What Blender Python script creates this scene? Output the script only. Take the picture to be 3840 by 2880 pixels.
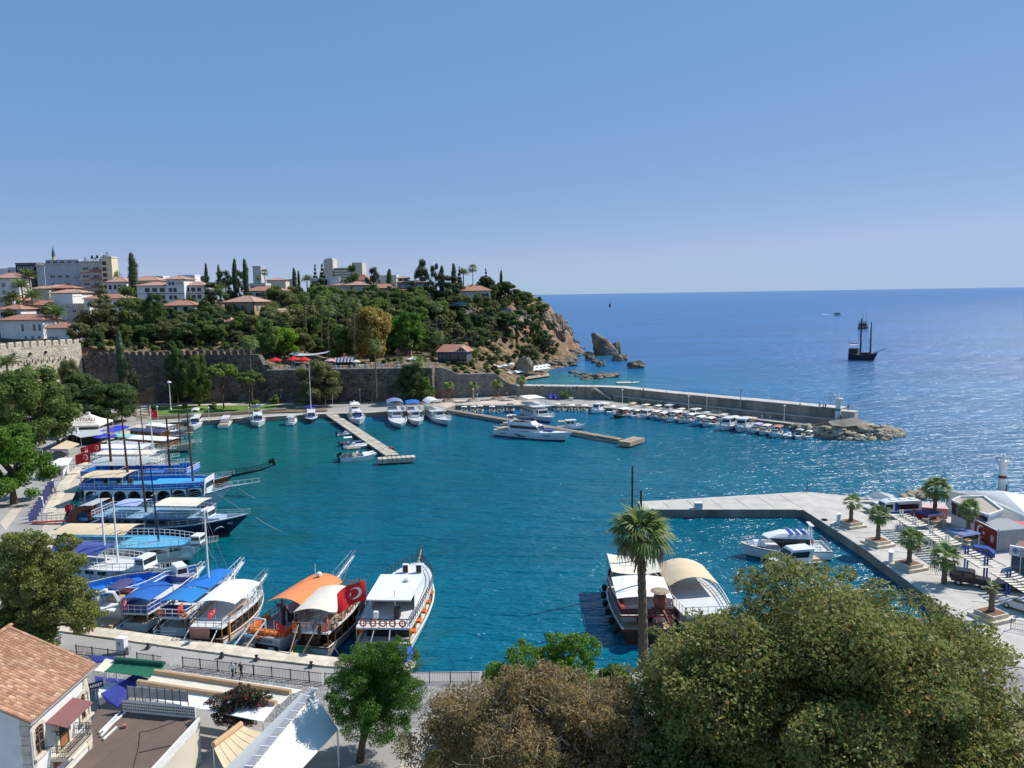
import bpy,math,random
import numpy as np
from mathutils import Vector,Matrix
R = math.radians
random.seed(7); rng = np.random.default_rng(11)
for o in list(bpy.data.objects): bpy.data.objects.remove(o)
scene = bpy.context.scene
COL = scene.collection

# ---------------------------------------------------------------- camera
FPX,CX,CY,EYE = 2850.0,1920.0,1440.0,38.0      # focal length in photo pixels, centre, height above the water
PITCH,ROLL = R(6.70),0.0155
_fw = np.array([0,math.cos(PITCH),-math.sin(PITCH)])
_u0 = np.array([0,math.sin(PITCH),math.cos(PITCH)])
_rt = math.cos(ROLL)*np.array([1.,0,0]) - math.sin(ROLL)*_u0
_up = math.sin(ROLL)*np.array([1.,0,0]) + math.cos(ROLL)*_u0
cam_d = bpy.data.cameras.new('camera'); cam = bpy.data.objects.new('camera',cam_d); COL.objects.link(cam)
cam_d.sensor_width = 36; cam_d.lens = FPX/3840*36; cam_d.clip_start = 0.5; cam_d.clip_end = 120000
cam.matrix_world = Matrix(((_rt[0],_up[0],-_fw[0],0),(_rt[1],_up[1],-_fw[1],0),(_rt[2],_up[2],-_fw[2],EYE),(0,0,0,1)))
scene.camera = cam

# ---------------------------------------------------------------- sky and sun
SUN = Vector((0.88,0.42,1.02)).normalized()         # direction towards the sun
world = bpy.data.worlds.new('World'); scene.world = world; world.use_nodes = True
wn = world.node_tree.nodes; wl = world.node_tree.links
sky = wn.new('ShaderNodeTexSky'); sky.sky_type = 'NISHITA'; sky.sun_disc = False
sky.sun_elevation = math.asin(SUN.z); sky.sun_rotation = math.atan2(SUN.x,SUN.y)
sky.altitude = 3000; sky.air_density = 1.0; sky.dust_density = 0.3; sky.ozone_density = 6.0
wn['Background'].inputs[1].default_value = 0.1
vm = wn.new('ShaderNodeVectorMath'); vm.operation = 'MULTIPLY_ADD'           # summer haze: evens the sky out
vm.inputs[1].default_value = (0.683,0.353,0.252); vm.inputs[2].default_value = (0.664,2.049,4.011)
wl.new(sky.outputs[0],vm.inputs[0]); vc = wn.new('ShaderNodeVectorMath'); vc.operation = 'MINIMUM'; vc.inputs[1].default_value = (3.25,4.35,6.3); wl.new(vm.outputs[0],vc.inputs[0])
wl.new(vc.outputs[0],wn['Background'].inputs[0])
sd = bpy.data.lights.new('sun','SUN'); sd.energy = 4.3; sd.angle = R(0.5); sd.color = (1.0,0.955,0.89)
so = bpy.data.objects.new('sun',sd); COL.objects.link(so); so.location = (0,0,200)
so.rotation_euler = SUN.to_track_quat('Z','Y').to_euler()
scene.view_settings.view_transform = 'Standard'; scene.view_settings.look = 'None'
scene.view_settings.exposure = 0.3; scene.view_settings.gamma = 1.0
scene.view_settings.use_curve_mapping = False
try:
    scene.cycles.max_bounces = 6; scene.cycles.diffuse_bounces = 3; scene.cycles.glossy_bounces = 2
    scene.cycles.transmission_bounces = 2; scene.cycles.transparent_max_bounces = 4; scene.cycles.use_denoising = True
except Exception: pass

# ---------------------------------------------------------------- photo pixel -> world
def _ray(x,y): return _fw + _rt*(x-CX)/FPX + _up*(CY-y)/FPX
def P(x,y,z=0.0):                                   # where the pixel's ray meets the level z
    d = _ray(x,y); t = (z-EYE)/d[2]; return Vector((d[0]*t,d[1]*t,z))
def D(x,y,Y):                                       # where it meets the distance Y
    d = _ray(x,y); t = Y/d[1]; return Vector((d[0]*t,Y,EYE+d[2]*t))
# ---------------------------------------------------------------- materials
MATS = {}
def mat(name,col,rough=0.7,var=0.12,scale=1.5,bump=0.0,bscale=None,metal=0.0,spec=0.4,obvar=0.0,col2=None,trans=0.0,stretch=None):
    if name in MATS: return MATS[name]
    m = bpy.data.materials.new(name); m.use_nodes = True; MATS[name] = m
    n = m.node_tree.nodes; l = m.node_tree.links; b = n['Principled BSDF']
    b.inputs['Roughness'].default_value = rough; b.inputs['Metallic'].default_value = metal
    b.inputs['Specular IOR Level'].default_value = spec
    tc = n.new('ShaderNodeTexCoord'); src = tc.outputs['Object']
    if stretch:
        mp = n.new('ShaderNodeMapping'); mp.inputs['Scale'].default_value = stretch; l.new(src,mp.inputs[0]); src = mp.outputs[0]
    nz = n.new('ShaderNodeTexNoise'); nz.inputs['Scale'].default_value = scale; nz.inputs['Detail'].default_value = 5
    l.new(src,nz.inputs['Vector'])
    rp = n.new('ShaderNodeValToRGB'); rp.color_ramp.elements[0].position = 0.3; rp.color_ramp.elements[1].position = 0.7
    a = [max(0,c*(1-var)) for c in col]; c2 = col2 if col2 else [min(1,c*(1+var)) for c in col]
    rp.color_ramp.elements[0].color = (*a,1); rp.color_ramp.elements[1].color = (*c2,1)
    l.new(nz.outputs['Fac'],rp.inputs[0]); out = rp.outputs[0]
    if obvar:
        oi = n.new('ShaderNodeObjectInfo'); hs = n.new('ShaderNodeHueSaturation'); mr = n.new('ShaderNodeMapRange')
        mr.inputs[3].default_value = 1-obvar; mr.inputs[4].default_value = 1+obvar
        l.new(oi.outputs['Random'],mr.inputs[0]); l.new(mr.outputs[0],hs.inputs['Value']); l.new(out,hs.inputs['Color']); out = hs.outputs[0]
    l.new(out,b.inputs['Base Color'])
    if bump:
        bp = n.new('ShaderNodeBump'); bp.inputs['Strength'].default_value = bump; bp.inputs['Distance'].default_value = 0.1
        n2 = n.new('ShaderNodeTexNoise'); n2.inputs['Scale'].default_value = bscale or scale*3; n2.inputs['Detail'].default_value = 6
        l.new(src,n2.inputs['Vector']); l.new(n2.outputs['Fac'],bp.inputs['Height']); l.new(bp.outputs[0],b.inputs['Normal'])
    return m

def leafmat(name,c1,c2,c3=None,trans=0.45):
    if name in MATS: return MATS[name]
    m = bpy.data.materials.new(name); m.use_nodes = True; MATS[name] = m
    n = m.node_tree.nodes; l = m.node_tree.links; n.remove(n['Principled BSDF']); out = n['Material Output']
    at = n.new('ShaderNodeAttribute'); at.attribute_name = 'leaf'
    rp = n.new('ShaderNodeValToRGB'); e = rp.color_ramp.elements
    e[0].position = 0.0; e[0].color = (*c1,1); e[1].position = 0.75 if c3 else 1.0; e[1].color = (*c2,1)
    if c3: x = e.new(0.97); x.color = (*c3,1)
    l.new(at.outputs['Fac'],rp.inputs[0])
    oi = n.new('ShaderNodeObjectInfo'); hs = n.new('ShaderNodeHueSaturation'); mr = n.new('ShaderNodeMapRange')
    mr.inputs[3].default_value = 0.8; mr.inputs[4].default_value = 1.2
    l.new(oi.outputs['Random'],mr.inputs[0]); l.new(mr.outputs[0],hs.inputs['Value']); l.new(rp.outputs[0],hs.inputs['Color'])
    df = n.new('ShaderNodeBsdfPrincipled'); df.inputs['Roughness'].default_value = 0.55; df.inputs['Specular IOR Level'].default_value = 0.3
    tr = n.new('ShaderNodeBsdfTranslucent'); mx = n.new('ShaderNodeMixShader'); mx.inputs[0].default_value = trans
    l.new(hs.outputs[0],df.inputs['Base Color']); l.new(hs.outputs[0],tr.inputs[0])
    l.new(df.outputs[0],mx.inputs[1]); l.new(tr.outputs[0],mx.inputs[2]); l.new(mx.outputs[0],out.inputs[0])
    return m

def stonemat(name,c1,c2,mortar,scale=1.0,bump=0.5,squash=1.8,stain=None):
    if name in MATS: return MATS[name]
    m = bpy.data.materials.new(name); m.use_nodes = True; MATS[name] = m
    n = m.node_tree.nodes; l = m.node_tree.links; b = n['Principled BSDF']; b.inputs['Roughness'].default_value = 0.9
    tc = n.new('ShaderNodeTexCoord'); mp = n.new('ShaderNodeMapping'); mp.inputs['Scale'].default_value = (1,1,squash)
    l.new(tc.outputs['Object'],mp.inputs[0])
    v = n.new('ShaderNodeTexVoronoi'); v.inputs['Scale'].default_value = scale; l.new(mp.outputs[0],v.inputs['Vector'])
    ve = n.new('ShaderNodeTexVoronoi'); ve.feature = 'DISTANCE_TO_EDGE'; ve.inputs['Scale'].default_value = scale; l.new(mp.outputs[0],ve.inputs['Vector'])
    mx = n.new('ShaderNodeMix'); mx.data_type = 'RGBA'; mx.inputs[6].default_value = (*c1,1); mx.inputs[7].default_value = (*c2,1)
    sx = n.new('ShaderNodeSeparateColor'); l.new(v.outputs['Color'],sx.inputs[0]); l.new(sx.outputs[0],mx.inputs[0])
    er = n.new('ShaderNodeMapRange'); er.inputs[2].default_value = 0.12; l.new(ve.outputs['Distance'],er.inputs[0])
    m2 = n.new('ShaderNodeMix'); m2.data_type = 'RGBA'; m2.inputs[6].default_value = (*mortar,1)
    l.new(er.outputs[0],m2.inputs[0]); l.new(mx.outputs[2],m2.inputs[7])
    nz = n.new('ShaderNodeTexNoise'); nz.inputs['Scale'].default_value = 0.22; nz.inputs['Detail'].default_value = 7; nz.inputs['Roughness'].default_value = 0.65
    l.new(tc.outputs['Object'],nz.inputs['Vector'])
    m3 = n.new('ShaderNodeMix'); m3.data_type = 'RGBA'; m3.blend_type = 'MULTIPLY'; m3.inputs[0].default_value = 1.0
    rp = n.new('ShaderNodeValToRGB'); rp.color_ramp.elements[0].position = 0.35; rp.color_ramp.elements[0].color = (*(stain or (0.55,0.52,0.5)),1)
    rp.color_ramp.elements[1].position = 0.62; rp.color_ramp.elements[1].color = (1.1,1.08,1.05,1)
    l.new(nz.outputs['Fac'],rp.inputs[0]); l.new(m2.outputs[2],m3.inputs[6]); l.new(rp.outputs[0],m3.inputs[7])
    l.new(m3.outputs[2],b.inputs['Base Color'])
    bp = n.new('ShaderNodeBump'); bp.inputs['Strength'].default_value = bump; bp.inputs['Distance'].default_value = 0.15
    l.new(er.outputs[0],bp.inputs['Height']); l.new(bp.outputs[0],b.inputs['Normal'])
    return m

def wavemat(name,c1,c2,scale,axis='X',rough=0.8,bump=0.4,var=(0.75,1.15)):   # ribbed: roof tiles, planks, corrugated sheet
    if name in MATS: return MATS[name]
    m = bpy.data.materials.new(name); m.use_nodes = True; MATS[name] = m
    n = m.node_tree.nodes; l = m.node_tree.links; b = n['Principled BSDF']; b.inputs['Roughness'].default_value = rough
    tc = n.new('ShaderNodeTexCoord')
    w = n.new('ShaderNodeTexWave'); w.bands_direction = axis; w.inputs['Scale'].default_value = scale; w.inputs['Distortion'].default_value = 0.4
    l.new(tc.outputs['UV'],w.inputs['Vector'])
    nz = n.new('ShaderNodeTexNoise'); nz.inputs['Scale'].default_value = 1.1; nz.inputs['Detail'].default_value = 8; l.new(tc.outputs['UV'],nz.inputs['Vector'])
    mx = n.new('ShaderNodeMix'); mx.data_type = 'RGBA'; mx.inputs[6].default_value = (*c1,1); mx.inputs[7].default_value = (*c2,1); l.new(nz.outputs['Fac'],mx.inputs[0])
    mr = n.new('ShaderNodeMapRange'); mr.inputs[3].default_value = var[0]; mr.inputs[4].default_value = var[1]; l.new(w.outputs['Fac'],mr.inputs[0])
    hs = n.new('ShaderNodeHueSaturation'); l.new(mx.outputs[2],hs.inputs['Color']); l.new(mr.outputs[0],hs.inputs['Value']); l.new(hs.outputs[0],b.inputs['Base Color'])
    bp = n.new('ShaderNodeBump'); bp.inputs['Strength'].default_value = bump; bp.inputs['Distance'].default_value = 0.06
    l.new(w.outputs['Fac'],bp.inputs['Height']); l.new(bp.outputs[0],b.inputs['Normal'])
    return m

WHITE = mat('white_paint',(0.78,0.78,0.76),0.35,0.06,0.8,spec=0.5)
HULLW = mat('white_gelcoat',(0.8,0.8,0.79),0.25,0.05,0.5,spec=0.5)
CREAM = mat('cream_canvas',(0.72,0.66,0.54),0.9,0.08,0.7)
CANVW = mat('white_canvas',(0.8,0.79,0.75),0.9,0.05,0.6)
BEIGE = mat('beige_canvas',(0.66,0.52,0.34),0.9,0.07,0.7)
ORANGE = mat('orange_canvas',(0.8,0.25,0.09),0.85,0.08,0.6)
BLUEC = mat('blue_canvas',(0.02,0.12,0.42),0.85,0.1,0.6)
TEALC = mat('bright_blue_canvas',(0.02,0.2,0.5),0.85,0.1,0.6)
NAVYC = mat('navy_canvas',(0.05,0.06,0.16),0.85,0.1,0.6)
GREYC = mat('grey_canvas',(0.45,0.46,0.48),0.9,0.08,0.6)
SLATEC = mat('slate_canvas',(0.14,0.18,0.35),0.85,0.1,0.6)
WOOD = mat('varnished_wood',(0.28,0.11,0.045),0.45,0.3,2.0)
DWOOD = mat('dark_wood',(0.07,0.035,0.022),0.5,0.3,2.0)
LWOOD = mat('weathered_wood',(0.33,0.25,0.17),0.8,0.25,2.5)
PALEW = mat('pale_teak',(0.5,0.38,0.25),0.7,0.15,2.0)
ORWOOD = mat('orange_varnish',(0.6,0.24,0.05),0.45,0.15,2.0)
DARK = mat('dark_shade',(0.025,0.025,0.028),0.6,0.2,1.0)
GLASS = mat('tinted_glass',(0.02,0.026,0.032),0.08,0.2,0.6,spec=0.6)
LGLASS = mat('window_glass',(0.10,0.12,0.14),0.1,0.3,0.6,spec=0.6)
STEEL = mat('steel',(0.6,0.61,0.62),0.3,0.08,2.0,metal=0.7)
GREYM = mat('painted_grey_metal',(0.3,0.31,0.33),0.5,0.12,2.0)
IRON = mat('black_iron',(0.03,0.03,0.035),0.5,0.2,3.0)
NAVY = mat('navy_paint',(0.015,0.02,0.06),0.3,0.15,0.5,spec=0.5)
BLUEP = mat('blue_paint',(0.02,0.17,0.6),0.4,0.12,0.8)
SKYP = mat('sky_blue_paint',(0.11,0.42,0.66),0.45,0.12,0.8)
DBLUE = mat('royal_blue_paint',(0.015,0.06,0.3),0.4,0.12,0.8)
REDP = mat('red_paint',(0.45,0.03,0.025),0.45,0.12,1.0)
MAROON = mat('maroon_paint',(0.14,0.025,0.02),0.45,0.15,1.0)
YELLOW = mat('yellow_paint',(0.75,0.5,0.04),0.4,0.1,1.0)
GREEN = mat('green_paint',(0.02,0.2,0.1),0.5,0.1,1.0)
ORANGEP = mat('orange_plastic',(0.8,0.16,0.03),0.5,0.08,1.0)
RUBBER = mat('black_rubber',(0.02,0.02,0.02),0.85,0.2,3.0)
FLAGR = mat('flag_red',(0.6,0.015,0.02),0.8,0.08,1.0)
ROPE = mat('pale_rope',(0.5,0.47,0.4),0.9,0.1,4.0)
ANTIF = mat('dull_red_antifouling',(0.16,0.03,0.03),0.7,0.2,1.0)
DECKG = mat('pale_deck',(0.62,0.62,0.62),0.7,0.08,0.8)
DECKB = mat('blue_deck',(0.06,0.34,0.6),0.6,0.12,0.8)
PLASTIC = mat('white_plastic',(0.75,0.75,0.75),0.5,0.06,2.0)
CONC = mat('concrete',(0.42,0.39,0.34),0.92,0.2,0.35,bump=0.25,bscale=3.0)
CONCP = mat('pale_concrete',(0.5,0.47,0.42),0.92,0.15,0.4,bump=0.2,bscale=4.0)
CONCD = mat('stained_concrete',(0.24,0.215,0.18),0.95,0.4,0.3,bump=0.4,bscale=2.0,stretch=(1,1,0.25))
LIME = mat('pale_limestone',(0.62,0.54,0.42),0.9,0.2,0.9,bump=0.25,bscale=5.0,obvar=0.12)
BARK = mat('bark',(0.13,0.095,0.065),0.95,0.35,3.0,bump=0.6,bscale=8)
PBARK = mat('palm_bark',(0.17,0.125,0.085),0.95,0.4,5.0,bump=0.7,bscale=9)

# ---------------------------------------------------------------- mesh building
class MB:
    def __init__(s): s.v = []; s.f = []; s.m = []; s.uv = None
    def add(s,vs,fs,m=0):
        b = len(s.v); s.v.extend([tuple(v) for v in vs]); s.f.extend([tuple(b+i for i in f) for f in fs]); s.m.extend([m]*len(fs)); return s
    def box(s,c,d,rz=0.0,m=0,top=(1,1)):
        x,y,z = d[0]/2,d[1]/2,d[2]/2; ca,sa = math.cos(rz),math.sin(rz); vs = []
        for k,(i,j) in ((-1,(1,1)),(1,top)):
            for a,b in ((-1,-1),(1,-1),(1,1),(-1,1)):
                px,py = a*x*i,b*y*j; vs.append((c[0]+px*ca-py*sa,c[1]+px*sa+py*ca,c[2]+k*z))
        return s.add(vs,[(3,2,1,0),(4,5,6,7),(0,1,5,4),(1,2,6,5),(2,3,7,6),(3,0,4,7)],m)
    def cyl(s,p0,p1,r0,r1=None,n=6,m=0,cap=True):
        r1 = r0 if r1 is None else r1; p0 = Vector(p0); p1 = Vector(p1); d = (p1-p0)
        if d.length < 1e-6: return s
        d.normalize(); a = d.orthogonal().normalized(); b = d.cross(a); vs = []
        for p,r in ((p0,r0),(p1,r1)):
            for k in range(n):
                t = 2*math.pi*k/n; vs.append(p+a*(r*math.cos(t))+b*(r*math.sin(t)))
        fs = [(k,(k+1) % n,n+(k+1) % n,n+k) for k in range(n)]
        if cap: fs += [tuple(range(n-1,-1,-1)),tuple(range(n,2*n))]
        return s.add(vs,fs,m)
    def tube(s,pts,r,n=5,m=0,closed=False):
        pts = [Vector(p) for p in pts]; k = len(pts); rs = r if isinstance(r,(list,tuple)) else [r]*k; vs = []
        for i,p in enumerate(pts):
            a = pts[(i-1) % k] if (closed or i) else p; b = pts[(i+1) % k] if (closed or i < k-1) else p
            d = (b-a).normalized(); u = d.cross(Vector((0,0,1)))
            if u.length < 0.05: u = d.cross(Vector((0,1,0)))
            u.normalize(); w = u.cross(d)
            for j in range(n):
                t = 2*math.pi*j/n; vs.append(p+u*(rs[i]*math.cos(t))+w*(rs[i]*math.sin(t)))
        fs = []
        for i in range(k if closed else k-1):
            for j in range(n):
                a,b = i*n,((i+1) % k)*n; fs.append((a+j,a+(j+1) % n,b+(j+1) % n,b+j))
        if not closed: fs += [tuple(range(n-1,-1,-1)),tuple(range((k-1)*n,k*n))]
        return s.add(vs,fs,m)
    def lathe(s,prof,c=(0,0,0),n=12,m=0):
        vs = []; 
        for r,z in prof:
            for j in range(n):
                t = 2*math.pi*j/n; vs.append((c[0]+r*math.cos(t),c[1]+r*math.sin(t),c[2]+z))
        fs = []
        for i in range(len(prof)-1):
            for j in range(n): fs.append((i*n+j,i*n+(j+1) % n,(i+1)*n+(j+1) % n,(i+1)*n+j))
        fs += [tuple(range(n-1,-1,-1)),tuple(range((len(prof)-1)*n,len(prof)*n))]
        return s.add(vs,fs,m)
    def prism(s,poly,z0,z1,m=0,mt=None):
        n = len(poly); a = sum(poly[i][0]*poly[(i+1) % n][1]-poly[(i+1) % n][0]*poly[i][1] for i in range(n))
        if a < 0: poly = poly[::-1]
        vs = [(p[0],p[1],z0) for p in poly]+[(p[0],p[1],z1) for p in poly]
        s.add(vs,[(i,(i+1) % n,n+(i+1) % n,n+i) for i in range(n)]+[tuple(range(n-1,-1,-1))],m)
        return s.add([(p[0],p[1],z1) for p in poly],[tuple(range(n))],m if mt is None else mt)
    def quad(s,a,b,c,d,th=0.0,m=0):
        if not th: return s.add([a,b,c,d],[(0,1,2,3)],m)
        a,b,c,d = map(Vector,(a,b,c,d)); nn = (b-a).cross(d-a).normalized()*th
        return s.add([a,b,c,d,a-nn,b-nn,c-nn,d-nn],[(0,1,2,3),(7,6,5,4),(1,0,4,5),(2,1,5,6),(3,2,6,7),(0,3,7,4)],m)
    def grid(s,fn,nu,nv,th=0.0,m=0):                       # fn(u, v) -> point; a sheet, thickened downwards when th
        vs = [Vector(fn(i/nu,j/nv)) for j in range(nv+1) for i in range(nu+1)]; w = nu+1
        fs = [(j*w+i,j*w+i+1,(j+1)*w+i+1,(j+1)*w+i) for j in range(nv) for i in range(nu)]
        s.add(vs,fs,m)
        if th:
            s.add([v-Vector((0,0,th)) for v in vs],[f[::-1] for f in fs],m)
            rim = [i for i in range(w)]+[j*w+nu for j in range(1,nv+1)]+[nv*w+i for i in range(nu-1,-1,-1)]+[j*w for j in range(nv-1,0,-1)]
            pts = [vs[i] for i in rim]; k = len(pts)
            s.add(pts+[p-Vector((0,0,th)) for p in pts],[((i+1) % k,i,k+i,k+(i+1) % k) for i in range(k)],m)
        return s
    def torus(s,c,R0,r,ax='x',n=14,k=6,m=0):
        pts = []
        for i in range(n):
            t = 2*math.pi*i/n; a,b = R0*math.cos(t),R0*math.sin(t)
            pts.append(Vector(c)+Vector({'x': (0,a,b),'y': (a,0,b),'z': (a,b,0)}[ax]))
        vs = []; cc = Vector(c); az = Vector({'x': (1,0,0),'y': (0,1,0),'z': (0,0,1)}[ax])
        for p in pts:
            u = (p-cc).normalized()
            for j in range(k):
                t = 2*math.pi*j/k; vs.append(p+u*(r*math.cos(t))+az*(r*math.sin(t)))
        return s.add(vs,[(i*k+j,i*k+(j+1) % k,((i+1) % n)*k+(j+1) % k,((i+1) % n)*k+j) for i in range(n) for j in range(k)],m)
    def mesh(s,name,mats,smooth=False):
        me = bpy.data.meshes.new(name); me.from_pydata(s.v,[],s.f)
        for x in (mats if isinstance(mats,(list,tuple)) else [mats]): me.materials.append(x)
        if any(s.m): me.polygons.foreach_set('material_index',s.m)
        if smooth: me.polygons.foreach_set('use_smooth',[True]*len(me.polygons))
        if s.uv is not None:
            ul = me.uv_layers.new(name='UVMap'); k = [c for f in s.uv for p in f for c in p]
            ul.data.foreach_set('uv',k)
        me.update(); return me
    def build(s,name,mats,parent=None,smooth=False,loc=None,rz=None):
        return link(name,s.mesh(name,mats,smooth),parent,loc,rz)

def link(name,me,parent=None,loc=None,rz=None):
    o = bpy.data.objects.new(name,me); COL.objects.link(o)
    if parent is not None: o.parent = parent
    if loc is not None: o.location = loc
    if rz is not None: o.rotation_euler = (0,0,rz)
    return o
def tag(o,label,cat,group=None):
    o['label'] = label; o['category'] = cat
    if group: o['group'] = group
    return o
def thing(name,label,cat,loc=(0,0,0),rz=0.0,group=None,scale=None):
    o = bpy.data.objects.new(name,None); COL.objects.link(o); o.location = loc; o.rotation_euler = (0,0,rz); o.empty_display_size = 0.3
    if scale is not None: o.scale = scale if isinstance(scale,(tuple,list)) else (scale,)*3
    return tag(o,label,cat,group)
def struct(o,kind='structure'): o['kind'] = kind; return o
def kids(o): return [c for c in o.children]
def copy_tree(o,parent=None,remap=None):
    c = o.copy(); COL.objects.link(c); c.parent = parent
    if remap and o.type == 'MESH':
        for i,sl in enumerate(c.material_slots):
            if sl.material and sl.material.name in remap:
                nm = remap[sl.material.name]; sl.link = 'OBJECT'; sl.material = nm
    for ch in kids(o): copy_tree(ch,c,remap)
    return c
def place(o,loc,rz=0.0,label=None,group=None,scale=None):
    o.location = loc; o.rotation_euler = (0,0,rz)
    if label: o['label'] = label
    if group: o['group'] = group
    if scale is not None: o.scale = scale if isinstance(scale,(tuple,list)) else (scale,)*3
    return o
class Proto:                                            # first use moves the original itself, later uses copy it
    def __init__(s,root): s.root = root; s.used = False
    def put(s,loc,rz=0.0,label=None,group=None,scale=None,remap=None):
        if not s.used and not remap: s.used = True; return place(s.root,loc,rz,label,group,scale)
        return place(copy_tree(s.root,None,remap),loc,rz,label,group,scale)
    def done(s):
        if not s.used:
            for c in kids(s.root):
                for g in kids(c): bpy.data.objects.remove(g)
                bpy.data.objects.remove(c)
            bpy.data.objects.remove(s.root)

def fast_mesh(name,verts,k,mats,leaf=None,smooth=False):  # verts (n*k,3) -> n polygons of k corners
    me = bpy.data.meshes.new(name); n = len(verts)//k
    me.vertices.add(n*k); me.vertices.foreach_set('co',np.asarray(verts,dtype=np.float32).ravel())
    me.loops.add(n*k); me.loops.foreach_set('vertex_index',np.arange(n*k,dtype=np.int32))
    me.polygons.add(n); me.polygons.foreach_set('loop_start',np.arange(0,n*k,k,dtype=np.int32)); me.polygons.foreach_set('loop_total',np.full(n,k,dtype=np.int32))
    for x in (mats if isinstance(mats,(list,tuple)) else [mats]): me.materials.append(x)
    if leaf is not None:
        a = me.attributes.new('leaf','FLOAT','POINT'); a.data.foreach_set('value',np.repeat(leaf,k).astype(np.float32))
    me.update(calc_edges=True); return me

def hnoise(x,y,seed=0):                               # cheap smooth value noise
    xi,yi = np.floor(x).astype(int),np.floor(y).astype(int); xf,yf = x-xi,y-yi
    def h(a,b):
        n = (a*374761393+b*668265263+seed*1442695041) & 0x7fffffff; n = ((n ^ (n >> 13))*1274126177) & 0x7fffffff
        return ((n ^ (n >> 16)) & 0xffff)/65535.0
    u,v = xf*xf*(3-2*xf),yf*yf*(3-2*yf)
    return (h(xi,yi)*(1-u)+h(xi+1,yi)*u)*(1-v)+(h(xi,yi+1)*(1-u)+h(xi+1,yi+1)*u)*v
def fbm(x,y,o=4,seed=0):
    s = 0; a = 0.5; f = 1.0
    for k in range(o): s = s+a*(hnoise(x*f,y*f,seed+k)-0.5); a *= 0.5; f *= 2.03
    return s

def text_mesh(txt,size,m,depth=0.02,align='CENTER'):
    cu = bpy.data.curves.new('lettering','FONT'); cu.body = txt; cu.size = size; cu.extrude = depth; cu.align_x = align; cu.align_y = 'CENTER'
    o = bpy.data.objects.new('lettering',cu); COL.objects.link(o)
    me = bpy.data.meshes.new_from_object(o.evaluated_get(bpy.context.evaluated_depsgraph_get()))
    bpy.data.objects.remove(o); bpy.data.curves.remove(cu); me.materials.clear(); me.materials.append(m); return me
# ---------------------------------------------------------------- sea
def sea_material():
    m = bpy.data.materials.new('sea_water'); m.use_nodes = True; n = m.node_tree.nodes; l = m.node_tree.links; b = n['Principled BSDF']
    b.inputs['Roughness'].default_value = 0.2; b.inputs['IOR'].default_value = 1.33
    g = n.new('ShaderNodeNewGeometry')
    def noise(sc,stretch,det=3,rough=0.55,rot=0.0):
        mp = n.new('ShaderNodeMapping'); mp.inputs['Scale'].default_value = stretch; mp.inputs['Rotation'].default_value = (0,0,rot)
        l.new(g.outputs['Position'],mp.inputs[0]); t = n.new('ShaderNodeTexNoise'); t.inputs['Scale'].default_value = sc; t.inputs['Detail'].default_value = det
        t.inputs['Roughness'].default_value = rough; l.new(mp.outputs[0],t.inputs['Vector']); return t.outputs['Fac']
    def math_(op,a,b_=None):
        q = n.new('ShaderNodeMath'); q.operation = op
        for i,x in enumerate((a,b_)):
            if x is None: continue
            if isinstance(x,(int,float)): q.inputs[i].default_value = x
            else: l.new(x,q.inputs[i])
        return q.outputs[0]
    def near(c,r0,r1):                                # 1 inside r0 of c, 0 beyond r1
        d = n.new('ShaderNodeVectorMath'); d.operation = 'DISTANCE'; d.inputs[1].default_value = (*c,0); l.new(g.outputs['Position'],d.inputs[0])
        w = math_('ADD',d.outputs['Value'],math_('MULTIPLY',math_('SUBTRACT',noise(0.035,(1,1,1),4),0.5),60))
        r = n.new('ShaderNodeMapRange'); r.interpolation_type = 'SMOOTHSTEP'; r.inputs[1].default_value = r0; r.inputs[2].default_value = r1
        r.inputs[3].default_value = 1; r.inputs[4].default_value = 0; l.new(w,r.inputs[0]); return r.outputs[0]
    def mix(f,a,c):
        q = n.new('ShaderNodeMix'); q.data_type = 'RGBA'; l.new(f,q.inputs[0]); l.new(a,q.inputs[6]); q.inputs[7].default_value = (*c,1); return q.outputs[2]
    base = n.new('ShaderNodeRGB'); base.outputs[0].default_value = (0.014,0.118,0.32,1); c = base.outputs[0]     # open sea
    c = mix(near((60,250),90,230),c,(0.004,0.13,0.29))
    c = mix(near((-20,130),75,165),c,(0.0,0.118,0.185))           # harbour
    c = mix(near((-95,185),30,85),c,(0.001,0.115,0.11))            # shallow green along the left quay
    c = mix(near((-60,110),8,30),c,(0.001,0.10,0.09))
    c = mix(near((18,325),15,65),c,(0.02,0.17,0.2))                 # shallow bay by the bathing deck
    c = mix(near((54,466),3,20),c,(0.015,0.15,0.16))
    pt = noise(0.012,(0.5,1.6,1),4)                                    # wind streaks
    hs = n.new('ShaderNodeHueSaturation'); r = n.new('ShaderNodeMapRange'); r.inputs[1].default_value = 0.3; r.inputs[2].default_value = 0.7
    r.inputs[3].default_value = 0.8; r.inputs[4].default_value = 1.2; l.new(pt,r.inputs[0]); l.new(r.outputs[0],hs.inputs['Value']); l.new(c,hs.inputs['Color'])
    l.new(hs.outputs[0],b.inputs['Base Color'])
    h = math_('ADD',math_('MULTIPLY',noise(0.3,(0.4,1.5,1),3,0.6,0.12),1.5),math_('MULTIPLY',noise(1.3,(0.7,1.2,1),3,0.6,-0.3),0.28))
    h = math_('ADD',h,math_('MULTIPLY',noise(0.07,(0.5,1.5,1),3,0.5,0.1),1.6))
    bp = n.new('ShaderNodeBump'); bp.inputs['Strength'].default_value = 0.85; bp.inputs['Distance'].default_value = 1.5
    l.new(h,bp.inputs['Height']); l.new(bp.outputs[0],b.inputs['Normal']); return m
SEA = MB().add([(-60000,-2000,0),(60000,-2000,0),(60000,70000,0),(-60000,70000,0)],[(0,1,2,3)]).build('sea',sea_material()); struct(SEA)
SEABED = None

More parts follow.
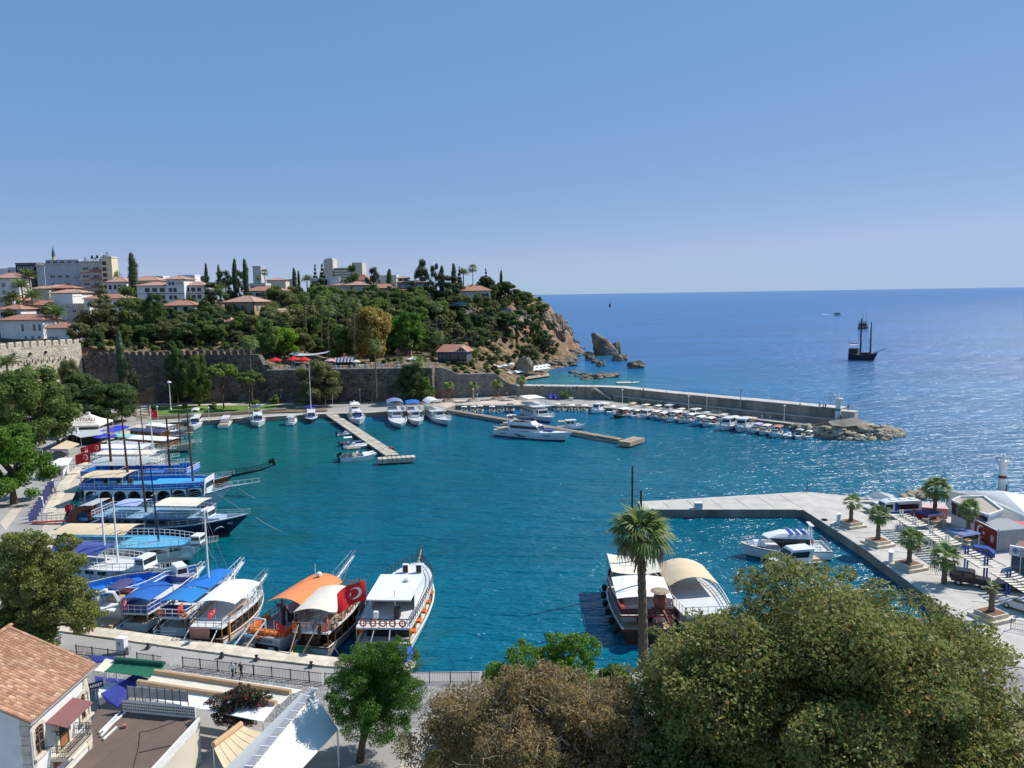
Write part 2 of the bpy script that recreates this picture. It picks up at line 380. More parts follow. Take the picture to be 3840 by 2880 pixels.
# ---------------------------------------------------------------- hill behind the harbour: heights from pixels at judged distances
_cp = [(1100,1370,284),(1300,1370,286),(1500,1367,286),(1580,1362,288),(1200,1345,325),(1450,1338,325),(1350,1300,345),(930,1215,320),(1080,1290,305),
 (700,1300,288),(400,1290,284),(850,1300,290),(560,1240,310),(300,1275,276),(0,1292,276),(120,1272,282),(200,1240,296),(0,1180,315),(200,1180,335),(300,1152,400),(600,1165,380),
 (800,1170,360),(100,1150,420),(600,1135,450),(1000,1135,430),(1150,1180,360),(1300,1200,370),(1500,1180,385),(1300,1130,440),(1600,1132,430),(1450,1128,470),
 (1750,1133,430),(1850,1135,440),(1950,1140,460),(2040,1150,500),(2085,1185,540),(1750,1200,395),(1900,1225,405),(2000,1225,440),(2070,1250,475),
 (1700,1260,365),(1800,1300,368),(1880,1335,368),(1960,1320,400),(2050,1325,430),(2110,1290,480),(2120,1260,540),(1700,1355,322),(1800,1372,318),(1640,1372,300),
 (1930,1388,345),(2040,1375,385),(2110,1360,405),(2155,1300,520),(1720,1330,340),(1640,1320,345),(1600,1280,360)]
_X = [D(*c) for c in _cp]
_X += [Vector((x,y,35.5)) for x in (-420,-300,-200,-100,-20) for y in (560,750,1000)] + [Vector((0,640,33)),Vector((-420,330,34)),Vector((-300,300,31))]
for px,py in ((2010,1432),(1960,1445),(2090,1405),(2140,1385),(2200,1350),(2200,1310),(2190,1290),(2185,1262),(2160,1240)): q = P(px,py); _X.append(Vector((q.x,q.y,-2.5)))
_X += [Vector((x,y,-7)) for x,y in ((90,330),(110,450),(80,500),(75,560),(66,600),(60,650),(55,700),(50,800),(60,900),(80,1000),(140,1000),(45,300))]
_A = np.array([tuple(v) for v in _X]); _n = len(_A)
def _tps(r2): return np.where(r2 < 1e-9,0,r2*np.log(np.maximum(r2,1e-9))*0.5)
_d2 = ((_A[:,None,:2]-_A[None,:,:2])**2).sum(-1)/1e4
_M = np.zeros((_n+3,_n+3)); _M[:_n,:_n] = _tps(_d2)+np.eye(_n)*0.002; _M[:_n,_n] = 1; _M[:_n,_n+1:] = _A[:,:2]/100; _M[_n:,:_n] = _M[:_n,_n:].T
_W = np.linalg.solve(_M,np.concatenate([_A[:,2],np.zeros(3)]))
WL = [(-400,40),(-240,110.6),(-149,264),(-86,270),(-85.9,265),(-28,265),(-27.9,272),(0,275),(3,266)]       # foot of the town wall
def wall_y(x):
    for (a,b),(c,d) in zip(WL,WL[1:]):
        if a <= x <= c: return b+(d-b)*(x-a)/(c-a)
    return -1e9 if x > 3 else 100
def tz_arr(x,y):
    x = np.asarray(x,float); y = np.asarray(y,float); sh = x.shape; xf,yf = x.ravel(),y.ravel()
    out = np.empty(xf.shape)
    for s in range(0,len(xf),4000):
        a,b = xf[s:s+4000],yf[s:s+4000]; r2 = ((a[:,None]-_A[None,:,0])**2+(b[:,None]-_A[None,:,1])**2)/1e4
        out[s:s+4000] = _tps(r2)@_W[:_n]+_W[_n]+_W[_n+1]*a/100+_W[_n+2]*b/100
    return np.clip(out,-8,38).reshape(sh)
def tz(x,y):
    if y < wall_y(x)+1.0: return 1.3
    return float(tz_arr(np.array([x]),np.array([y]))[0])
def terrain():
    xs = np.concatenate([np.arange(-440,-210,6),np.arange(-210,110,2.2),np.arange(110,160,8)]); ys = np.concatenate([np.arange(150,250,5),np.arange(250,500,2.2),np.arange(500,640,5),np.arange(640,1100,25)])
    X,Y = np.meshgrid(xs,ys); Z = tz_arr(X,Y)
    gx = np.gradient(Z,axis=1)/np.gradient(X,axis=1); gy = np.gradient(Z,axis=0)/np.gradient(Y,axis=0); sl = np.clip(np.hypot(gx,gy)-0.25,0,1.2)
    head = np.clip((X+40)/30,0,1)*np.clip((Y-300)/30,0,1)
    Z = Z+head*(sl*10*fbm(X/9,Y/9,5,3)+1.2*fbm(X/5,Y/5,3,9)*np.clip(sl*3,0,1))
    X = X+head*sl*8*fbm(X/8+9,Z/5,5,5); Y = Y+head*sl*7*fbm(X/8+33,Z/5,5,6)
    fr = np.array([[wall_y(x) for x in xs]]); Z = np.where(ys[:,None] < fr+np.where(xs[None,:] < -166,9,1.4),0.4,Z)
    w = len(xs); vs = np.stack([X,Y,Z],-1).reshape(-1,3)
    idx = np.arange(len(ys)*w).reshape(len(ys),w); q = np.stack([idx[:-1,:-1],idx[:-1,1:],idx[1:,1:],idx[1:,:-1]],-1).reshape(-1,4)
    Zf = Z.reshape(-1); FR = np.broadcast_to(ys[:,None] < fr-2.5,Z.shape).reshape(-1)
    keep = (Zf[q] > -3.5).any(1) & ~FR[q].all(1); keep &= ~((vs[q][:,:,0] > 25).any(1) & (vs[q][:,:,1] > 640).any(1)); keep &= ~((vs[q][:,:,0] > 1).any(1) & (vs[q][:,:,1] < 284).any(1)); q = q[keep]
    me = bpy.data.meshes.new('hillside'); me.from_pydata(vs.tolist(),[],q.tolist())
    m = bpy.data.materials.new('rock_and_scrub'); m.use_nodes = True; n = m.node_tree.nodes; l = m.node_tree.links; b = n['Principled BSDF']; b.inputs['Roughness'].default_value = 0.95
    g = n.new('ShaderNodeNewGeometry'); sp = n.new('ShaderNodeSeparateXYZ'); l.new(g.outputs['Normal'],sp.inputs[0])
    nz = n.new('ShaderNodeTexNoise'); nz.inputs['Scale'].default_value = 0.16; nz.inputs['Detail'].default_value = 9; nz.inputs['Roughness'].default_value = 0.65; l.new(g.outputs['Position'],nz.inputs['Vector'])
    rk = n.new('ShaderNodeValToRGB'); e = rk.color_ramp.elements; e[0].position = 0.32; e[0].color = (0.17,0.135,0.105,1); e[1].position = 0.66; e[1].color = (0.38,0.30,0.22,1); x = e.new(0.5); x.color = (0.36,0.2,0.105,1); l.new(nz.outputs['Fac'],rk.inputs[0])
    n2 = n.new('ShaderNodeTexNoise'); n2.inputs['Scale'].default_value = 0.35; n2.inputs['Detail'].default_value = 7; l.new(g.outputs['Position'],n2.inputs['Vector'])
    gr = n.new('ShaderNodeValToRGB'); e = gr.color_ramp.elements; e[0].position = 0.4; e[0].color = (0.05,0.065,0.025,1); e[1].position = 0.6; e[1].color = (0.36,0.22,0.12,1); l.new(n2.outputs['Fac'],gr.inputs[0])
    ad = n.new('ShaderNodeMath'); ad.operation = 'ADD'; l.new(sp.outputs['Z'],ad.inputs[0]); sb = n.new('ShaderNodeMath'); sb.operation = 'MULTIPLY_ADD'; sb.inputs[1].default_value = 0.5; sb.inputs[2].default_value = -0.25; l.new(nz.outputs['Fac'],sb.inputs[0]); l.new(sb.outputs[0],ad.inputs[1])
    mr = n.new('ShaderNodeMapRange'); mr.inputs[1].default_value = 0.66; mr.inputs[2].default_value = 0.86; l.new(ad.outputs[0],mr.inputs[0])
    mx = n.new('ShaderNodeMix'); mx.data_type = 'RGBA'; l.new(mr.outputs[0],mx.inputs[0]); l.new(rk.outputs[0],mx.inputs[6]); l.new(gr.outputs[0],mx.inputs[7]); l.new(mx.outputs[2],b.inputs['Base Color'])
    n3 = n.new('ShaderNodeTexNoise'); n3.inputs['Scale'].default_value = 0.7; n3.inputs['Detail'].default_value = 10; n3.inputs['Roughness'].default_value = 0.7; l.new(g.outputs['Position'],n3.inputs['Vector'])
    bp = n.new('ShaderNodeBump'); bp.inputs['Strength'].default_value = 1.0; bp.inputs['Distance'].default_value = 1.6; l.new(n3.outputs['Fac'],bp.inputs['Height']); l.new(bp.outputs[0],b.inputs['Normal'])
    me.materials.append(m); return struct(link('hillside',me))
terrain()

# ---------------------------------------------------------------- quays
PAVE = mat('grey_paving',(0.34,0.325,0.3),0.9,0.13,0.25,bump=0.15,bscale=2.5)
PAVEW = mat('pale_paving',(0.52,0.45,0.36),0.9,0.15,0.3,bump=0.15,bscale=2.5)
QFACE = CONCD
Q = 1.3
NEARQ = [(-58,83.0),(-48.5,80.4),(-28.4,74.4),(-19.1,72.0),(-10.3,70.9),(-4.6,70.9),(20,71.2),(49.2,72.0)]
LEFTQ = [(-58,83.0),(-80.7,129.6),(-90.1,150.5),(-105.7,193.9),(-109.7,223.5)]
FARQ = [(-109.7,223.5),(-98.6,227.3),(-76.6,234.2),(-59.9,238.4),(-40.6,240.3),(-22,244.1),(-19,253.0),(3.8,250.2),(24.1,245.6),(50.7,230.6),(67.4,217.8),(76.5,208.0)]
RIGHTQ = [(49.2,72.0),(49.7,104.4),(48.6,124.4),(22,125.9),(21.9,131.1),(53.7,136.0),(63.3,131.0),(72,128),(78,127),(96,131),(140,140)]
def ground(name,poly,z0,z1,mt,mf=None):
    return struct(MB().prism(poly,z0,z1,1,0).build(name,[mt,mf or QFACE]))
near_quay = ground('near_quay',NEARQ+[(49.2,-40),(-58,-40)],-4,Q,PAVE)
left_quay = ground('left_quay',LEFTQ+[(-109.7,268),(-330,268),(-330,-40),(-58.004,-40)],-4,Q,PAVE)
far_quay = ground('far_quay',FARQ+[(86,203),(90,206.5),(38,266),(3,268),(3,278),(-109.696,278)],-4,Q,PAVE)
right_quay = ground('right_quay',RIGHTQ+[(140,-40),(49.204,-40)],-4,Q,CONCP)
# coping stones along the edges, each its own slab
def coping(parent,line,w,step,m,name='coping_stone',z=Q,h=0.16,inset=-0.15,limit=120):
    cnt = 0
    for (a,b),(c,d) in zip(line,line[1:]):
        L = math.hypot(c-a,d-b); k = max(1,round(L/step)); ux,uy = (c-a)/L,(d-b)/L; nx,ny = -uy,ux
        for i in range(k):
            if cnt >= limit: return
            t = (i+0.5)*L/k; ln = L/k-0.04; off = inset+w/2+random.uniform(-0.03,0.03)
            hh = h+random.uniform(-0.02,0.02)
            MB().box((0,0,0),(ln,w,hh),0).build(name,m,parent,loc=(a+ux*t+nx*off,b+uy*t+ny*off,z+hh/2+0.002),rz=math.atan2(uy,ux)); cnt += 1
coping(near_quay,NEARQ[::-1][3:],-1.9,1.55,LIME)
coping(left_quay,LEFTQ[1:],1.8,1.7,LIME)
coping(far_quay,FARQ[:6],1.6,2.4,LIME); coping(far_quay,FARQ[6:],0.8,3.0,LIME)
coping(right_quay,RIGHTQ[0:3],-0.9,3.0,CONCP,h=.1,inset=.05); coping(right_quay,[(47.6,124.45),(23,125.85)],-0.9,3.0,CONCP,h=.1,inset=.05)
# wide pale band behind the near and left edges, and the plaza under the small palms
def sheet(name,poly,z,m): return struct(MB().prism(poly,z-0.05,z).build(name,m))
sheet('edge_paving',[(-105,221),(-103.5,195),(-88,151),(-78.6,130),(-58.8,88),(-61.5,88),(-82,131),(-92.5,152),(-108.5,196),(-112,224)][::-1],Q+0.012,PAVEW)
sheet('plaza_paving',[(-22,247),(-19,257),(10,252.5),(9,262),(-1,268),(-27,266),(-27,255)],Q+0.014,mat('pink_paving',(0.6,0.47,0.38),0.9,0.12,0.3,bump=0.1))
cobble = stonemat('cobbles',(0.25,0.245,0.24),(0.4,0.39,0.37),(0.16,0.155,0.15),3.2,0.5,1.0,(0.85,0.84,0.82))
sheet('cobbled_street',[(-58,79.4),(-48.9,77.4),(-28.8,71.6),(-19.4,69.2),(-10.4,68.1),(-4,68.1),(48,69.3),(48,61),(-6,61),(-22,62.5),(-31,66),(-52,70),(-58,71)],Q+0.01,cobble)
for k in range(6):
    x = 26.5+k*4.4; y0,y1 = 125.9-(x-22)*.056+1.0,131.1+(x-21.9)*.154-1.2; MB().box((0,0,0),(0.1,y1-y0,0.02)).build('expansion_joint',CONCD,right_quay,loc=(x,(y0+y1)/2,Q+0.008),rz=R(5))
# park: lawns, path, low bench wall, flight of steps
GRASS = mat('lawn_grass',(0.10,0.2,0.025),0.95,0.3,0.5,bump=0.5,bscale=9.0,col2=(0.16,0.26,0.04))
def pxpoly(pts,z): return [tuple(P(x,y,z)[:2]) for x,y in pts]
sheet('lawn',pxpoly([(572,1557),(590,1525),(700,1520),(950,1518),(1060,1520),(1000,1540),(940,1537),(760,1550)],1.7),1.72,GRASS)
sheet('upper_lawn',pxpoly([(640,1497),(960,1494),(960,1509),(640,1512)],1.7),1.71,GRASS)
sheet('footpath',pxpoly([(480,1516),(560,1510),(1100,1512),(1100,1519),(575,1522),(552,1550),(515,1552)],1.7),1.74,PAVEW)
sheet('park_soil',pxpoly([(500,1500),(1150,1480),(1230,1540),(1100,1545),(560,1560),(500,1558)],1.6),1.64,mat('dry_soil',(0.2,0.15,0.09),0.95,0.3,0.8,bump=0.4))
bw = thing('bench_wall','long low concrete bench wall between the lawn and the far quay','wall',(0,0,0))
for (a,b) in (((566,1572),(790,1561)),((790,1561),(1075,1541)),((1110,1537),(1230,1528))):
    A,B = P(*a,Q),P(*b,Q); d = (B-A); L = d.length
    MB().box((0,0,0),(L-0.1,0.5,1.0)).build('wall_block',CONC,bw,loc=((A+B)/2)+Vector((0,0,0.5)),rz=math.atan2(d.y,d.x))
    for k in range(3): MB().box((0,0,0),(L-0.3,0.45,0.1)).build('seat_slat',LWOOD,bw,loc=((A+B)/2)+Vector((0.1,-0.5-0.4*k,0.7-0.22*k)),rz=math.atan2(d.y,d.x))
st = thing('stone_steps','pale stone steps climbing from the quay to the park path','steps',(0,0,0))
for k in range(7):
    A = P(512,1577-k*5.0,Q+0.05*k); B = P(562,1574-k*5.0,Q+0.05*k); d = B-A
    MB().box((0,0,0),(d.length,0.9,0.2)).build('step',LIME,st,loc=(A+B)/2+Vector((0,0,0.05+0.06*k)),rz=math.atan2(d.y,d.x))

# ---------------------------------------------------------------- town walls
WSTONE = stonemat('shaded_wall_stone',(0.13,0.11,0.09),(0.27,0.235,0.2),(0.1,0.088,0.075),0.9,0.9,1.6,(0.4,0.38,0.36))  # old wall stone on faces away from the sun, shade darkened into its colour
WSUN = stonemat('sunlit_wall_stone',(0.66,0.57,0.44),(0.84,0.76,0.63),(0.5,0.42,0.31),1.1,0.8,1.9,(0.85,0.8,0.72))  # paler copy of the castle stone, sunlight put into its colour
WGREY = stonemat('grey_wall_stone',(0.24,0.22,0.195),(0.36,0.335,0.3),(0.2,0.185,0.165),1.2,0.7,1.5,(0.6,0.58,0.56))
def stone_wall(name,label,a,b,base,tops,th,m,relief=0.5,seed=0,bottom=-1.0):
    """rough-faced wall from a to b; tops = heights spread along its length"""
    t = thing(name,label,'wall',(a[0],a[1],0),math.atan2(b[1]-a[1],b[0]-a[0])); L = math.hypot(b[0]-a[0],b[1]-a[1])
    nu,nv = max(4,int(L/0.9)),22; mb = MB()
    us = np.linspace(0,1,nu+1); tp = np.interp(us,np.linspace(0,1,len(tops)),tops)
    pts = []
    for j in range(nv+1):
        v = j/nv
        for i in range(nu+1):
            z = base+(tp[i]-base)*v; x = us[i]*L; q = float(fbm(np.array(x/2.3),np.array(z/1.4),4,seed))*relief*(1 if 0 < j < nv else 0.4)
            pts.append((x,q+0.05*(base+tp[i]-z)*0.25,z))
    w = nu+1; mb.add(pts,[(j*w+i,j*w+i+1,(j+1)*w+i+1,(j+1)*w+i) for j in range(nv) for i in range(nu)])
    bk = [(us[i]*L,th,tp[i]) for i in range(nu+1)]; top = pts[nv*w:]
    mb.add(top+bk,[(i,i+1,w+i+1,w+i) for i in range(nu)])
    mb.add(bk+[(us[i]*L,th,base) for i in range(nu+1)],[(i,i+1,w+i+1,w+i) for i in range(nu)])
    for i in (0,nu): mb.add([pts[j*w+i] for j in range(nv+1)]+[(us[i]*L,th,base+(tp[i]-base)*j/nv) for j in range(nv+1)],[(j,j+1,nv+2+j,nv+1+j) for j in range(nv)])
    mb.build('masonry',m,t); return t,L
def merlons(t,L,z,th,m,step,w,h,x0=0.0,x1=None,skip=()):
    k = 0; x = x0+w/2; x1 = x1 or L
    while x < x1-w/2:
        if k not in skip:
            ww = w*random.uniform(0.9,1.08); hh = h*random.uniform(0.88,1.08)
            mb = MB().box((0,0,hh/2-0.1),(ww,th,hh+0.2)).box((0,0,hh+0.12),(ww*0.94,th*0.94,0.24),top=(0.9,0.6))
            mb.build('merlon',m,t,loc=(x,th/2+0.1,z),rz=random.uniform(-0.03,0.03))
        x += step; k += 1
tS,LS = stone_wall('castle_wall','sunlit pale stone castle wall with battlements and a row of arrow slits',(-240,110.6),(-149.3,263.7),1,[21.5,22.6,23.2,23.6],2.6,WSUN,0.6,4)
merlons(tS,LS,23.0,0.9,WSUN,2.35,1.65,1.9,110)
for k in range(20):
    MB().box((0,0,0),(0.18,0.3,0.95)).build('arrow_slit',DARK,tS,loc=(138+k*1.8,-0.28,18.6+0.02*k))
for (x,z) in ((150,21.3),(156,21.2),(161,21),(166,21.2),(153,15),(168,14)):
    MB().lathe([(0.1,-0.2),(0.5,0),(0.45,0.5),(0.1,0.7)],(0,0,0),7).build('putlog_hole',DARK,tS,loc=(x,-0.05,z))
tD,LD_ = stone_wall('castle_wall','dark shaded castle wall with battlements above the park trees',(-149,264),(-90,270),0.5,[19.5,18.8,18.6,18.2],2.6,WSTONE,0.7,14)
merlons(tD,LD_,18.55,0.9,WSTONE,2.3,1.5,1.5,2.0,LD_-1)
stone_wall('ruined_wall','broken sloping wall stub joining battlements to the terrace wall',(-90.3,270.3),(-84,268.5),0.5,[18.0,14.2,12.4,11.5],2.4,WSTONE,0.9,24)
tT,LT = stone_wall('terrace_wall','high brown retaining wall below the tea garden terrace',(-85.8,265),(-28,265.0),0.5,[12.9,12.9,12.9],2.2,WSTONE,0.6,34)
for k in range(23): MB().box((0,0,0),(2.46,0.9,0.3)).build('coping_stone',CONCP,tT,loc=(1.3+k*2.5,0.5,13.05))
for k in range(11): MB().box((0,0,0.5),(0.5,0.5,1.1)).box((0,0,1.1),(0.66,0.66,0.14)).build('parapet_pier',CONCP,tT,loc=(2+k*5.5,0.9,13.2))
rl = MB()
for z in (13.5,13.8,14.1): rl.tube([(1,0.9,z),(LT-1,0.9,z)],0.04,4)
rl.build('terrace_railing',GREYM,tT)
stone_wall('terrace_wall','short dark return wall at the corner of the terrace',(-27.98,265.2),(-27.6,272.8),0.5,[12.9,12.6],2.0,WSTONE,0.4,44)
tG,LG = stone_wall('quay_wall','grey stone wall stepping down beside the plaza palms',(-27.6,272.5),(2.2,276.0),0.5,[12.4,12.2,11.2,9.6,9.5,9.5,9.6,9.6,9.5,7.2,5.6,5.2],1.8,WGREY,0.45,54)
for k in range(3): MB().box((0,0,0),(3.2,0.7,0.22)).build('coping_stone',CONCP,tG,loc=(10.2+k*4.0,0.5,9.72))

# ---------------------------------------------------------------- breakwater
BW = [(1.5,270.5),(28.2,264.0),(36.0,260.5),(53.0,241.5),(69.6,224.6),(85.5,208.4),(89.5,204.6)]
def offs(line,d):
    out = []
    for i,p in enumerate(line):
        a = line[max(0,i-1)]; b = line[min(len(line)-1,i+1)]; dx,dy = b[0]-a[0],b[1]-a[1]; L = math.hypot(dx,dy); out.append((p[0]-dy/L*d,p[1]+dx/L*d))
    return out
brk = thing('breakwater','long stained concrete breakwater wall behind the row of moored boats','breakwater',(0,0,0))
bk = offs(BW,4.5)
for i in range(len(BW)-1):
    MB().prism([BW[i],BW[i+1],bk[i+1],bk[i]],-4,5.4+0.06*i).build('wall_section',CONCD,brk)
    lip = offs(BW,-0.1); l2 = offs(BW,4.6)
    MB().prism([lip[i],lip[i+1],l2[i+1],l2[i]],5.41+0.06*i,5.6+0.06*i).build('walkway_slab',CONCP,brk)
LED = BW[2:]; led = offs(LED,-1.5)
for i in range(len(LED)-1):
    MB().prism([led[i],led[i+1],LED[i+1],LED[i]],Q-0.2,2.75).build('ledge_block',CONCD,brk)
    l3 = offs(LED,-1.6); l4 = offs(LED,-0.05); MB().prism([l3[i],l3[i+1],l4[i+1],l4[i]],2.76,2.9).build('ledge_cap',CONCP,brk)
lip = offs(BW,0.4)
A_,B_ = Vector((*BW[1],0)),Vector((*BW[2],0))
for k in range(9):
    p = A_.lerp(B_,0.15+k*0.085); MB().box((0,0,0),(0.9,1.6,0.3)).build('stair_step',CONC,brk,loc=(p.x-0.6,p.y-0.9,5.2-k*0.42),rz=math.atan2(B_.y-A_.y,B_.x-A_.x))
vb = MB(); p0 = [P(x,y,Q) for x,y in ((2290,1503),(2380,1507),(2530,1528),(2420,1521),(2310,1510))]
sheet('verge_grass',[tuple(p[:2]) for p in p0],Q+0.03,mat('dry_verge',(0.15,0.17,0.05),0.95,0.3,1.0,bump=0.5))
sheet('edge_kerb',offs(FARQ[8:],7.2)+offs(FARQ[8:],6.6)[::-1],Q+0.05,LIME)
# railing on the wall end
rl = MB()
tp_ = [(3,271.5,5.5),(28.2,265.3,5.5)]
for z in (0.55,1.0): rl.tube([(p[0],p[1],p[2]+z) for p in tp_],0.05,4)
for k in range(12): q = Vector(tp_[0]).lerp(Vector(tp_[1]),k/11); rl.cyl(q,q+Vector((0,0,1.05)),0.05,n=4)
rl.build('railing',mat('railing_blue_grey',(0.12,0.2,0.3),0.5),brk)

# ---------------------------------------------------------------- rocks
def rock_mesh(name,seed,sub=3,rough=0.55,flat=1.0,m=None):
    import bmesh
    bm = bmesh.new(); bmesh.ops.create_icosphere(bm,subdivisions=sub,radius=1.0); rs = np.random.default_rng(seed)
    cuts = [(Vector(rs.normal(size=3)).normalized(),rs.uniform(0.55,0.9)) for _ in range(9)]
    for v in bm.verts:
        p = v.co.copy()
        for nrm,d in cuts:
            t = p.dot(nrm)
            if t > d: p -= nrm*(t-d)*0.9
        x,y,z = p
        q = float(fbm(np.array(x*1.7+seed),np.array(y*1.7+z*1.3),4,seed))*rough+float(fbm(np.array(z*4+seed),np.array(x*4+y*2.2),3,seed+5))*rough*0.4
        v.co = p*(1+q)
    me = bpy.data.meshes.new(name); bm.to_mesh(me); bm.free(); me.materials.append(m); return me
ROCK = mat('sea_rock',(0.18,0.135,0.1),0.95,0.5,0.16,bump=1.0,bscale=0.9,col2=(0.34,0.27,0.2))
ROCKB = mat('boulder',(0.36,0.3,0.22),0.95,0.35,0.5,bump=0.7,bscale=2.0,col2=(0.5,0.42,0.31),obvar=0.25)
RM = [rock_mesh('sea_rock',100+k,4,1.0,m=ROCK) for k in range(5)]; RB = [rock_mesh('boulder',200+k,2,0.45,m=ROCKB) for k in range(6)]
def rock(px,py,wpx,hpx,label,k=0,name='sea_rock',dep=0.8,rz=0.0,grp=None,sink=0.3):
    p = P(px,py); s = p.y/FPX; w = wpx*s/2; h = hpx*s/(1+ (1-sink))*1.0
    o = link(name,RM[k % 5]); o.location = (p.x,p.y+w*dep*0.6,h*(1-sink)*0.5-0.2); o.scale = (w*1.12,w*dep*1.1,h*1.05); o.rotation_euler = (0,0,rz); return tag(o,label,'rock',grp)
SMALL = 'small dark rock awash between the headland and the tall sea stack'
for i,(px,py,w,h) in enumerate([(2167,1285,28,12),(2180,1306,30,8),(2210,1330,40,14),(2212,1352,38,32),(2238,1362,30,25),(2262,1356,22,11),(2250,1375,34,28),(2205,1440-17,48,14),(2150,1408-9,42,12),(2158,1336,34,12),(2140,1428-18,24,6),(2100,1300+57,26,10)]):
    rock(px,py,w,h,SMALL,i,grp='small rocks off the headland')
rock(2148,1333,62,24,'low broad rock at the foot of the brown headland',2)
rock(2322,1354,58,34,'squat dark boulder beside the base of the tall sea stack',1)
rock(2386,1381,72,34,'lone humped rock standing apart on the seaward side',3,dep=0.6)
rock(2240,1421,62,30,'rounded rock with a pale painted spot at the low reef',0)
rock(2290,1415,92,26,'long low reef rock off the bathing deck',4,dep=0.5)
rock(2195,1411,74,14,'flat dark shelf rock barely above the shallow bay',2,dep=0.4)
# tall sea stack with a leaning peak
def stack():
    t = thing('sea_stack','tall sea stack with a leaning horn-shaped peak','rock',P(2268,1331)); s = t.location.y/FPX; mb = MB()
    prof = [(0.0,-44,52),(0.12,-42,54),(0.3,-44,46),(0.45,-43,33),(0.6,-46,20),(0.75,-48,4),(0.87,-51,-14),(0.95,-52,-27),(1.0,-45,-34)]
    n = 54; vs = []; M = 34
    for j in range(M+1):
        v = j/M; l_ = float(np.interp(v,[p[0] for p in prof],[p[1] for p in prof])); r_ = float(np.interp(v,[p[0] for p in prof],[p[2] for p in prof]))
        for i in range(n):
            a = 2*math.pi*i/n; c = (l_+r_)/2; hw = (r_-l_)/2; X,Y_ = math.cos(a),math.sin(a)
            q = 1+0.35*float(fbm(np.array(X*2.2+5),np.array(Y_*2.2+v*4),5,8))-0.22*abs(float(fbm(np.array(X*3+v*2),np.array(Y_*3+v*7+9),4,18)))
            vs.append(((c+hw*X*q)*s,(hw*0.75*Y_*q+8*(1-v))*s,v*85*s-0.5*(v == 0)))
    mb.add(vs,[(j*n+i,j*n+(i+1) % n,(j+1)*n+(i+1) % n,(j+1)*n+i) for j in range(M) for i in range(n)]+[tuple(range(M*n,(M+1)*n))])
    o = mb.build('peak',ROCK,t,smooth=False)
    for (x,y,w,h,k) in ((40,6,26,46,1),(52,10,16,30,3),(-58,8,13,14,4)):
        b = link('shoulder',RM[k],t); b.location = (x*s,y*s*0.4,h*s*0.35); b.scale = (w*s*0.75,w*s*0.6,h*s*0.75)
stack()
# headland shore boulders and cliffs
for i,(px,py,w,h) in enumerate([(2120,1262,70,70),(2095,1235,60,70),(2070,1215,50,60),(2125,1300,60,24),(2140,1288,40,30),(2085,1285,50,30),(2060,1390,60,30),(2100,1385,60,34),(2130,1372,50,34),(2030,1388,40,28),(1965,1375,70,62),(2150,1376,40,20),(2075,1378,50,30),(2150,1392,30,12),(2010,1384,40,40)]):
    q = D(px,py,[560,545,530,520,545,500,395,400,410,390,345,425,400,402,375][i]); s = q.y/FPX
    o = link('shore_rock',RM[(i*3) % 5]); o.location = (q.x,q.y,max(q.z,0.2)+h*s*0.2); o.scale = (w*s*0.55,w*s*0.5,h*s*0.55); o.rotation_euler = (0,0,i*1.3)
    tag(o,'rugged grey brown outcrop along the foot of the headland' if i != 10 else 'square grey crag beside the stepped bathing terrace','rock','outcrops along the headland shore' if i != 10 else None)
# boulder mound at the end of the breakwater
mb = MB(); c0 = P(3206,1569,4.5)
apex = [P(3110,1578,4.0),P(3206,1566,4.6),P(3235,1575,4.0),P(3150,1600,2.8)]
mound_pts = [P(2965,1597,0.8),P(3060,1636,0.0),P(3200,1652,0.0),P(3330,1648,0.0),P(3392,1630,0.0),P(3300,1590,1.2)]
mb.add([Vector((p.x,p.y,p.z-0.6)) for p in mound_pts]+apex+[Vector((96,206,-1)),Vector((112,204,-1))],[(0,1,9,6),(1,2,9),(2,3,8,9),(3,4,5,8),(6,9,8,7),(5,4,11),(5,11,10,7,8)])
struct(mb.build('rock_mound',ROCKB)); 
MB().add([Vector(p)+Vector((0,0,0.25)) for p in (P(3105,1585,4.0),P(3206,1568,4.6),P(3270,1592,3.3),P(3170,1604,2.9),P(3120,1598,3.4))],[(4,3,2,1,0)]).build('concrete_apron',CONCD)['kind'] = 'structure'
def bary(u,v):
    a = P(2955,1597,0.6).lerp(P(3392,1626,0.2),u); b = P(3120,1582,3.6).lerp(P(3290,1586,2.6),u); return a.lerp(b,v) if v < 1 else b
for k in range(150):
    u = random.random(); v = random.random()**1.4*0.98
    lo = [P(x,y,0.0) for x,y in ((2955,1600),(3054,1637),(3190,1652),(3330,1646),(3395,1630))]; hi = [P(x,y,z) for x,y,z in ((2975,1590,1.5),(3080,1600,2.6),(3180,1604,2.9),(3270,1594,3.2),(3330,1598,1.6))]
    s = u*4; i = min(3,int(s)); f = s-i; q = lo[i].lerp(lo[i+1],f).lerp(hi[i].lerp(hi[i+1],f),v); r = random.uniform(0.7,1.5)*(1.1-0.3*v)
    o = link('boulder',RB[k % 6]); o.location = (q.x,q.y,q.z-0.1); o.scale = (r*1.35,r,r*0.7); o.rotation_euler = (random.uniform(-.4,.4),random.uniform(-.4,.4),random.uniform(0,6.3))
    tag(o,'angular grey beige boulder in the mound below the green banded beacon','boulder','boulders of the breakwater head')
for k in range(12):
    q = P(3425+random.uniform(-30,45),1852+random.uniform(-8,14),1.2); o = link('boulder',RB[k % 6]); r = random.uniform(0.6,1.2); o.location = q; o.scale = (r*1.3,r,r*0.8); o.rotation_euler = (0,0,k)
    tag(o,'brown boulder heaped at the seaward edge behind the white van','boulder','boulders behind the parked van')

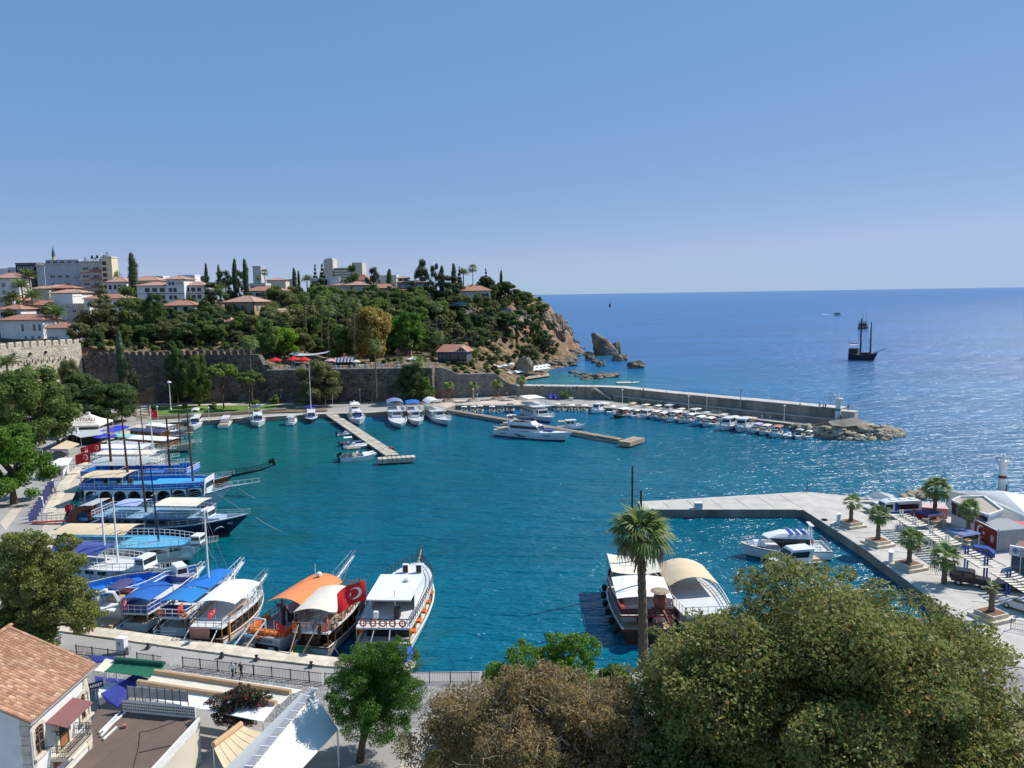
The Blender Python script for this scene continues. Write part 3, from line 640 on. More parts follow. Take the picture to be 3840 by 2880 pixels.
# ---------------------------------------------------------------- floating jetties of concrete blocks
def jetty(label,A,B,w,T0,T1,tw,m,n,nt):
    t = thing('jetty',label,'jetty',(0,0,0)); A,B = Vector(A),Vector(B); d = (B-A); L = d.length; d.normalize(); rz = math.atan2(d.y,d.x)
    MB().box((0,0,0),(L,w*0.8,0.5)).build('pontoon',CONCD,t,loc=(A+B)/2+Vector((0,0,0.1)),rz=rz)
    for k in range(n):
        p = A+d*((k+0.5)*L/n)
        for s in (-1,1):
            q = p+Vector((-d.y,d.x,0))*(s*w*0.25); MB().box((0,0,0),(L/n-0.24,w*0.5-0.12,0.3)).build('deck_slab',m,t,loc=q+Vector((0,0,0.5+random.uniform(-0.04,0.04))),rz=rz+random.uniform(-0.012,0.012))
    T0,T1 = Vector(T0),Vector(T1); d = T1-T0; L = d.length; d.normalize(); rz = math.atan2(d.y,d.x)
    for k in range(nt):
        p = T0+d*((k+0.5)*L/nt); MB().box((0,0,0),(L/nt-0.08,tw,1.0),top=(0.94,0.94)).build('head_block',m,t,loc=p+Vector((0,0,0.25)),rz=rz+random.uniform(-0.01,0.01))
    return t
JET = mat('jetty_concrete',(0.5,0.44,0.35),0.92,0.25,0.8,bump=0.5,bscale=4,obvar=0.15)
JETB = mat('brown_jetty_concrete',(0.36,0.28,0.2),0.92,0.3,0.8,bump=0.5,bscale=4,obvar=0.15)
j1 = jetty('pale slatted jetty with a red float on it',P(1231,1553,0.6),P(1473,1716,0.6),3.3,P(1416,1731,0.7),P(1557,1722,0.7),2.6,JET,34,8)
j2 = jetty('narrow brown jetty passing behind the large motor yacht',P(1672,1541,0.6),P(2330,1655,0.6),2.2,P(2340,1668,0.7),P(2396,1650,0.7),3.4,JETB,38,5)
# ---------------------------------------------------------------- vegetation
L_DARK = leafmat('leaf_dark',(0.048,0.088,0.029),(0.152,0.215,0.061))
L_CONI = leafmat('leaf_conifer',(0.029,0.055,0.026),(0.088,0.121,0.051),trans=0.15)
L_MID = leafmat('leaf_mid',(0.076,0.131,0.033),(0.242,0.319,0.069))
L_OLIVE = leafmat('leaf_olive',(0.104,0.126,0.050),(0.300,0.306,0.116))
L_BRIGHT = leafmat('leaf_bright',(0.07,0.17,0.012),(0.26,0.42,0.025))
L_FRESH = leafmat('leaf_fresh',(0.048,0.132,0.014),(0.179,0.317,0.036))
L_YELLOW = leafmat('leaf_yellow',(0.22,0.17,0.04),(0.62,0.47,0.12))
L_PALM = leafmat('leaf_palm',(0.085,0.130,0.034),(0.273,0.351,0.108),trans=0.25)
L_PLANE = leafmat('leaf_plane',(0.138,0.170,0.041),(0.423,0.447,0.133),(0.552,0.325,0.110))
L_LEFT = leafmat('leaf_left_plane',(0.122,0.163,0.046),(0.342,0.382,0.117),(0.620,0.520,0.094))
L_BROWN = leafmat('leaf_brown',(0.184,0.150,0.062),(0.483,0.372,0.175),(0.552,0.324,0.112))
L_SKIRT = mat('dry_palm_skirt',(0.3,0.22,0.13),0.95,0.3,4.0)

def leaf_quads(c,nrm,size,rs,aspect=0.6):
    n = len(c); nrm = nrm/np.maximum(np.linalg.norm(nrm,axis=1,keepdims=True),1e-6)
    t = rs.normal(size=(n,3)); t -= (t*nrm).sum(1,keepdims=True)*nrm; t /= np.maximum(np.linalg.norm(t,axis=1,keepdims=True),1e-6)
    b = np.cross(nrm,t); s = np.asarray(size).reshape(-1,1)
    return np.stack([c-t*s,c-b*s*aspect+nrm*s*0.15,c+t*s,c+b*s*aspect+nrm*s*0.15],1).reshape(-1,3)
def sphere_quads(c,r,nu=9,nv=6):
    out = []
    for j in range(nv):
        for i in range(nu):
            q = []
            for (a,b) in ((i,j),(i+1,j),(i+1,j+1),(i,j+1)):
                th,ph = 2*math.pi*a/nu,math.pi*b/nv; q.append((c[0]+r[0]*math.sin(ph)*math.cos(th),c[1]+r[1]*math.sin(ph)*math.sin(th),c[2]+r[2]*math.cos(ph)))
            out += q[::-1]
    return np.array(out)
def crown_mesh(name,blobs,n,size,seed,core=0.74,inner=0.78,jitter=0.8,m=L_MID,aspect=0.6,tip=None):
    rs = np.random.default_rng(seed); B = np.array(blobs,float); w = (B[:,3]*B[:,4]+B[:,4]*B[:,5]+B[:,3]*B[:,5]); w /= w.sum()
    k = rs.choice(len(B),n,p=w); d = rs.normal(size=(n,3)); d /= np.linalg.norm(d,axis=1,keepdims=True)
    rad = inner+(1.08-inner)*rs.random((n,1))**0.6; c = B[k,:3]+d*B[k,3:6]*rad
    nr = d/np.maximum(B[k,3:6],1e-3)*B[k,3:6].mean(1,keepdims=True)+rs.normal(size=(n,3))*jitter+np.array([0,0,0.35])
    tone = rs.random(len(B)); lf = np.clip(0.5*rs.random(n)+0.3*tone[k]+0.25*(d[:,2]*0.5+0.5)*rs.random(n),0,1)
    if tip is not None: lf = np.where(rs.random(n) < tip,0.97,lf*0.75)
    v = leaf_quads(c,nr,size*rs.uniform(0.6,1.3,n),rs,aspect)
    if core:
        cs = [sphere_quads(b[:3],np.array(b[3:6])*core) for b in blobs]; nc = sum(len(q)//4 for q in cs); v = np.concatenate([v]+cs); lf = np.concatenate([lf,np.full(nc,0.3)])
    return fast_mesh(name,v,4,m,lf)
def blob_cloud(rs,n,zlo,zhi,r,rr,flat=0.8,power=0.5):
    out = []
    for _ in range(n):
        a = rs.uniform(0,6.283); t = rs.random(); z = zlo+(zhi-zlo)*t; env = math.sin(math.pi*(0.18+0.74*t))**0.7; q = env*r*rs.random()**power
        s = rr*rs.uniform(0.7,1.3); out.append((q*math.cos(a),q*math.sin(a),z,s,s,s*flat))
    return out
def trunk_mesh(name,h,r0,r1,limbs,seed,m=BARK,spread=0.3,top=0.75):
    rs = random.Random(seed); mb = MB(); pts = [(0,0,-0.03*h)]+[(rs.uniform(-.02,.02)*h*k,rs.uniform(-.02,.02)*h*k,h*k/4) for k in (1,2,3,4)]
    mb.tube(pts,[r0*1.25,r0,r0*0.85,(r0+r1)/2,r1],7)
    for k in range(limbs):
        a = 6.283*k/max(1,limbs)+rs.uniform(-.4,.4); z = h*rs.uniform(0.55,0.95); q = spread*rs.uniform(0.6,1.1)
        mb.tube([(0,0,z),(q*0.5*math.cos(a),q*0.5*math.sin(a),z+(top-z)*0.5),(q*math.cos(a),q*math.sin(a),top*rs.uniform(0.9,1.1))],[r1*0.9,r1*0.6,r1*0.25],5)
    return mb.mesh(name,m,True)
# prototypes of unit height and unit width
VEG = {}
def veg(kind,crowns,trunks): VEG[kind] = (crowns,trunks)
rs = np.random.default_rng(3)
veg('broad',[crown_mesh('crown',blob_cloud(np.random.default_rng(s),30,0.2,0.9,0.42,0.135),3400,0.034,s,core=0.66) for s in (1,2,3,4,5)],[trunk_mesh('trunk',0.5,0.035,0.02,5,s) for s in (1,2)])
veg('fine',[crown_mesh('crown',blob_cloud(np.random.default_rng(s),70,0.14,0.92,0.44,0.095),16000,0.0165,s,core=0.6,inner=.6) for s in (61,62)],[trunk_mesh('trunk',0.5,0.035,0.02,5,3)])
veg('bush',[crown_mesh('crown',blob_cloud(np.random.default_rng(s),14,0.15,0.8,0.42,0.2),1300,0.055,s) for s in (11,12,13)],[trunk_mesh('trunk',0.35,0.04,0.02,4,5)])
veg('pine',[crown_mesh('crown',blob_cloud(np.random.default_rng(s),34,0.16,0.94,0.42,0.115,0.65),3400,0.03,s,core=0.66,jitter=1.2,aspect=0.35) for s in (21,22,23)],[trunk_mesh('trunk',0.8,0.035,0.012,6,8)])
def cedar_blobs(s):
    r = np.random.default_rng(s); out = []
    for j in range(9):
        t = j/8; z = 0.18+0.76*t; q = 0.46*(1-t*0.88); k = 6 if t < 0.7 else 3
        for i in range(k):
            a = 6.283*i/k+r.uniform(0,1); e = q*r.uniform(0.45,0.85); out.append((e*math.cos(a),e*math.sin(a),z-0.03*r.random(),q*0.42+0.02,q*0.42+0.02,0.045))
    return out
veg('cedar',[crown_mesh('crown',cedar_blobs(s),2600,0.03,s,jitter=0.9,aspect=0.35) for s in (31,32)],[trunk_mesh('trunk',0.95,0.03,0.006,0,9)])
def cyp_blobs(s): 
    r = np.random.default_rng(s); return [(r.uniform(-.06,.06),r.uniform(-.06,.06),0.08+0.84*j/13,0.44*math.sin(math.pi*(0.14+0.8*(1-j/13)**0.8))**0.8+0.03,0.44*math.sin(math.pi*(0.14+0.8*(1-j/13)**0.8))**0.8+0.03,0.1) for j in range(14)]
veg('cypress',[crown_mesh('crown',cyp_blobs(s),1700,0.028,s,core=0.85,inner=0.85,aspect=0.3,jitter=0.5) for s in (41,42)],[trunk_mesh('trunk',0.3,0.06,0.04,0,9)])
def flat_blobs(s):
    r = np.random.default_rng(s); out = []
    for _ in range(20): a = r.uniform(0,6.283); q = 0.42*r.random()**0.5; out.append((q*math.cos(a),q*math.sin(a),0.74+0.2*(1-(q/0.45)**2)+r.uniform(-.06,.04),0.13,0.13,0.055))
    return out
veg('umbrella',[crown_mesh('crown',flat_blobs(s),2400,0.034,s,core=0.6) for s in (51,52)],[trunk_mesh('trunk',0.55,0.022,0.016,7,4,spread=0.4,top=0.86)])

def frond_fan(L=1.0,n=15,droop=0.5,seed=0):                # one fan leaf of a washingtonia, stalk along +x
    r = random.Random(seed); v = []
    for k in range(n):
        a = (k/(n-1)-0.5)*2.6; ln = 0.62*L*(1-0.18*abs(a))*r.uniform(0.9,1.05); b = 0.42*L; w = 0.035*L; ca,sa = math.cos(a),math.sin(a)
        p0 = (b,0,0); p1 = (b+ln*0.6*ca,ln*0.6*sa,0.02*L); p2 = (b+ln*ca,ln*sa,-droop*ln*r.uniform(0.5,1.0)); t = (-sa*w,ca*w,0)
        v += [p0,(p1[0]+t[0],p1[1]+t[1],p1[2]),p1,(p1[0]-t[0],p1[1]-t[1],p1[2]-0.01)]
        v += [(p1[0]+t[0],p1[1]+t[1],p1[2]),(p2[0]+t[0]*.2,p2[1]+t[1]*.2,p2[2]),(p2[0]-t[0]*.2,p2[1]-t[1]*.2,p2[2]),(p1[0]-t[0],p1[1]-t[1],p1[2]-0.01)]
    w = 0.012*L; v += [(0,-w,0),(b,-w*0.6,0),(b,w*0.6,0.005),(0,w,0.01)]
    return np.array(v)
def frond_date(L=1.0,n=22,droop=0.55,seed=0):
    r = random.Random(seed); v = []
    def mid(t): return np.array([L*t*(1-0.12*t),0,L*(0.28*t-droop*t*t)])
    for k in range(n):
        t = 0.12+0.88*k/(n-1); p = mid(t); ln = 0.26*L*math.sin(math.pi*min(0.98,0.12+0.86*t))**0.6
        for s in (-1,1):
            e = p+np.array([ln*0.55,s*ln*0.75,-ln*0.35*r.uniform(0.4,1.2)]); w = 0.02*L; v += [p,(p+e)/2+np.array([w,0,0.01*L]),e,(p+e)/2-np.array([w,0,0])]
    for k in range(6):
        a,b = mid(k/6),mid((k+1)/6); w = 0.012*L; v += [a+(0,w,0),b+(0,w,0),b-(0,w,0),a-(0,w,0)]
    return np.array(v)
def rot_frond(v,az,el):
    ce,se = math.cos(el),math.sin(el); x,y,z = v[:,0],v[:,1],v[:,2]; x,z = x*ce-z*se,x*se+z*ce; ca,sa = math.cos(az),math.sin(az); return np.stack([x*ca-y*sa,x*sa+y*ca,z],1)
def palm_crown(kind,n,seed,m=L_PALM):                       # unit frond length
    r = random.Random(seed); vs = []; lf = []
    for k in range(n):
        t = k/n; el = (1.25-2.1*t) if kind == 'fan' else (1.15-1.35*t); v = (frond_fan if kind == 'fan' else frond_date)(1.0,11 if kind == 'fan' else 18,seed=seed+k)
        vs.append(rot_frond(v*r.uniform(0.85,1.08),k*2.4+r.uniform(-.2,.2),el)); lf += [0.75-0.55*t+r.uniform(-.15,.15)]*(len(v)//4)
    return fast_mesh('crown',np.concatenate(vs),4,m,np.clip(lf,0,1))
PALMC = {'fan': [palm_crown('fan',26,s) for s in (1,2,3)],'date': [palm_crown('date',34,s) for s in (4,5)]}
FROND = {'fan': [fast_mesh('frond',frond_fan(1,15,seed=s),4,L_PALM,np.full(31,0.55)) for s in (1,2,3)],'date': [fast_mesh('frond',frond_date(1,22,seed=s),4,L_PALM,np.full(50,0.5)) for s in (1,2)]}
FROND_DRY = fast_mesh('frond',frond_fan(1,13,droop=0.9,seed=9),4,leafmat('leaf_dry_palm',(0.14,0.11,0.06),(0.26,0.2,0.11)),np.full(27,0.6))
def palm(loc,h,frond,label,kind='fan',group=None,lean=0.0,tr=0.22,detail=False,skirt=False,scale=None,fn=26):
    t = thing('palm_tree',label,'palm',loc,random.uniform(0,6.28) if not detail else 0.3,group)
    mb = MB(); nseg = max(4,int(h/0.5)) if detail else 6; top = Vector((lean*h,0,h))
    pts = [Vector((lean*h*(k/nseg)**1.6,0,h*k/nseg-0.1*(k == 0))) for k in range(nseg+1)]
    rr = [tr*(1.25-0.35*k/nseg)*(1+(0.14*(k % 2) if detail else 0)) for k in range(nseg+1)]; mb.tube(pts,rr,9 if detail else 6); mb.build('trunk',PBARK,t)
    if skirt:
        sk = MB(); 
        for k in range(40):
            a = random.uniform(0,6.283); z = h*random.uniform(0.8,0.985); r0 = tr*0.9; sk.quad((r0*math.cos(a)+lean*h,r0*math.sin(a),z),(r0*math.cos(a+.5)+lean*h,r0*math.sin(a+.5),z),((r0+0.35)*math.cos(a+.4)+lean*h,(r0+0.35)*math.sin(a+.4),z-0.7*frond*0.4),((r0+0.35)*math.cos(a+.1)+lean*h,(r0+0.35)*math.sin(a+.1),z-0.8*frond*0.4))
        sk.build('dead_leaf_skirt',L_SKIRT,t)
    if detail:
        for k in range(fn):
            q = k/fn; el = (1.3-2.0*q) if kind == 'fan' else (1.15-1.3*q); me = FROND_DRY if (kind == 'fan' and q > 0.86) else FROND[kind][k % len(FROND[kind])]
            o = link('frond',me,t); o.location = top; o.rotation_euler = (random.uniform(-.3,.3),-el,k*2.4+random.uniform(-.25,.25)); s = frond*random.uniform(0.85,1.1); o.scale = (s,s,s)
    else:
        o = link('crown',PALMC[kind][random.randrange(len(PALMC[kind]))],t); o.location = top; o.scale = (frond,)*3
    return t
TREE_N = 0
def tree(kind,x,y,zb,h,w,m,label,group=None,name=None):
    global TREE_N; TREE_N += 1
    cr,tr = VEG[kind]; t = thing(name or {'cypress': 'cypress_tree','pine': 'pine_tree','cedar': 'cedar_tree','bush': 'shrub'}.get(kind,'tree'),label,{'bush': 'shrub'}.get(kind,'tree'),(x,y,zb),random.uniform(0,6.28),group,(w,w,h))
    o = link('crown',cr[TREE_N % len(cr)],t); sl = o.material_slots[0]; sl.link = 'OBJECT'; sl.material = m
    link('trunk',tr[TREE_N % len(tr)],t); return t
def ptree(kind,px,pytop,Y,wpx,m,label,group=None,zb=None):       # crown top at the pixel, foot on the ground
    q = D(px,pytop,Y); zb = tz(q.x,q.y) if zb is None else zb; return tree(kind,q.x,Y,zb,max(1.5,q.z-zb),wpx*Y/FPX*1.08,m,label,group)
def ray_hit(px,py,y0=255,y1=900):
    ys = np.arange(y0,y1,1.5); d = _ray(px,py); xs = ys*d[0]/d[1]; zs = EYE+ys*d[2]/d[1]; g = tz_arr(xs,ys); wy = np.array([wall_y(x) for x in xs]); ok = (ys > wy+2) & (zs <= g)
    i = np.argmax(ok); return Vector((xs[i],ys[i],g[i])) if ok.any() else None

# single trees one can name
for a in [('cypress',493,947,372,37,L_CONI,'tall broad dark cypress rising alone beside the cream stair tower',None),('cypress',877,969,372,22,L_CONI,'slim pointed cypress above the dark tree clump',None),
 ('cypress',917,970,365,24,L_CONI,'narrow pointed cypress by the small white building',None),('cypress',770,987,400,16,L_CONI,'thin cypress tip over dark clumped trees behind the hotel',None),('cypress',819,992,390,16,L_CONI,'thin cypress rising from the dark grove above the mustard house',None),
 ('cypress',1879,1012,452,13,L_CONI,'pencil cypress on the end of the headland',None),('cypress',445,1240,249,38,L_CONI,'tall dark cypress in front of the castle wall corner',None),('cypress',1937,1210,398,14,L_CONI,'small slim cypress on the dry headland slope',None),
 ('cypress',1101,1005,430,20,L_CONI,'rounded short cypress on the ridge behind the gardens',None),('cypress',1118,1014,432,12,L_CONI,'smallest cypress on the ridge behind the gardens',None),
 ('cedar',1181,987,425,36,L_CONI,'pointed dark conifer left of the pale hotel block',None),('cedar',1207,985,420,48,L_CONI,'shaggy dark conifer against the pale hotel block',None),('pine',1318,995,420,56,L_DARK,'dense dark tree in front of the pale hotel block',None),
 ('pine',1398,1003,425,60,L_CONI,'ragged spreading pine right of the pale hotel block',None),('cedar',1250,1012,425,26,L_CONI,'small conifer before the hotel tower',None),('cypress',1459,1008,440,24,L_CONI,'conical tree on the ridge above the long red roof',None),
 ('pine',1577,974,425,66,L_CONI,'tallest dark conifer beside the timber house on the headland',None),('pine',1631,985,428,52,L_CONI,'dark bushy conifer next to the tallest one on the headland',None),('cypress',1655,996,430,24,L_CONI,'dark column tree amid the headland conifers',None),
 ('cypress',1700,987,430,22,L_CONI,'dark spire tree amid the headland conifers',None),('cedar',1722,994,432,34,L_CONI,'layered conifer amid the headland conifers',None),('pine',1690,1035,425,110,L_CONI,'wide dark clump below the headland spires',None),('cedar',1821,1003,440,34,L_CONI,'lacy conifer at the seaward end of the ridge',None),
 ('broad',1827,1037,438,84,L_DARK,'round dark tree above the villa with shutters',None),('broad',1895,1055,450,100,L_DARK,'broad dark tree crowning the headland end',None),('broad',1960,1090,462,90,L_MID,'green tree leaning over the headland edge',None),('broad',2025,1130,485,80,L_OLIVE,'olive tree at the brow of the headland cliff',None),
 ('pine',1545,1055,415,40,L_CONI,'dark pine beside the wooden villa wall',None),('pine',1610,1055,420,60,L_CONI,'dark pine between the wooden villa and the lamp',None),
 ('broad',1395,1150,300,165,L_YELLOW,'large tree turning golden yellow above the terrace',None),('broad',1060,1222,290,112,L_BRIGHT,'vivid lime green tree behind the red umbrellas',None),('pine',1530,1170,335,135,L_FRESH,'bright green stone pine near the little pink house',None),('pine',1490,1185,340,90,L_FRESH,'green pine crown just beside the golden tree',None),
 ('broad',995,1195,285,110,L_MID,'dark green tree beside the lime green one',None),('broad',1270,1215,300,120,L_MID,'deep green tree between the tall palms above the terrace',None),
 ('cedar',380,1060,300,120,L_OLIVE,'big feathery olive toned pine above the castle wall',None),('pine',480,1075,300,110,L_MID,'green pine in front of the hotel facade',None),('pine',575,1100,300,95,L_DARK,'dark dense pine left of the white corner house',None),('pine',360,1125,285,130,L_OLIVE,'wide olive pine over the white villa',None),
 ('cedar',765,1115,318,95,L_DARK,'flat layered cedar left of the mustard house',None),('cedar',720,1170,300,130,L_MID,'spreading cedar over the wall end',None),('broad',700,1210,290,120,L_DARK,'dark ivy covered tree above the battlements',None),
 ('pine',770,1035,385,70,L_CONI,'dark conifer group left of the twin spires',None),('pine',840,1015,380,80,L_CONI,'dark conifer group under the twin spires',None),('pine',890,1010,375,70,L_CONI,'dark conifer group right of the twin spires',None),('pine',800,1060,365,90,L_CONI,'dark conifers beside the hotel end wall',None),
 ('broad',1885,1165,402,135,L_DARK,'big dark tree hanging on the headland cliff',None),('pine',2010,1175,425,60,L_DARK,'dark pine on the cliff shoulder',None),('pine',2035,1240,430,95,L_CONI,'wind bent dark pine above the shore rocks',None),('pine',2055,1265,420,60,L_CONI,'lower dark pine above the shore rocks',None),
 ('broad',1790,1225,372,85,L_DARK,'dark round tree right of the pavilion',None),('broad',1985,1290,385,80,L_OLIVE,'grey green shrub mass behind the bathing deck',None),('broad',1700,1110,400,110,L_DARK,'shadowed tree below the villa terrace',None),('broad',1650,1130,385,110,L_MID,'green tree on the slope left of the glass terrace',None)]: ptree(*a)
# trees standing in front of the town wall
for a in [('fine',95,1365,184,310,L_MID,'huge dense dark green tree behind the quay restaurants'),('fine',25,1590,136,300,L_FRESH,'bright leafy tree beside the tall light mast'),('fine',400,1432,228,220,L_DARK,'wide dark tree over the blue cafe umbrellas'),('fine',300,1400,236,200,L_DARK,'dark tree behind the brown tent roofs'),
 ('fine',235,1440,225,160,L_DARK,'shadowy tree squeezed behind the big green one'),('pine',475,1335,246,80,L_CONI,'ragged dark conifer beside the wall cypress'),('fine',255,1340,248,90,L_OLIVE,'dusty shrubby tree against the sunlit castle wall'),('fine',655,1300,262,95,L_DARK,'ivy clad tree hugging the battlements'),('fine',735,1320,258,90,L_MID,'pale leaved tall tree by the battlements'),
 ('umbrella',830,1362,252,120,L_MID,'flat crowned tree spreading over the park lawn'),('umbrella',930,1392,250,105,L_MID,'smaller flat crowned tree near the wall stub'),('fine',1190,1352,258,185,L_OLIVE,'broad bushy tree against the terrace wall behind the sailing boat'),('fine',1540,1360,261,115,L_DARK,'dark leafy tree on the terrace wall by the arched canopies'),('fine',1592,1412,262,75,L_FRESH,'fresh green tree at the corner of the grey wall'),
 ('bush',20,1400,215,90,L_OLIVE,'grey olive shrub below the sunlit castle wall'),('bush',98,1355,240,34,L_OLIVE,'round cut shrub against the sunlit castle wall')]: ptree(*a,zb=1.5)
# tall thin fan palms
PL = 'tall thin stemmed fan palm standing among the terrace gardens'
for px,py,Y,f,zb in [(1143,1105,315,3.0,None),(1200,1115,335,3.0,None),(1226,1155,292,3.2,None),(1257,1105,340,3.0,None),(1324,1125,290,3.2,None),(823,1075,300,3.0,None),(1635,1140,330,3.3,None),(1642,1250,318,3.2,None),(1300,1130,330,2.8,None),(1345,1150,322,2.8,None)]:
    q = D(px,py+12,Y); z = tz(q.x,Y); palm((q.x,Y,z),max(3,q.z-z),f,PL,'fan','tall fan palms of the terrace gardens',random.uniform(-.03,.03),0.2)
for px,py,Y,f,lb in [(935,1275,258,3.6,'tall fan palm rising in front of the battlements'),(1405,1285,261,3.4,'tall fan palm rising before the terrace wall under the golden tree'),(1566,1345,260,3.0,'fan palm at the terrace wall beside the white umbrella'),(1772,995,440,3.4,'tallest fan palm on the headland ridge'),(993,1010,420,2.6,'round headed palm on the skyline near the white house'),(970,1030,425,2.0,'small palm on the skyline near the white house')]:
    q = D(px,py+12,Y); z = tz(q.x,Y); palm((q.x,Y,z),max(3,q.z-z),f,lb,'fan',None,0.01,0.22)
for px,py,Y,f,lb in [(83,1065,330,5.2,'large grey green date palm beside the roof gable'),(112,1025,350,4.6,'date palm behind the larger one at the roof gable'),(118,1105,315,5.4,'low spreading date palm between red roofs'),(213,1165,288,5.2,'feathery date palm beside the cream house'),(434,1025,400,4.0,'date palm on the skyline beside the cream stair tower'),(1738,1015,435,4.2,'date palm beside the headland fan palm'),(20,1355,222,4.4,'date palm below the sunlit castle wall'),(1150,1040,400,4.0,'date palm on the ridge by the shrubby gardens'),(1785,1312,330,3.4,'bright date palm beside the pavilion corner'),(45,1105,325,4,'date palm under the roof with arched dormer')]:
    q = D(px,py+10,Y); z = tz(q.x,Y); palm((q.x,Y,z),max(3,q.z-z),f,lb,'date',None,0.02,0.3)
# hillside woodland: every tree its own object
KINDS = [('broad',L_DARK),('broad',L_MID),('broad',L_OLIVE),('pine',L_DARK),('broad',L_MID),('bush',L_OLIVE),('cedar',L_DARK)]
LBL = {'leaf_dark': 'dark green','leaf_mid': 'mid green','leaf_olive': 'olive green','leaf_conifer': 'blackish green','leaf_fresh': 'fresh green'}
def wood(box,step,hr,where,grp,kinds=KINDS,seed=0,bias=1.0):
    r = random.Random(seed); x0,y0,x1,y1 = box; y = y0
    while y < y1:
        x = x0+r.uniform(0,step)
        while x < x1:
            q = ray_hit(x+r.uniform(-.3,.3)*step,y+r.uniform(-.3,.3)*step*0.6)
            if q is not None and q.z > 1.5:
                k,m = r.choice(kinds); h = r.uniform(*hr)*(0.5 if k == 'bush' else 1); w = h*r.uniform(0.8,1.2)*(1.2 if k == 'bush' else 0.95)
                tree(k,q.x,q.y,q.z-0.2,h,w,m,f"{LBL[m.name]} {'shrub' if k == 'bush' else 'pine' if k == 'pine' else 'cedar' if k == 'cedar' else 'leafy tree'} {where}",grp)
            x += step*r.uniform(0.75,1.25)
        y += step*0.42
wood((1000,1140,1600,1300),44,(8,12),'in the wooded slope above the terrace','woodland above the terrace',seed=1)
wood((1060,1100,1460,1150),42,(7,10),'on the upper garden slope below the ridge','woodland below the ridge',seed=2)
wood((520,1190,1010,1305),46,(6.5,9.5),'in the gardens behind the battlements','garden trees behind the battlements',seed=3)
wood((1600,1150,1860,1310),42,(5.5,9),'on the slope behind the pavilion','trees behind the pavilion',seed=4,kinds=[('broad',L_DARK),('broad',L_OLIVE),('bush',L_OLIVE),('pine',L_CONI),('bush',L_MID)])
wood((1450,1105,1780,1165),32,(4,6),'hedging the top of the headland cliff','shrubs along the cliff top',seed=5,kinds=[('bush',L_OLIVE),('bush',L_MID),('broad',L_OLIVE)])
wood((1800,1130,2070,1200),36,(4.5,7),'at the brow of the headland','trees on the headland brow',seed=6,kinds=[('broad',L_OLIVE),('bush',L_MID),('broad',L_MID)])
wood((1840,1225,2090,1375),40,(4,8),'on the dry lower slope of the headland','scrub on the headland slope',seed=7,kinds=[('bush',L_OLIVE),('bush',L_OLIVE),('bush',L_DARK)])
wood((1660,1330,1860,1405),34,(3,5.5),'in the garden below the pavilion','shrubs below the pavilion',seed=8,kinds=[('bush',L_DARK),('bush',L_MID)])
wood((0,1150,560,1250),66,(4.5,7),'between the red roofed houses','garden trees among the houses',seed=9,kinds=[('broad',L_OLIVE),('broad',L_DARK),('bush',L_MID)])
wood((420,1105,1000,1135),45,(4.5,7),'on the town skyline among the roofs','trees among the far roofs',seed=10,kinds=[('broad',L_DARK),('broad',L_OLIVE),('pine',L_CONI)])
wood((1010,1296,1640,1352),46,(6.5,10),'shading the tea garden terrace','trees on the tea garden terrace',seed=12)
wood((300,1225,600,1300),50,(6,9),'behind the castle wall corner','trees behind the castle corner',seed=13)
wood((1690,1200,2060,1260),50,(4,7),'clinging to the headland cliff','trees clinging to the cliff',seed=14,kinds=[('broad',L_DARK),('bush',L_OLIVE),('pine',L_CONI),('bush',L_MID)])
wood((300,1300,960,1324),34,(3,5),'along the top of the battlements','shrubs along the battlements',seed=15,kinds=[('bush',L_DARK),('bush',L_MID),('broad',L_DARK)])
wood((1340,1348,1640,1370),30,(2,4),'edging the tea garden terrace','shrubs edging the terrace',seed=16,kinds=[('bush',L_DARK),('bush',L_MID)])
# park planting
for px,py,h,k,m,lb in [(575,1545,2.6,'bush',L_DARK,'dark shrub at the top of the stone steps'),(693,1532,1.8,'bush',L_DARK,'small round shrub on the lawn edge'),(800,1535,2.6,'bush',L_OLIVE,'spiky shrub in the middle of the lawn'),(960,1525,2.4,'bush',L_BRIGHT,'bright yellow green banana like plant at the lawn end'),(660,1512,3.2,'bush',L_MID,'feathery shrub by the park path'),(1030,1515,3.4,'bush',L_MID,'small tree beside the park bench'),(740,1515,2.2,'bush',L_MID,'low shrub behind the lawn path'),(590,1508,2.4,'bush',L_OLIVE,'shrub beside the twin park lamps')]:
    q = P(px,py,1.7); tree(k,q.x,q.y,1.6,h,h*1.1,m,lb)
# ---------------------------------------------------------------- buildings
def wallmat(name,c): return mat(name,c,0.9,0.1,0.35,bump=0.1,bscale=3.0)
WW = wallmat('white_plaster',(0.74,0.73,0.70)); WC = wallmat('cream_plaster',(0.66,0.60,0.48)); WM = wallmat('mustard_plaster',(0.50,0.37,0.22)); WB = wallmat('beige_plaster',(0.55,0.50,0.43)); WY = wallmat('yellow_plaster',(0.62,0.43,0.16))
WG = wallmat('grey_plaster',(0.50,0.51,0.53)); WD = wallmat('dark_cladding',(0.05,0.055,0.07)); WP = wallmat('pink_plaster',(0.55,0.33,0.25)); WT = wavemat('timber_cladding',(0.36,0.30,0.24),(0.44,0.38,0.31),0.8,'X',0.85,0.3)
TILE = wavemat('red_roof_tiles',(0.37,0.155,0.10),(0.50,0.25,0.165),1.0,'X',0.85,0.5,(0.78,1.12)); TILEB = wavemat('pinkish_roof_tiles',(0.44,0.23,0.17),(0.55,0.34,0.25),1.0,'X',0.85,0.5,(0.8,1.12))
TRIMB = mat('brown_trim',(0.10,0.055,0.04),0.7,0.15,1.0); TRIMW = mat('white_trim',(0.76,0.75,0.72),0.6,0.05,1.0); TRIMD = mat('dark_trim',(0.035,0.04,0.055),0.6,0.15,1.0)
_wc = {}
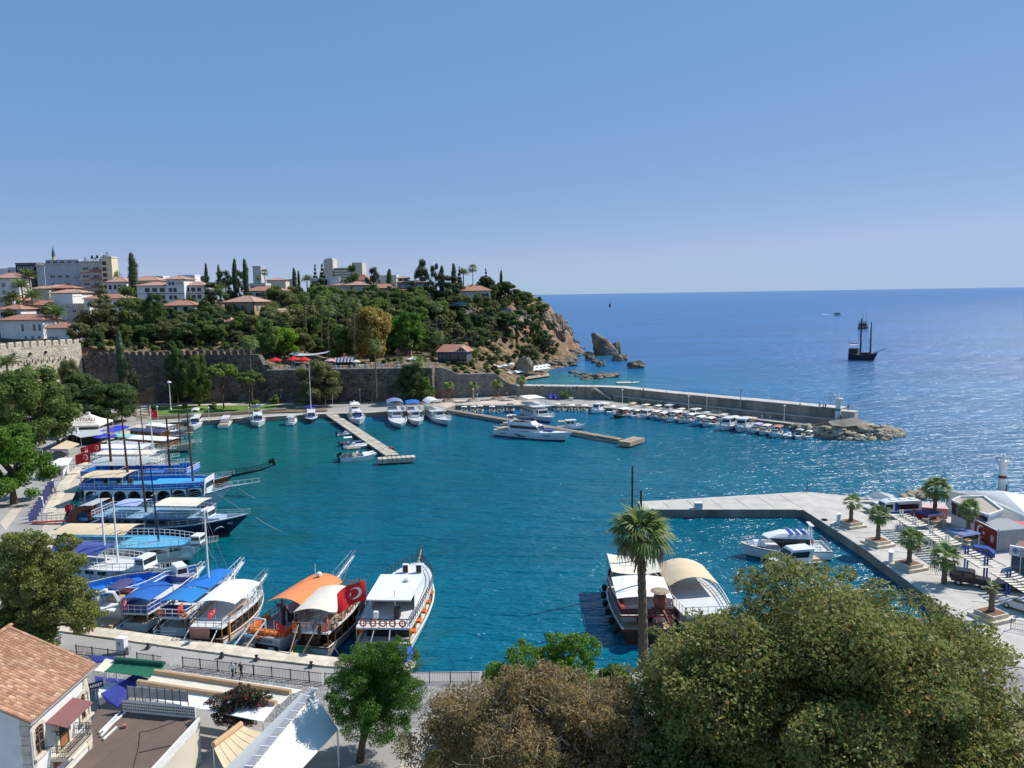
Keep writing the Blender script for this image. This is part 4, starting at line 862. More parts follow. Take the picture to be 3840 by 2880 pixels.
def window(parent,x,y,z,w,h,side,trim,pane=GLASS,d=0.0,bars=True):      # side: 0 front (-y), 1 right (+x), 2 left (-x)
    key = (round(w,2),round(h,2),trim.name,pane.name,bars)
    if key not in _wc:
        f = 0.12*max(0.7,min(w,1.4)); mb = MB(); mb.box((0,-0.05,h/2),(w+f,0.12,f)).box((0,-0.05,-h/2),(w+f*1.4,0.16,f)).box((-w/2,-0.05,0),(f,0.12,h)).box((w/2,-0.05,0),(f,0.12,h))
        if bars: mb.box((0,-0.04,0),(f*0.5,0.08,h)).box((0,-0.04,h*0.12),(w,0.08,f*0.5))
        _wc[key] = (mb.mesh('window',trim),MB().box((0,0.0,0),(w,0.06,h)).mesh('pane',pane))
    a,b = _wc[key]; o = link('window',a,parent,(x,y,z),(0,R(90),R(-90))[side]); link('pane',b,o); return o
def hip_roof(parent,w,d,z,over,rise,m,fascia=TRIMB,ridge=None,gable=False,name='roof',tiles_uv=True):
    W,Dp = w/2+over,d/2+over; rl = ridge if ridge is not None else max(0.0,(W-Dp) if W > Dp else 0.0); ry = 0.0 if W >= Dp else (Dp-W)
    if gable: rl,ry = W,0.0
    v = [(-W,-Dp,z),(W,-Dp,z),(W,Dp,z),(-W,Dp,z),(-rl,-ry,z+rise),(rl,ry,z+rise)]
    if W >= Dp: fs = [(0,1,5,4),(1,2,5),(2,3,4,5),(3,0,4)]
    else: v[4] = (0,-ry,z+rise); v[5] = (0,ry,z+rise); fs = [(0,1,4),(1,2,5,4),(2,3,5),(3,0,4,5)]
    mb = MB(); mb.add(v,fs); uv = []
    for f in fs:
        p0,p1 = Vector(v[f[0]]),Vector(v[f[1]]); u = (p1-p0).normalized(); n = u.cross(Vector(v[f[2]])-p0).normalized(); t = n.cross(u); uv.append([((Vector(v[i])-p0).dot(u),(Vector(v[i])-p0).dot(t)) for i in f])
    mb.uv = uv; o = mb.build(name,m,parent)
    MB().box((0,0,z-0.1),(2*W-0.04,2*Dp-0.04,0.18)).build('eave',fascia,o)
    cp = MB(); rr = 0.12
    for a,b in ((0,4),(3,4),(1,5),(2,5)) if W >= Dp else ((0,4),(1,4),(2,5),(3,5)): cp.cyl(v[a],v[b],rr,n=5)
    cp.cyl(v[4],v[5],rr,n=5); cp.build('ridge_tiles',m,o); return o
def house(label,pxc,py_eave,Y,wpx,dep,wall,roof,rz=0.0,rise=1.6,over=0.7,wh=None,rows=(),side=(),trim=TRIMD,name='house',flat=False,chim=(),pane=GLASS,base=None,fascia=TRIMB,group=None,sk=1):
    q = D(pxc,py_eave,Y); w = wpx*Y/FPX
    zb = base if base is not None else tz(q.x,Y+dep/2)-1.5; zb = min(zb,q.z-2.5)
    if wh: zb = min(zb,q.z-wh)
    t = thing(name,label,'building',(q.x,Y+dep/2,zb),rz,group); h = q.z-zb
    MB().box((0,0,h/2),(w,dep,h)).build('wall',wall,t)
    if flat:
        MB().box((0,0,h+0.15),(w+0.3,dep+0.3,0.3)).build('roof',CONC if flat == 1 else TRIMW,t)
        for s in (-1,1): MB().box((s*(w/2),0,h+0.55),(0.2,dep+0.2,0.6)).build('parapet',wall,t)
        MB().box((0,-dep/2,h+0.55),(w,0.2,0.6)).build('parapet',wall,t)
    else:
        hip_roof(t,w,dep,h,over,rise,roof,fascia)
    for (dz,n,ww,hh,a,b) in rows:
        for k in range(n):
            x = -w/2+w*(a+(b-a)*(k+0.5)/n); window(t,x,-dep/2-0.02,h-dz,ww,hh,0,trim,pane)
    for (dz,n,ww,hh,a,b) in side:
        for k in range(n): window(t,sk*(w/2+0.02),-dep/2+dep*(a+(b-a)*(k+0.5)/n),h-dz,ww,hh,1 if sk > 0 else 2,trim,pane)
    for (cx,cy,ch,m) in chim: MB().box((cx,cy,h+ch/2+0.3),(0.9,0.9,ch)).box((cx,cy,h+ch+0.4),(1.15,1.15,0.2)).build('chimney',m,t)
    return t,w,h
house('white villa with long red hip roof above the castle wall',84,1199,283,178,9,WW,TILE,R(-8),1.9,0.9,8,rows=[(3.0,1,1.1,2.6,.48,.58),(3.0,2,1.1,2.5,.74,.99),(6.6,3,1.0,1.2,.5,.98)],trim=TRIMW)
house('white villa wing with beige bay window by the battlements',232,1229,276,118,8,WW,TILE,R(-8),2.0,0.8,7,rows=[(2.6,1,1.3,2.6,.84,.96),(4.0,3,1.0,1.6,.04,.4)],trim=TRIMW)
house('cream flat roofed house with yellow corner beside the date palm',272,1146,306,52,8,WB,None,R(6),flat=2,wh=8,rows=[(2.2,1,1.6,1.3,.3,.75),(5.6,1,1.9,1.3,.3,.75)],trim=TRIMW)
house('pale yellow flat roofed house slice with small windows',302,1146,304,22,8,WY,None,R(6),flat=2,wh=8,rows=[(2.2,1,1.0,1.3,.2,.8),(5.6,1,1.0,1.3,.2,.8)],trim=TRIMW)
house('white flat roofed house end standing beside the feathery pine',321,1143,303,20,8,WW,None,R(6),flat=2,wh=9,rows=[(3.0,1,.5,1.8,.2,.8)],trim=TRIMW)
house('white block with stepped roof above the cream house',236,1112,318,70,7,WW,None,0,flat=2,wh=4)
house('white house with broad hip roof and four dark windows',388,1119,335,146,11,WW,TILE,R(-4),2.0,0.9,5,rows=[(2.4,4,1.0,1.5,.1,.92)],chim=[(6,2,1.2,WC)])
house('house with dark glazed upper storey under a red roof',245,1098,352,112,10,WW,TILEB,0,1.7,0.9,5,rows=[(1.9,4,1.4,1.6,.45,.98)])
house('dark timber attic house with twin red roofs',238,1080,362,68,8,TRIMB,TILE,0,1.4,0.9,4,rows=[(1.4,2,1.2,1.1,.1,.6)])
house('red roofed house with brown dormers left of the cream house',138,1144,316,115,10,WB,TILE,R(5),2.0,0.8,4,rows=[(1.9,3,1.2,1.2,.1,.9)])
house('red roofed cottage with round arched windows',36,1160,305,92,9,WW,TILE,R(-4),2.0,0.8,4,rows=[(2.0,3,1.1,1.5,.1,.7)],chim=[(-1.0,0,2.8,WW)])
house('house half hidden behind a red roof at the frame edge',20,1127,325,100,9,WC,TILE,0,2.2,0.8,4)
house('villa with arched dormer roof and glass balconies',22,1042,345,92,9,WW,TILEB,0,2.4,1.0,8,rows=[(3.2,2,1.8,1.9,.2,.95),(6.4,2,1.8,1.9,.2,.95)],trim=TRIMW,pane=LGLASS)
house('low roofed house between the palms and the apartment block',150,1082,375,66,8,WB,TILEB,0,1.4,0.7,3)
house('reddish roofed house below the grey apartments',205,1078,378,90,9,WB,TILEB,R(4),1.5,0.7,3)
house('white house with timber bay beside the tall cypress',438,1057,382,76,9,WW,TILEB,R(-3),2.4,0.8,6,rows=[(2.6,2,1.1,2.0,.05,.55),(2.6,2,1.6,2.0,.55,.98)])
house('low house with long roof right of the tall cypress',540,1052,385,105,10,WC,TILEB,0,2.2,0.8,4,rows=[(1.6,6,1.0,1.0,.3,.98)])
t,w,h = house('long white hotel with dark framed windows and blue string course',568,1070,362,110,12,WW,TILEB,0,1.8,0.9,8,rows=[(2.2,3,2.0,1.7,.22,.98),(5.6,3,1.6,1.6,.3,.98)]); MB().box((0,-6.06,h-3.9),(w,0.1,0.25)).build('string_course',NAVY,t)
t,w,h = house('white central tower of the hotel carrying its lettering',655,1047,358,66,12,WW,TILEB,0,1.6,0.8,11,rows=[(2.0,2,0.9,1.4,.1,.5),(5.0,2,1.3,1.7,.1,.6),(8.4,2,1.3,1.6,.1,.6)]); MB().box((0,-6.06,h-6.7),(w,0.1,0.25)).build('string_course',NAVY,t)
o = link('lettering',text_mesh('HOTEL',0.95,TRIMD),t,(w*0.26,-6.08,h-2.1)); o.rotation_euler = (R(90),0,0)
t,w,h = house('white right wing of the hotel with paired dark windows',726,1070,362,76,12,WW,TILEB,0,1.8,0.9,8,rows=[(2.0,3,1.7,1.7,.04,.9),(5.4,3,1.7,1.7,.04,.9)]); MB().box((0,-6.06,h-3.8),(w,0.1,0.25)).build('string_course',NAVY,t)
house('white corner house with carved quoins below the hotel',668,1145,322,108,9,WW,TILE,R(6),2.3,1.0,6,rows=[(2.0,1,1.5,2.4,.26,.44),(2.0,1,1.5,2.4,.6,.8)],chim=[(1,0,2.0,MAROON)])
t,w,h = house('mustard two storey mansion with white windows and hip roof',910,1132,320,122,11,WM,TILEB,R(-16),2.6,1.1,8,rows=[(2.6,5,1.15,2.2,.04,.98),(7.1,5,1.15,2.0,.04,.98)],side=[(2.6,3,1.0,2.2,.1,.9)],trim=TRIMB,pane=mat('pale_curtain_glass',(0.42,0.44,0.46),0.3,0.2,1.0),fascia=TRIMB)
MB().box((0,-5.56,h-4.8),(w,0.1,0.25)).build('string_course',TRIMB,t)
for s in (-1,1): MB().box((s*w/2,-5.5,h/2),(0.4,0.4,h)).build('corner_pilaster',TRIMB,t)
house('orange tan annex beside the mustard mansion',1022,1165,326,52,8,WM,None,R(-10),flat=1,wh=5)
house('white upper villa with dark window bands and red hip roof',985,1090,368,140,11,WW,TILE,R(-12),2.2,1.1,5,rows=[(1.9,1,4.0,1.5,.03,.25),(1.9,3,2.0,1.4,.36,.72),(1.9,1,2.2,1.5,.78,.96)],side=[(1.9,2,.9,1.6,.1,.7)])
house('small red tent shaped roof below the layered cedar',842,1208,306,72,7,WB,TILEB,R(-10),2.6,0.6,3)
house('pale modern house with glass front by the spire cypress',966,1068,400,58,9,WG,None,0,flat=2,wh=6,rows=[(2.0,3,2.0,1.6,.05,.95)],pane=LGLASS)
house('grey box house above the pale modern house',962,1003,430,30,8,WG,None,0,flat=1,wh=8)
house('white house under a shallow red roof on the ridge',1035,1050,420,70,9,WC,TILEB,0,1.0,0.6,4)
house('white modern villa with flat overhanging roof',1203,1047,420,80,10,WW,None,0,flat=2,wh=5,rows=[(1.8,2,4.0,1.6,.05,.8)])
house('white stair block of the modern villa',1250,1044,415,34,8,WW,None,R(10),flat=2,wh=5)
house('long low house with red roof in the woods',1305,1069,414,150,10,WB,TILEB,R(3),2.0,0.8,3)
house('small red roofed house with skylight near the pale hotel block',1362,1050,430,46,8,WW,TILE,R(-15),3.2,0.6,3)
house('long red roofed bungalow left of the timber house',1434,1080,416,112,10,WM,TILE,0,2.4,0.6,4,chim=[(5,0,1.8,WP)])
house('white flat roofed house on the ridge by the conical tree',1455,1037,445,62,9,WW,None,0,flat=2,wh=4)
house('timber clad villa with wide windows on the headland',1542,1058,420,112,11,WT,TILEB,R(5),1.0,1.1,7,rows=[(2.3,2,2.6,2.0,.1,.5),(2.3,1,4.0,2.0,.62,.9)],side=[(2.3,1,2,2,.2,.7)],trim=TRIMB,pane=mat('pale_sky_glass',(0.4,0.42,0.45),0.2,0.15,1.0))
house('cream penthouse on top of the timber villa',1510,1042,424,44,7,WC,TILEB,R(5),0.9,0.7,4,rows=[(1.2,2,2.0,1.2,.1,.9)])
house('mustard annex at the foot of the timber villa',1506,1088,414,54,8,WY,TILE,R(5),0.8,0.6,4,rows=[(1.7,2,1.6,1.5,.25,.7)])
house('cream villa with red hip roof and brown shutters on the headland',1775,1090,428,118,11,WC,TILE,R(10),3.2,1.2,6,rows=[(2.4,3,1.3,1.7,.52,.95)],side=[(2.4,1,1.2,1.7,.3,.7)],chim=[(-1,-1,3.2,WC)],trim=TRIMB)
house('small belvedere with red cap behind the headland villa',1715,1062,440,34,5,WC,TILE,0,1.4,0.6,4,rows=[(1.3,2,1.2,1.2,.1,.9)])
house('little pink house under the stone pine on the terrace',1512,1302,332,56,6,WP,TILE,R(4),1.6,0.5,4,base=12,rows=[(1.4,2,.7,.9,.1,.9)])
house('tiny white house at the far brow of the headland',1972,1122,505,26,6,WW,None,0,flat=2,wh=3)
house('grey shed with tin roof behind the terrace trees',1135,1275,330,40,6,WB,None,0,flat=1,wh=4,base=14)
# apartment blocks
def balcony(t,x,y,z,w,m,d=1.2): MB().box((x,y-d/2,z),(w,d,0.16)).box((x,y-d+0.05,z+0.5),(w,0.1,0.9)).build('balcony',m,t)
t,w,h = house('grey white apartment block with wide dark windows',230,993,402,128,14,WG,None,R(3),flat=1,wh=16,rows=[(6.0,4,2.6,1.5,.1,.95),(10.2,4,2.4,1.5,.1,.95),(14.0,3,2.4,1.5,.1,.9)],trim=TRIMW,name='apartment_building')
MB().box((0,-5,h+1.4),(w*0.92,3,2.6)).build('penthouse',WG,t)
for k in range(5): window(t,-w*0.4+k*w*0.2,-6.55,h+1.5,2.4,1.4,0,TRIMW)
for z in (5.2,9.4,13.4): balcony(t,w*0.38,-7,h-z-1.2,3.6,WG)
t,w,h = house('beige apartment block with stacked balconies and water tanks',336,985,398,82,13,WB,None,R(3),flat=1,wh=18,rows=[(3.0,2,3.2,1.6,.05,.95),(7.0,2,3.2,1.6,.05,.95),(11,2,3.2,1.6,.05,.95),(15,2,3.2,1.6,.05,.95)],trim=TRIMW,name='apartment_building')
for z in (4.6,8.6,12.6,16.6):
    for x in (-0.25,0.26): balcony(t,x*w,-6.5,h-z,w*0.44,WB if x < 0 else mat('terracotta_balcony',(0.3,0.17,0.13),0.8),1.4)
for k in range(9): MB().lathe([(0.5,0),(0.55,0.1),(0.55,1.5),(0.3,1.7)],(0,0,0),9).build('water_tank',[PLASTIC,STEEL,IRON][k % 3],t,loc=(-w*0.42+k*w*0.105,random.uniform(-4,2),h+0.6+(k % 3)*0.9))
for k in range(5): MB().box((0,0,0),(2.2,1.4,0.12)).build('solar_panel',GLASS,t,loc=(-w*0.3+k*2.6,-2,h+1.7+0.5*(k % 2)))[ 'x'] = 1
t,w,h = house('cream stair tower with brown panels and a tank on top',396,968,396,38,7,mat('sunny_cream',(0.7,0.6,0.42),0.9,0.08,.4),None,R(3),flat=1,wh=20,name='stair_tower')
for k in range(6): MB().box((-w*0.22,-3.56,h-2.6-k*3.0),(2.0,0.14,1.9)).build('panel',TRIMB,t)
MB().lathe([(0.75,0),(0.8,0.1),(0.8,2.8),(0.3,3.1)],(0,0,0),12).build('water_tank',STEEL,t,loc=(-0.8,0,h+0.3))
t,w,h = house('black clad building on the skyline left of the apartments',96,991,440,76,10,WD,None,0,flat=1,wh=9,rows=[(2.2,3,2.4,1.4,.05,.9)],trim=TRIMW)
house('pale grey building slab beside the black clad one',148,1000,440,34,10,WG,None,0,flat=1,wh=9)
for px,py,wv,lb in ((12,1012,44,'faint white house at the skyline edge'),(45,1008,30,'white far block left of the black clad building'),(590,1040,40,'grey far house beside the skyline mast'),(700,1036,60,'low cream roofline right of the skyline mast'),(1080,1052,30,'pale far wall beside the rounded cypress')): house(lb,px,py,470,wv,9,WW if wv > 35 else WG,None,0,flat=2,wh=5)
# minaret
q = D(203,985,620); t = thing('minaret','slender stone minaret with dark conical spire on the skyline','tower',(q.x,620,q.z-12)); MB().lathe([(1.6,0),(1.4,13),(2.1,13.4),(2.1,14.4),(1.3,14.6),(1.3,17)],n=10).build('shaft',WB,t); MB().lathe([(1.5,17),(1.0,20.5),(0.12,24.5),(0.05,26)],n=10).build('spire',mat('lead_cap',(0.12,0.14,0.2),0.5),t)
# far hotel block
q = D(1292,985,900); s = 900/FPX; t = thing('hotel_tower','pale grey slab hotel with end towers beyond the woods','building',(q.x,900,q.z-36),R(-4))
MB().box((0,0,14),(76*s,14,32)).build('wall',WC,t); MB().box((-53*s,0,18.5),(34*s,18,42)).build('end_tower',WB,t); MB().box((54*s,0,16.5),(38*s,18,38)).build('end_tower',WB,t)
for k in range(7): MB().box((0,-7.1,28-k*3.1),(72*s,0.3,1.1)).build('window_band',LGLASS if k else TRIMB,t)
MB().box((-53*s,0,40.2),(26*s,12,2.0)).build('plant_room',WG,t)
for x in (-58,-54,-48): MB().cyl((x*s,0,40),(x*s,0,44),0.15,n=4).build('antenna',GREYM,t)
# pavilion with trussed gable on the terrace
q = D(1706,1355,315); t = thing('pavilion','glazed terrace pavilion with red roof and white trussed gable','building',(q.x,318,q.z),R(-12)); s = 315/FPX
w,dp,hh = 112*s,9.0,3.9
MB().box((0,0,hh/2),(w*0.96,dp,hh)).build('glazed_wall',LGLASS,t)
for k in range(8): MB().box((-w*0.48+k*w*0.137,-dp/2-0.1,hh/2),(0.22,0.22,hh)).build('post',TRIMD,t)
MB().box((0,-dp/2-0.1,hh),(w,0.4,0.5)).build('beam',DBLUE,t); MB().box((0,-dp/2-0.08,0.5),(w,0.2,1.0)).build('skirting',TRIMD,t)
rf = MB(); W2 = w/2+0.8; D2 = dp/2+0.8
rf.add([(-W2,-D2,hh+.2),(0.1*w,-D2,hh+.2),(0.32*w,-D2,hh+2.4),(W2,-D2,hh+.2),(W2,D2,hh+.2),(-W2,D2,hh+.2),(0.32*w,0,hh+3.0),(-W2*0.75,0,hh+3.0)],[(0,1,2,6,7),(2,3,4,6),(4,5,7,6),(5,0,7)]); rf.uv = [[(rf.v[i][0],rf.v[i][1]) for i in f] for f in rf.f]; rf.build('roof',TILE,t)
tr = MB(); a,b,c = (0.12*w,-D2-.05,hh+.3),(W2*0.96,-D2-.05,hh+.3),(0.32*w+.3,-D2-.05,hh+2.3)
for p_,q_ in ((a,b),(a,c),(b,c),(((a[0]+b[0])/2,a[1],a[2]),c),((a[0]*.75+b[0]*.25,a[1],a[2]),(a[0]*.4+c[0]*.6,a[1],hh+1.5)),((a[0]*.25+b[0]*.75,a[1],a[2]),(b[0]*.5+c[0]*.5,a[1],hh+1.3))): tr.cyl(p_,q_,0.11,n=4)
tr.build('gable_truss',TRIMW,t)
# glass balconies on the cliff top
for pxa,pxb,py,Y,lb in ((1686,1745,1146,392,'blue glass viewing terrace on the cliff top'),(1877,1917,1172,420,'dark glass terrace lower down the headland')):
    a,b = D(pxa,py,Y),D(pxb,py,Y); t = thing('glass_terrace',lb,'terrace',(a+b)/2); wv = (b-a).length
    MB().box((0,2,0),(wv,5,0.4)).build('floor_slab',CONC,t); MB().box((0,-0.4,1.0),(wv,0.1,1.6)).build('glass_screen',mat('blue_glass',(0.12,0.22,0.3),0.1,.2),t); MB().box((0,1.5,2.6),(wv,4,0.2)).build('roof',TRIMD,t)
    for k in range(6): MB().box((-wv/2+k*wv/5,-0.35,1.3),(0.12,0.16,2.6)).build('post',TRIMD,t)
# ---------------------------------------------------------------- boats
class Hull:
    def __init__(s,L,B,f0,fm,fb,transom=0.75,rake=0.12,p=2.3):
        s.L,s.B,s.f0,s.fm,s.fb,s.tr,s.rk,s.p = L,B,f0,fm,fb,transom,rake,p
    def hb(s,t):
        t = min(max(t,0),1)
        return s.B/2*((s.tr+(1-s.tr)*math.sin(math.pi*t)) if t < 0.5 else max(0.012,1-((t-0.5)/0.5)**s.p))
    def zs(s,t): return s.fm+((s.f0-s.fm)*(1-t/0.4)**2 if t < 0.4 else (s.fb-s.fm)*((t-0.4)/0.6)**2)
    def pt(s,t,side,k=1.0,dz=0.0): return Vector((s.L*t,side*s.hb(t)*k,s.zs(t)+dz))
    def build(s,root,mats,deckm,bul=0.35,n=16,stripe=0.22,inner=WHITE,boot=0.2):
        mb = MB(); lev = [(-0.5,0.5,0),(0.0,0.84,0),(boot,0.88,1),(0.5,0.96,1),(-2,1.0,2),(-1,1.02,2)]   # z level, breadth, band above
        prev = None; ring = []
        for i in range(n+1):
            t = i/n; z = s.zs(t); b = s.hb(t); r = []
            sm = max(0.0,(t-0.55)/0.45)**1.6; off = s.rk*s.L
            for side in (1,-1):
                c = []
                for a,bw,_ in lev:
                    zz = a if a in (-0.5,0.0,boot) else z-stripe if a == -2 else z if a == -1 else boot+(z-stripe-boot)*0.5
                    fr = max(0,min(1,1-zz/z)); c.append((s.L*t-off*sm*fr,side*b*bw*(1-0.35*sm*fr),zz))
                r.append(c)
            ring.append(r)
        nl = len(lev)
        for i in range(n):
            for si in (0,1):
                for j in range(nl-1):
                    a,b,c,d = ring[i][si][j],ring[i+1][si][j],ring[i+1][si][j+1],ring[i][si][j+1]; mb.add([a,b,c,d],[(0,1,2,3) if si else (3,2,1,0)],lev[j][2] if j else 0)
        for j in range(nl-1): mb.add([ring[0][0][j],ring[0][1][j],ring[0][1][j+1],ring[0][0][j+1]],[(0,1,2,3)],lev[j][2] if j else 0)
        mb.build('hull',mats,root)
        ib = MB(); dk = MB(); iw = [[Vector((s.L*i/n*0.99+0.05,sd*max(0.0,s.hb(i/n)-0.14),s.zs(i/n)-bul)) for sd in (1,-1)] for i in range(n+1)]
        for i in range(n):
            for si,sd in ((0,1),(1,-1)):
                o0,o1 = Vector(ring[i][si][-1]),Vector(ring[i+1][si][-1]); q0,q1 = iw[i][si]+Vector((0,0,bul)),iw[i+1][si]+Vector((0,0,bul))
                ib.add([o0,o1,q1,q0],[(0,1,2,3)]); ib.add([q0,q1,iw[i+1][si],iw[i][si]],[(0,1,2,3)])
            dk.add([iw[i][0],iw[i][1],iw[i+1][1],iw[i+1][0]],[(0,1,2,3)])
        ib.add([Vector(ring[0][0][-1]),iw[0][0]+Vector((0,0,bul)),iw[0][1]+Vector((0,0,bul)),Vector(ring[0][1][-1])],[(0,1,2,3)]); ib.add([iw[0][0]+Vector((0,0,bul)),iw[0][0],iw[0][1],iw[0][1]+Vector((0,0,bul))],[(0,1,2,3)])
        ib.build('gunwale',inner,root); dk.build('deck',deckm,root); return s
def railing(root,pts,h,m,gap=1.1,rails=2,r=0.035,name='railing',closed=False,solid=None):
    mb = MB(); pts = [Vector(p) for p in pts]; seq = pts+([pts[0]] if closed else [])
    for a,b in zip(seq,seq[1:]):
        for k in range(rails): mb.cyl(a+Vector((0,0,h*(k+1)/rails)),b+Vector((0,0,h*(k+1)/rails)),r*(1.3 if k == rails-1 else 1),n=4,cap=False)
        n = max(1,int((b-a).length/gap))
        for k in range(n+1): q = a.lerp(b,k/n); mb.cyl(q,q+Vector((0,0,h)),r,n=4,cap=False)
    o = mb.build(name,m,root)
    if solid:
        pb = MB()
        for a,b in zip(seq,seq[1:]): pb.quad(a+Vector((0,0,h*.08)),b+Vector((0,0,h*.08)),b+Vector((0,0,h*.82)),a+Vector((0,0,h*.82)),0.03)
        pb.build('rail_panel',solid,o)
    return o
def canopy(root,x0,x1,w,z,m,camber=0.35,zdeck=None,post=STEEL,sag=0.0,slope=0.0,along=False):
    c = MB(); nx = 6
    def fn(u,v):
        y = (v-0.5)*w; a = (1-(2*v-1)**2) if not along else (1-(2*u-1)**2); return (x0+(x1-x0)*u,y,z+camber*a+slope*(u-0.5)-sag*math.sin(math.pi*u)*0.5)
    c.grid(fn,nx,6,0.05); o = c.build('canopy',m,root,True)
    if zdeck is not None:
        k = max(2,int((x1-x0)/2.6)+1); me = MB().cyl((0,0,zdeck),(0,0,z),0.035,n=4).mesh('canopy_post',post)
        for i in range(k):
            for s in (-1,1): link('canopy_post',me,root,(x0+0.1+(x1-x0-0.2)*i/(k-1),s*(w/2-0.06),0))
    return o
def star_crescent(mb,c,r,ax=(1,0,0),up=(0,0,1),th=0.02,fn=None):
    ax,up,c = Vector(ax),Vector(up),Vector(c); n = 18; out = []; inn = []
    for k in range(n+1):
        a = R(40)+R(280)*k/n; out.append((r*math.cos(a),r*math.sin(a)))
    for k in range(n+1):
        a = R(50)+R(260)*k/n; inn.append((0.25*r+0.8*r*math.cos(a),0.8*r*math.sin(a)))
    f = fn or (lambda u,v: c+ax*u+up*v)
    mb.add([f(*p) for p in out]+[f(*p) for p in inn],[(k,k+1,n+2+k,n+1+k) for k in range(n)])
    st = [((0.75*r)+(0.42 if k % 2 == 0 else 0.17)*r*math.cos(math.pi+k*math.pi/5),(0.42 if k % 2 == 0 else 0.17)*r*math.sin(math.pi+k*math.pi/5)) for k in range(10)]
    mb.add([f(0.75*r,0)]+[f(*p) for p in st],[(0,1+k,1+(k+1) % 10) for k in range(10)])
def flag(root,p,size,ang=0.0,pole=2.2,lean=(0,0),name='flag',droop=0.25):
    """Turkish ensign on a staff; p is the staff's foot"""
    p = Vector(p); top = p+Vector((lean[0],lean[1],pole)); MB().cyl(p,top,0.035,0.025,5).build('flag_staff',STEEL,root); ca,sa = math.cos(ang),math.sin(ang)
    def fn(u,v):
        x = u*size*1.45; y = 0.09*size*math.sin(u*7+v*2); return Vector((top.x+x*ca-y*sa,top.y+x*sa+y*ca,top.z-0.05-v*size-droop*size*u*u*1.3))
    mb = MB(); mb.grid(fn,10,5); o = mb.build(name,FLAGR,root,True); e = MB()
    for s in (1,-1):
        star_crescent(e,(0,0,0),size*0.3,fn=lambda u,v: fn(0.36+u/(size*1.45),0.5-v/size)+Vector((-sa*0.015*s,ca*0.015*s,0)))
    e.build('crescent_and_star',WHITE,o); return o
def mast(root,x,h,m,r=0.14,z0=0.0,yards=(),nest=None,stays=(),lean=0.02,y=0.0):
    mb = MB(); mb.cyl((x,y,z0),(x-lean*h,y,z0+h),r,r*0.6,8); o = mb.build('mast',m,root)
    if yards:
        yd = MB()
        for (zz,w) in yards: yd.cyl((x-lean*zz,y-w/2,z0+zz),(x-lean*zz,y+w/2,z0+zz),0.06,0.06,5)
        yd.build('yard',LWOOD,o)
    if nest:
        n = MB(); xx = x-lean*nest; n.box((xx,y,z0+nest),(1.3,1.3,0.08)); c = [(xx+a*0.65,y+b*0.65,z0+nest) for a,b in ((-1,-1),(1,-1),(1,1),(-1,1))]
        for i in range(4):
            a,b = Vector(c[i]),Vector(c[(i+1) % 4]); n.cyl(a,a+Vector((0,0,0.9)),0.03,n=4)
            for zz in (0.5,0.9): n.cyl(a+Vector((0,0,zz)),b+Vector((0,0,zz)),0.03,n=4)
        n.build('crows_nest',LWOOD,o)
    if stays:
        st = MB()
        for q in stays: st.cyl((x-lean*h*0.95,y,z0+h*0.95),q,0.014,n=3,cap=False)
        st.build('stays',GREYM,o)
    return o
def lifebuoy(root,c,ax='x',r=0.32): MB().torus(c,r,0.09,ax,12,5).build('lifebuoy',ORANGEP,root)
def seat_rows(root,x0,x1,w,z,m,n=4,ends=True,h=0.4):
    for k in range(n):
        x = x0+(x1-x0)*(k+0.5)/n
        for s in (-1,1): MB().box((x,s*w*0.27,z+h/2),((x1-x0)/n*0.7,w*0.36,h)).box((x-(x1-x0)/n*0.3,s*w*0.27,z+h),(0.15,w*0.36,h*0.8)).build('bench',m,root)
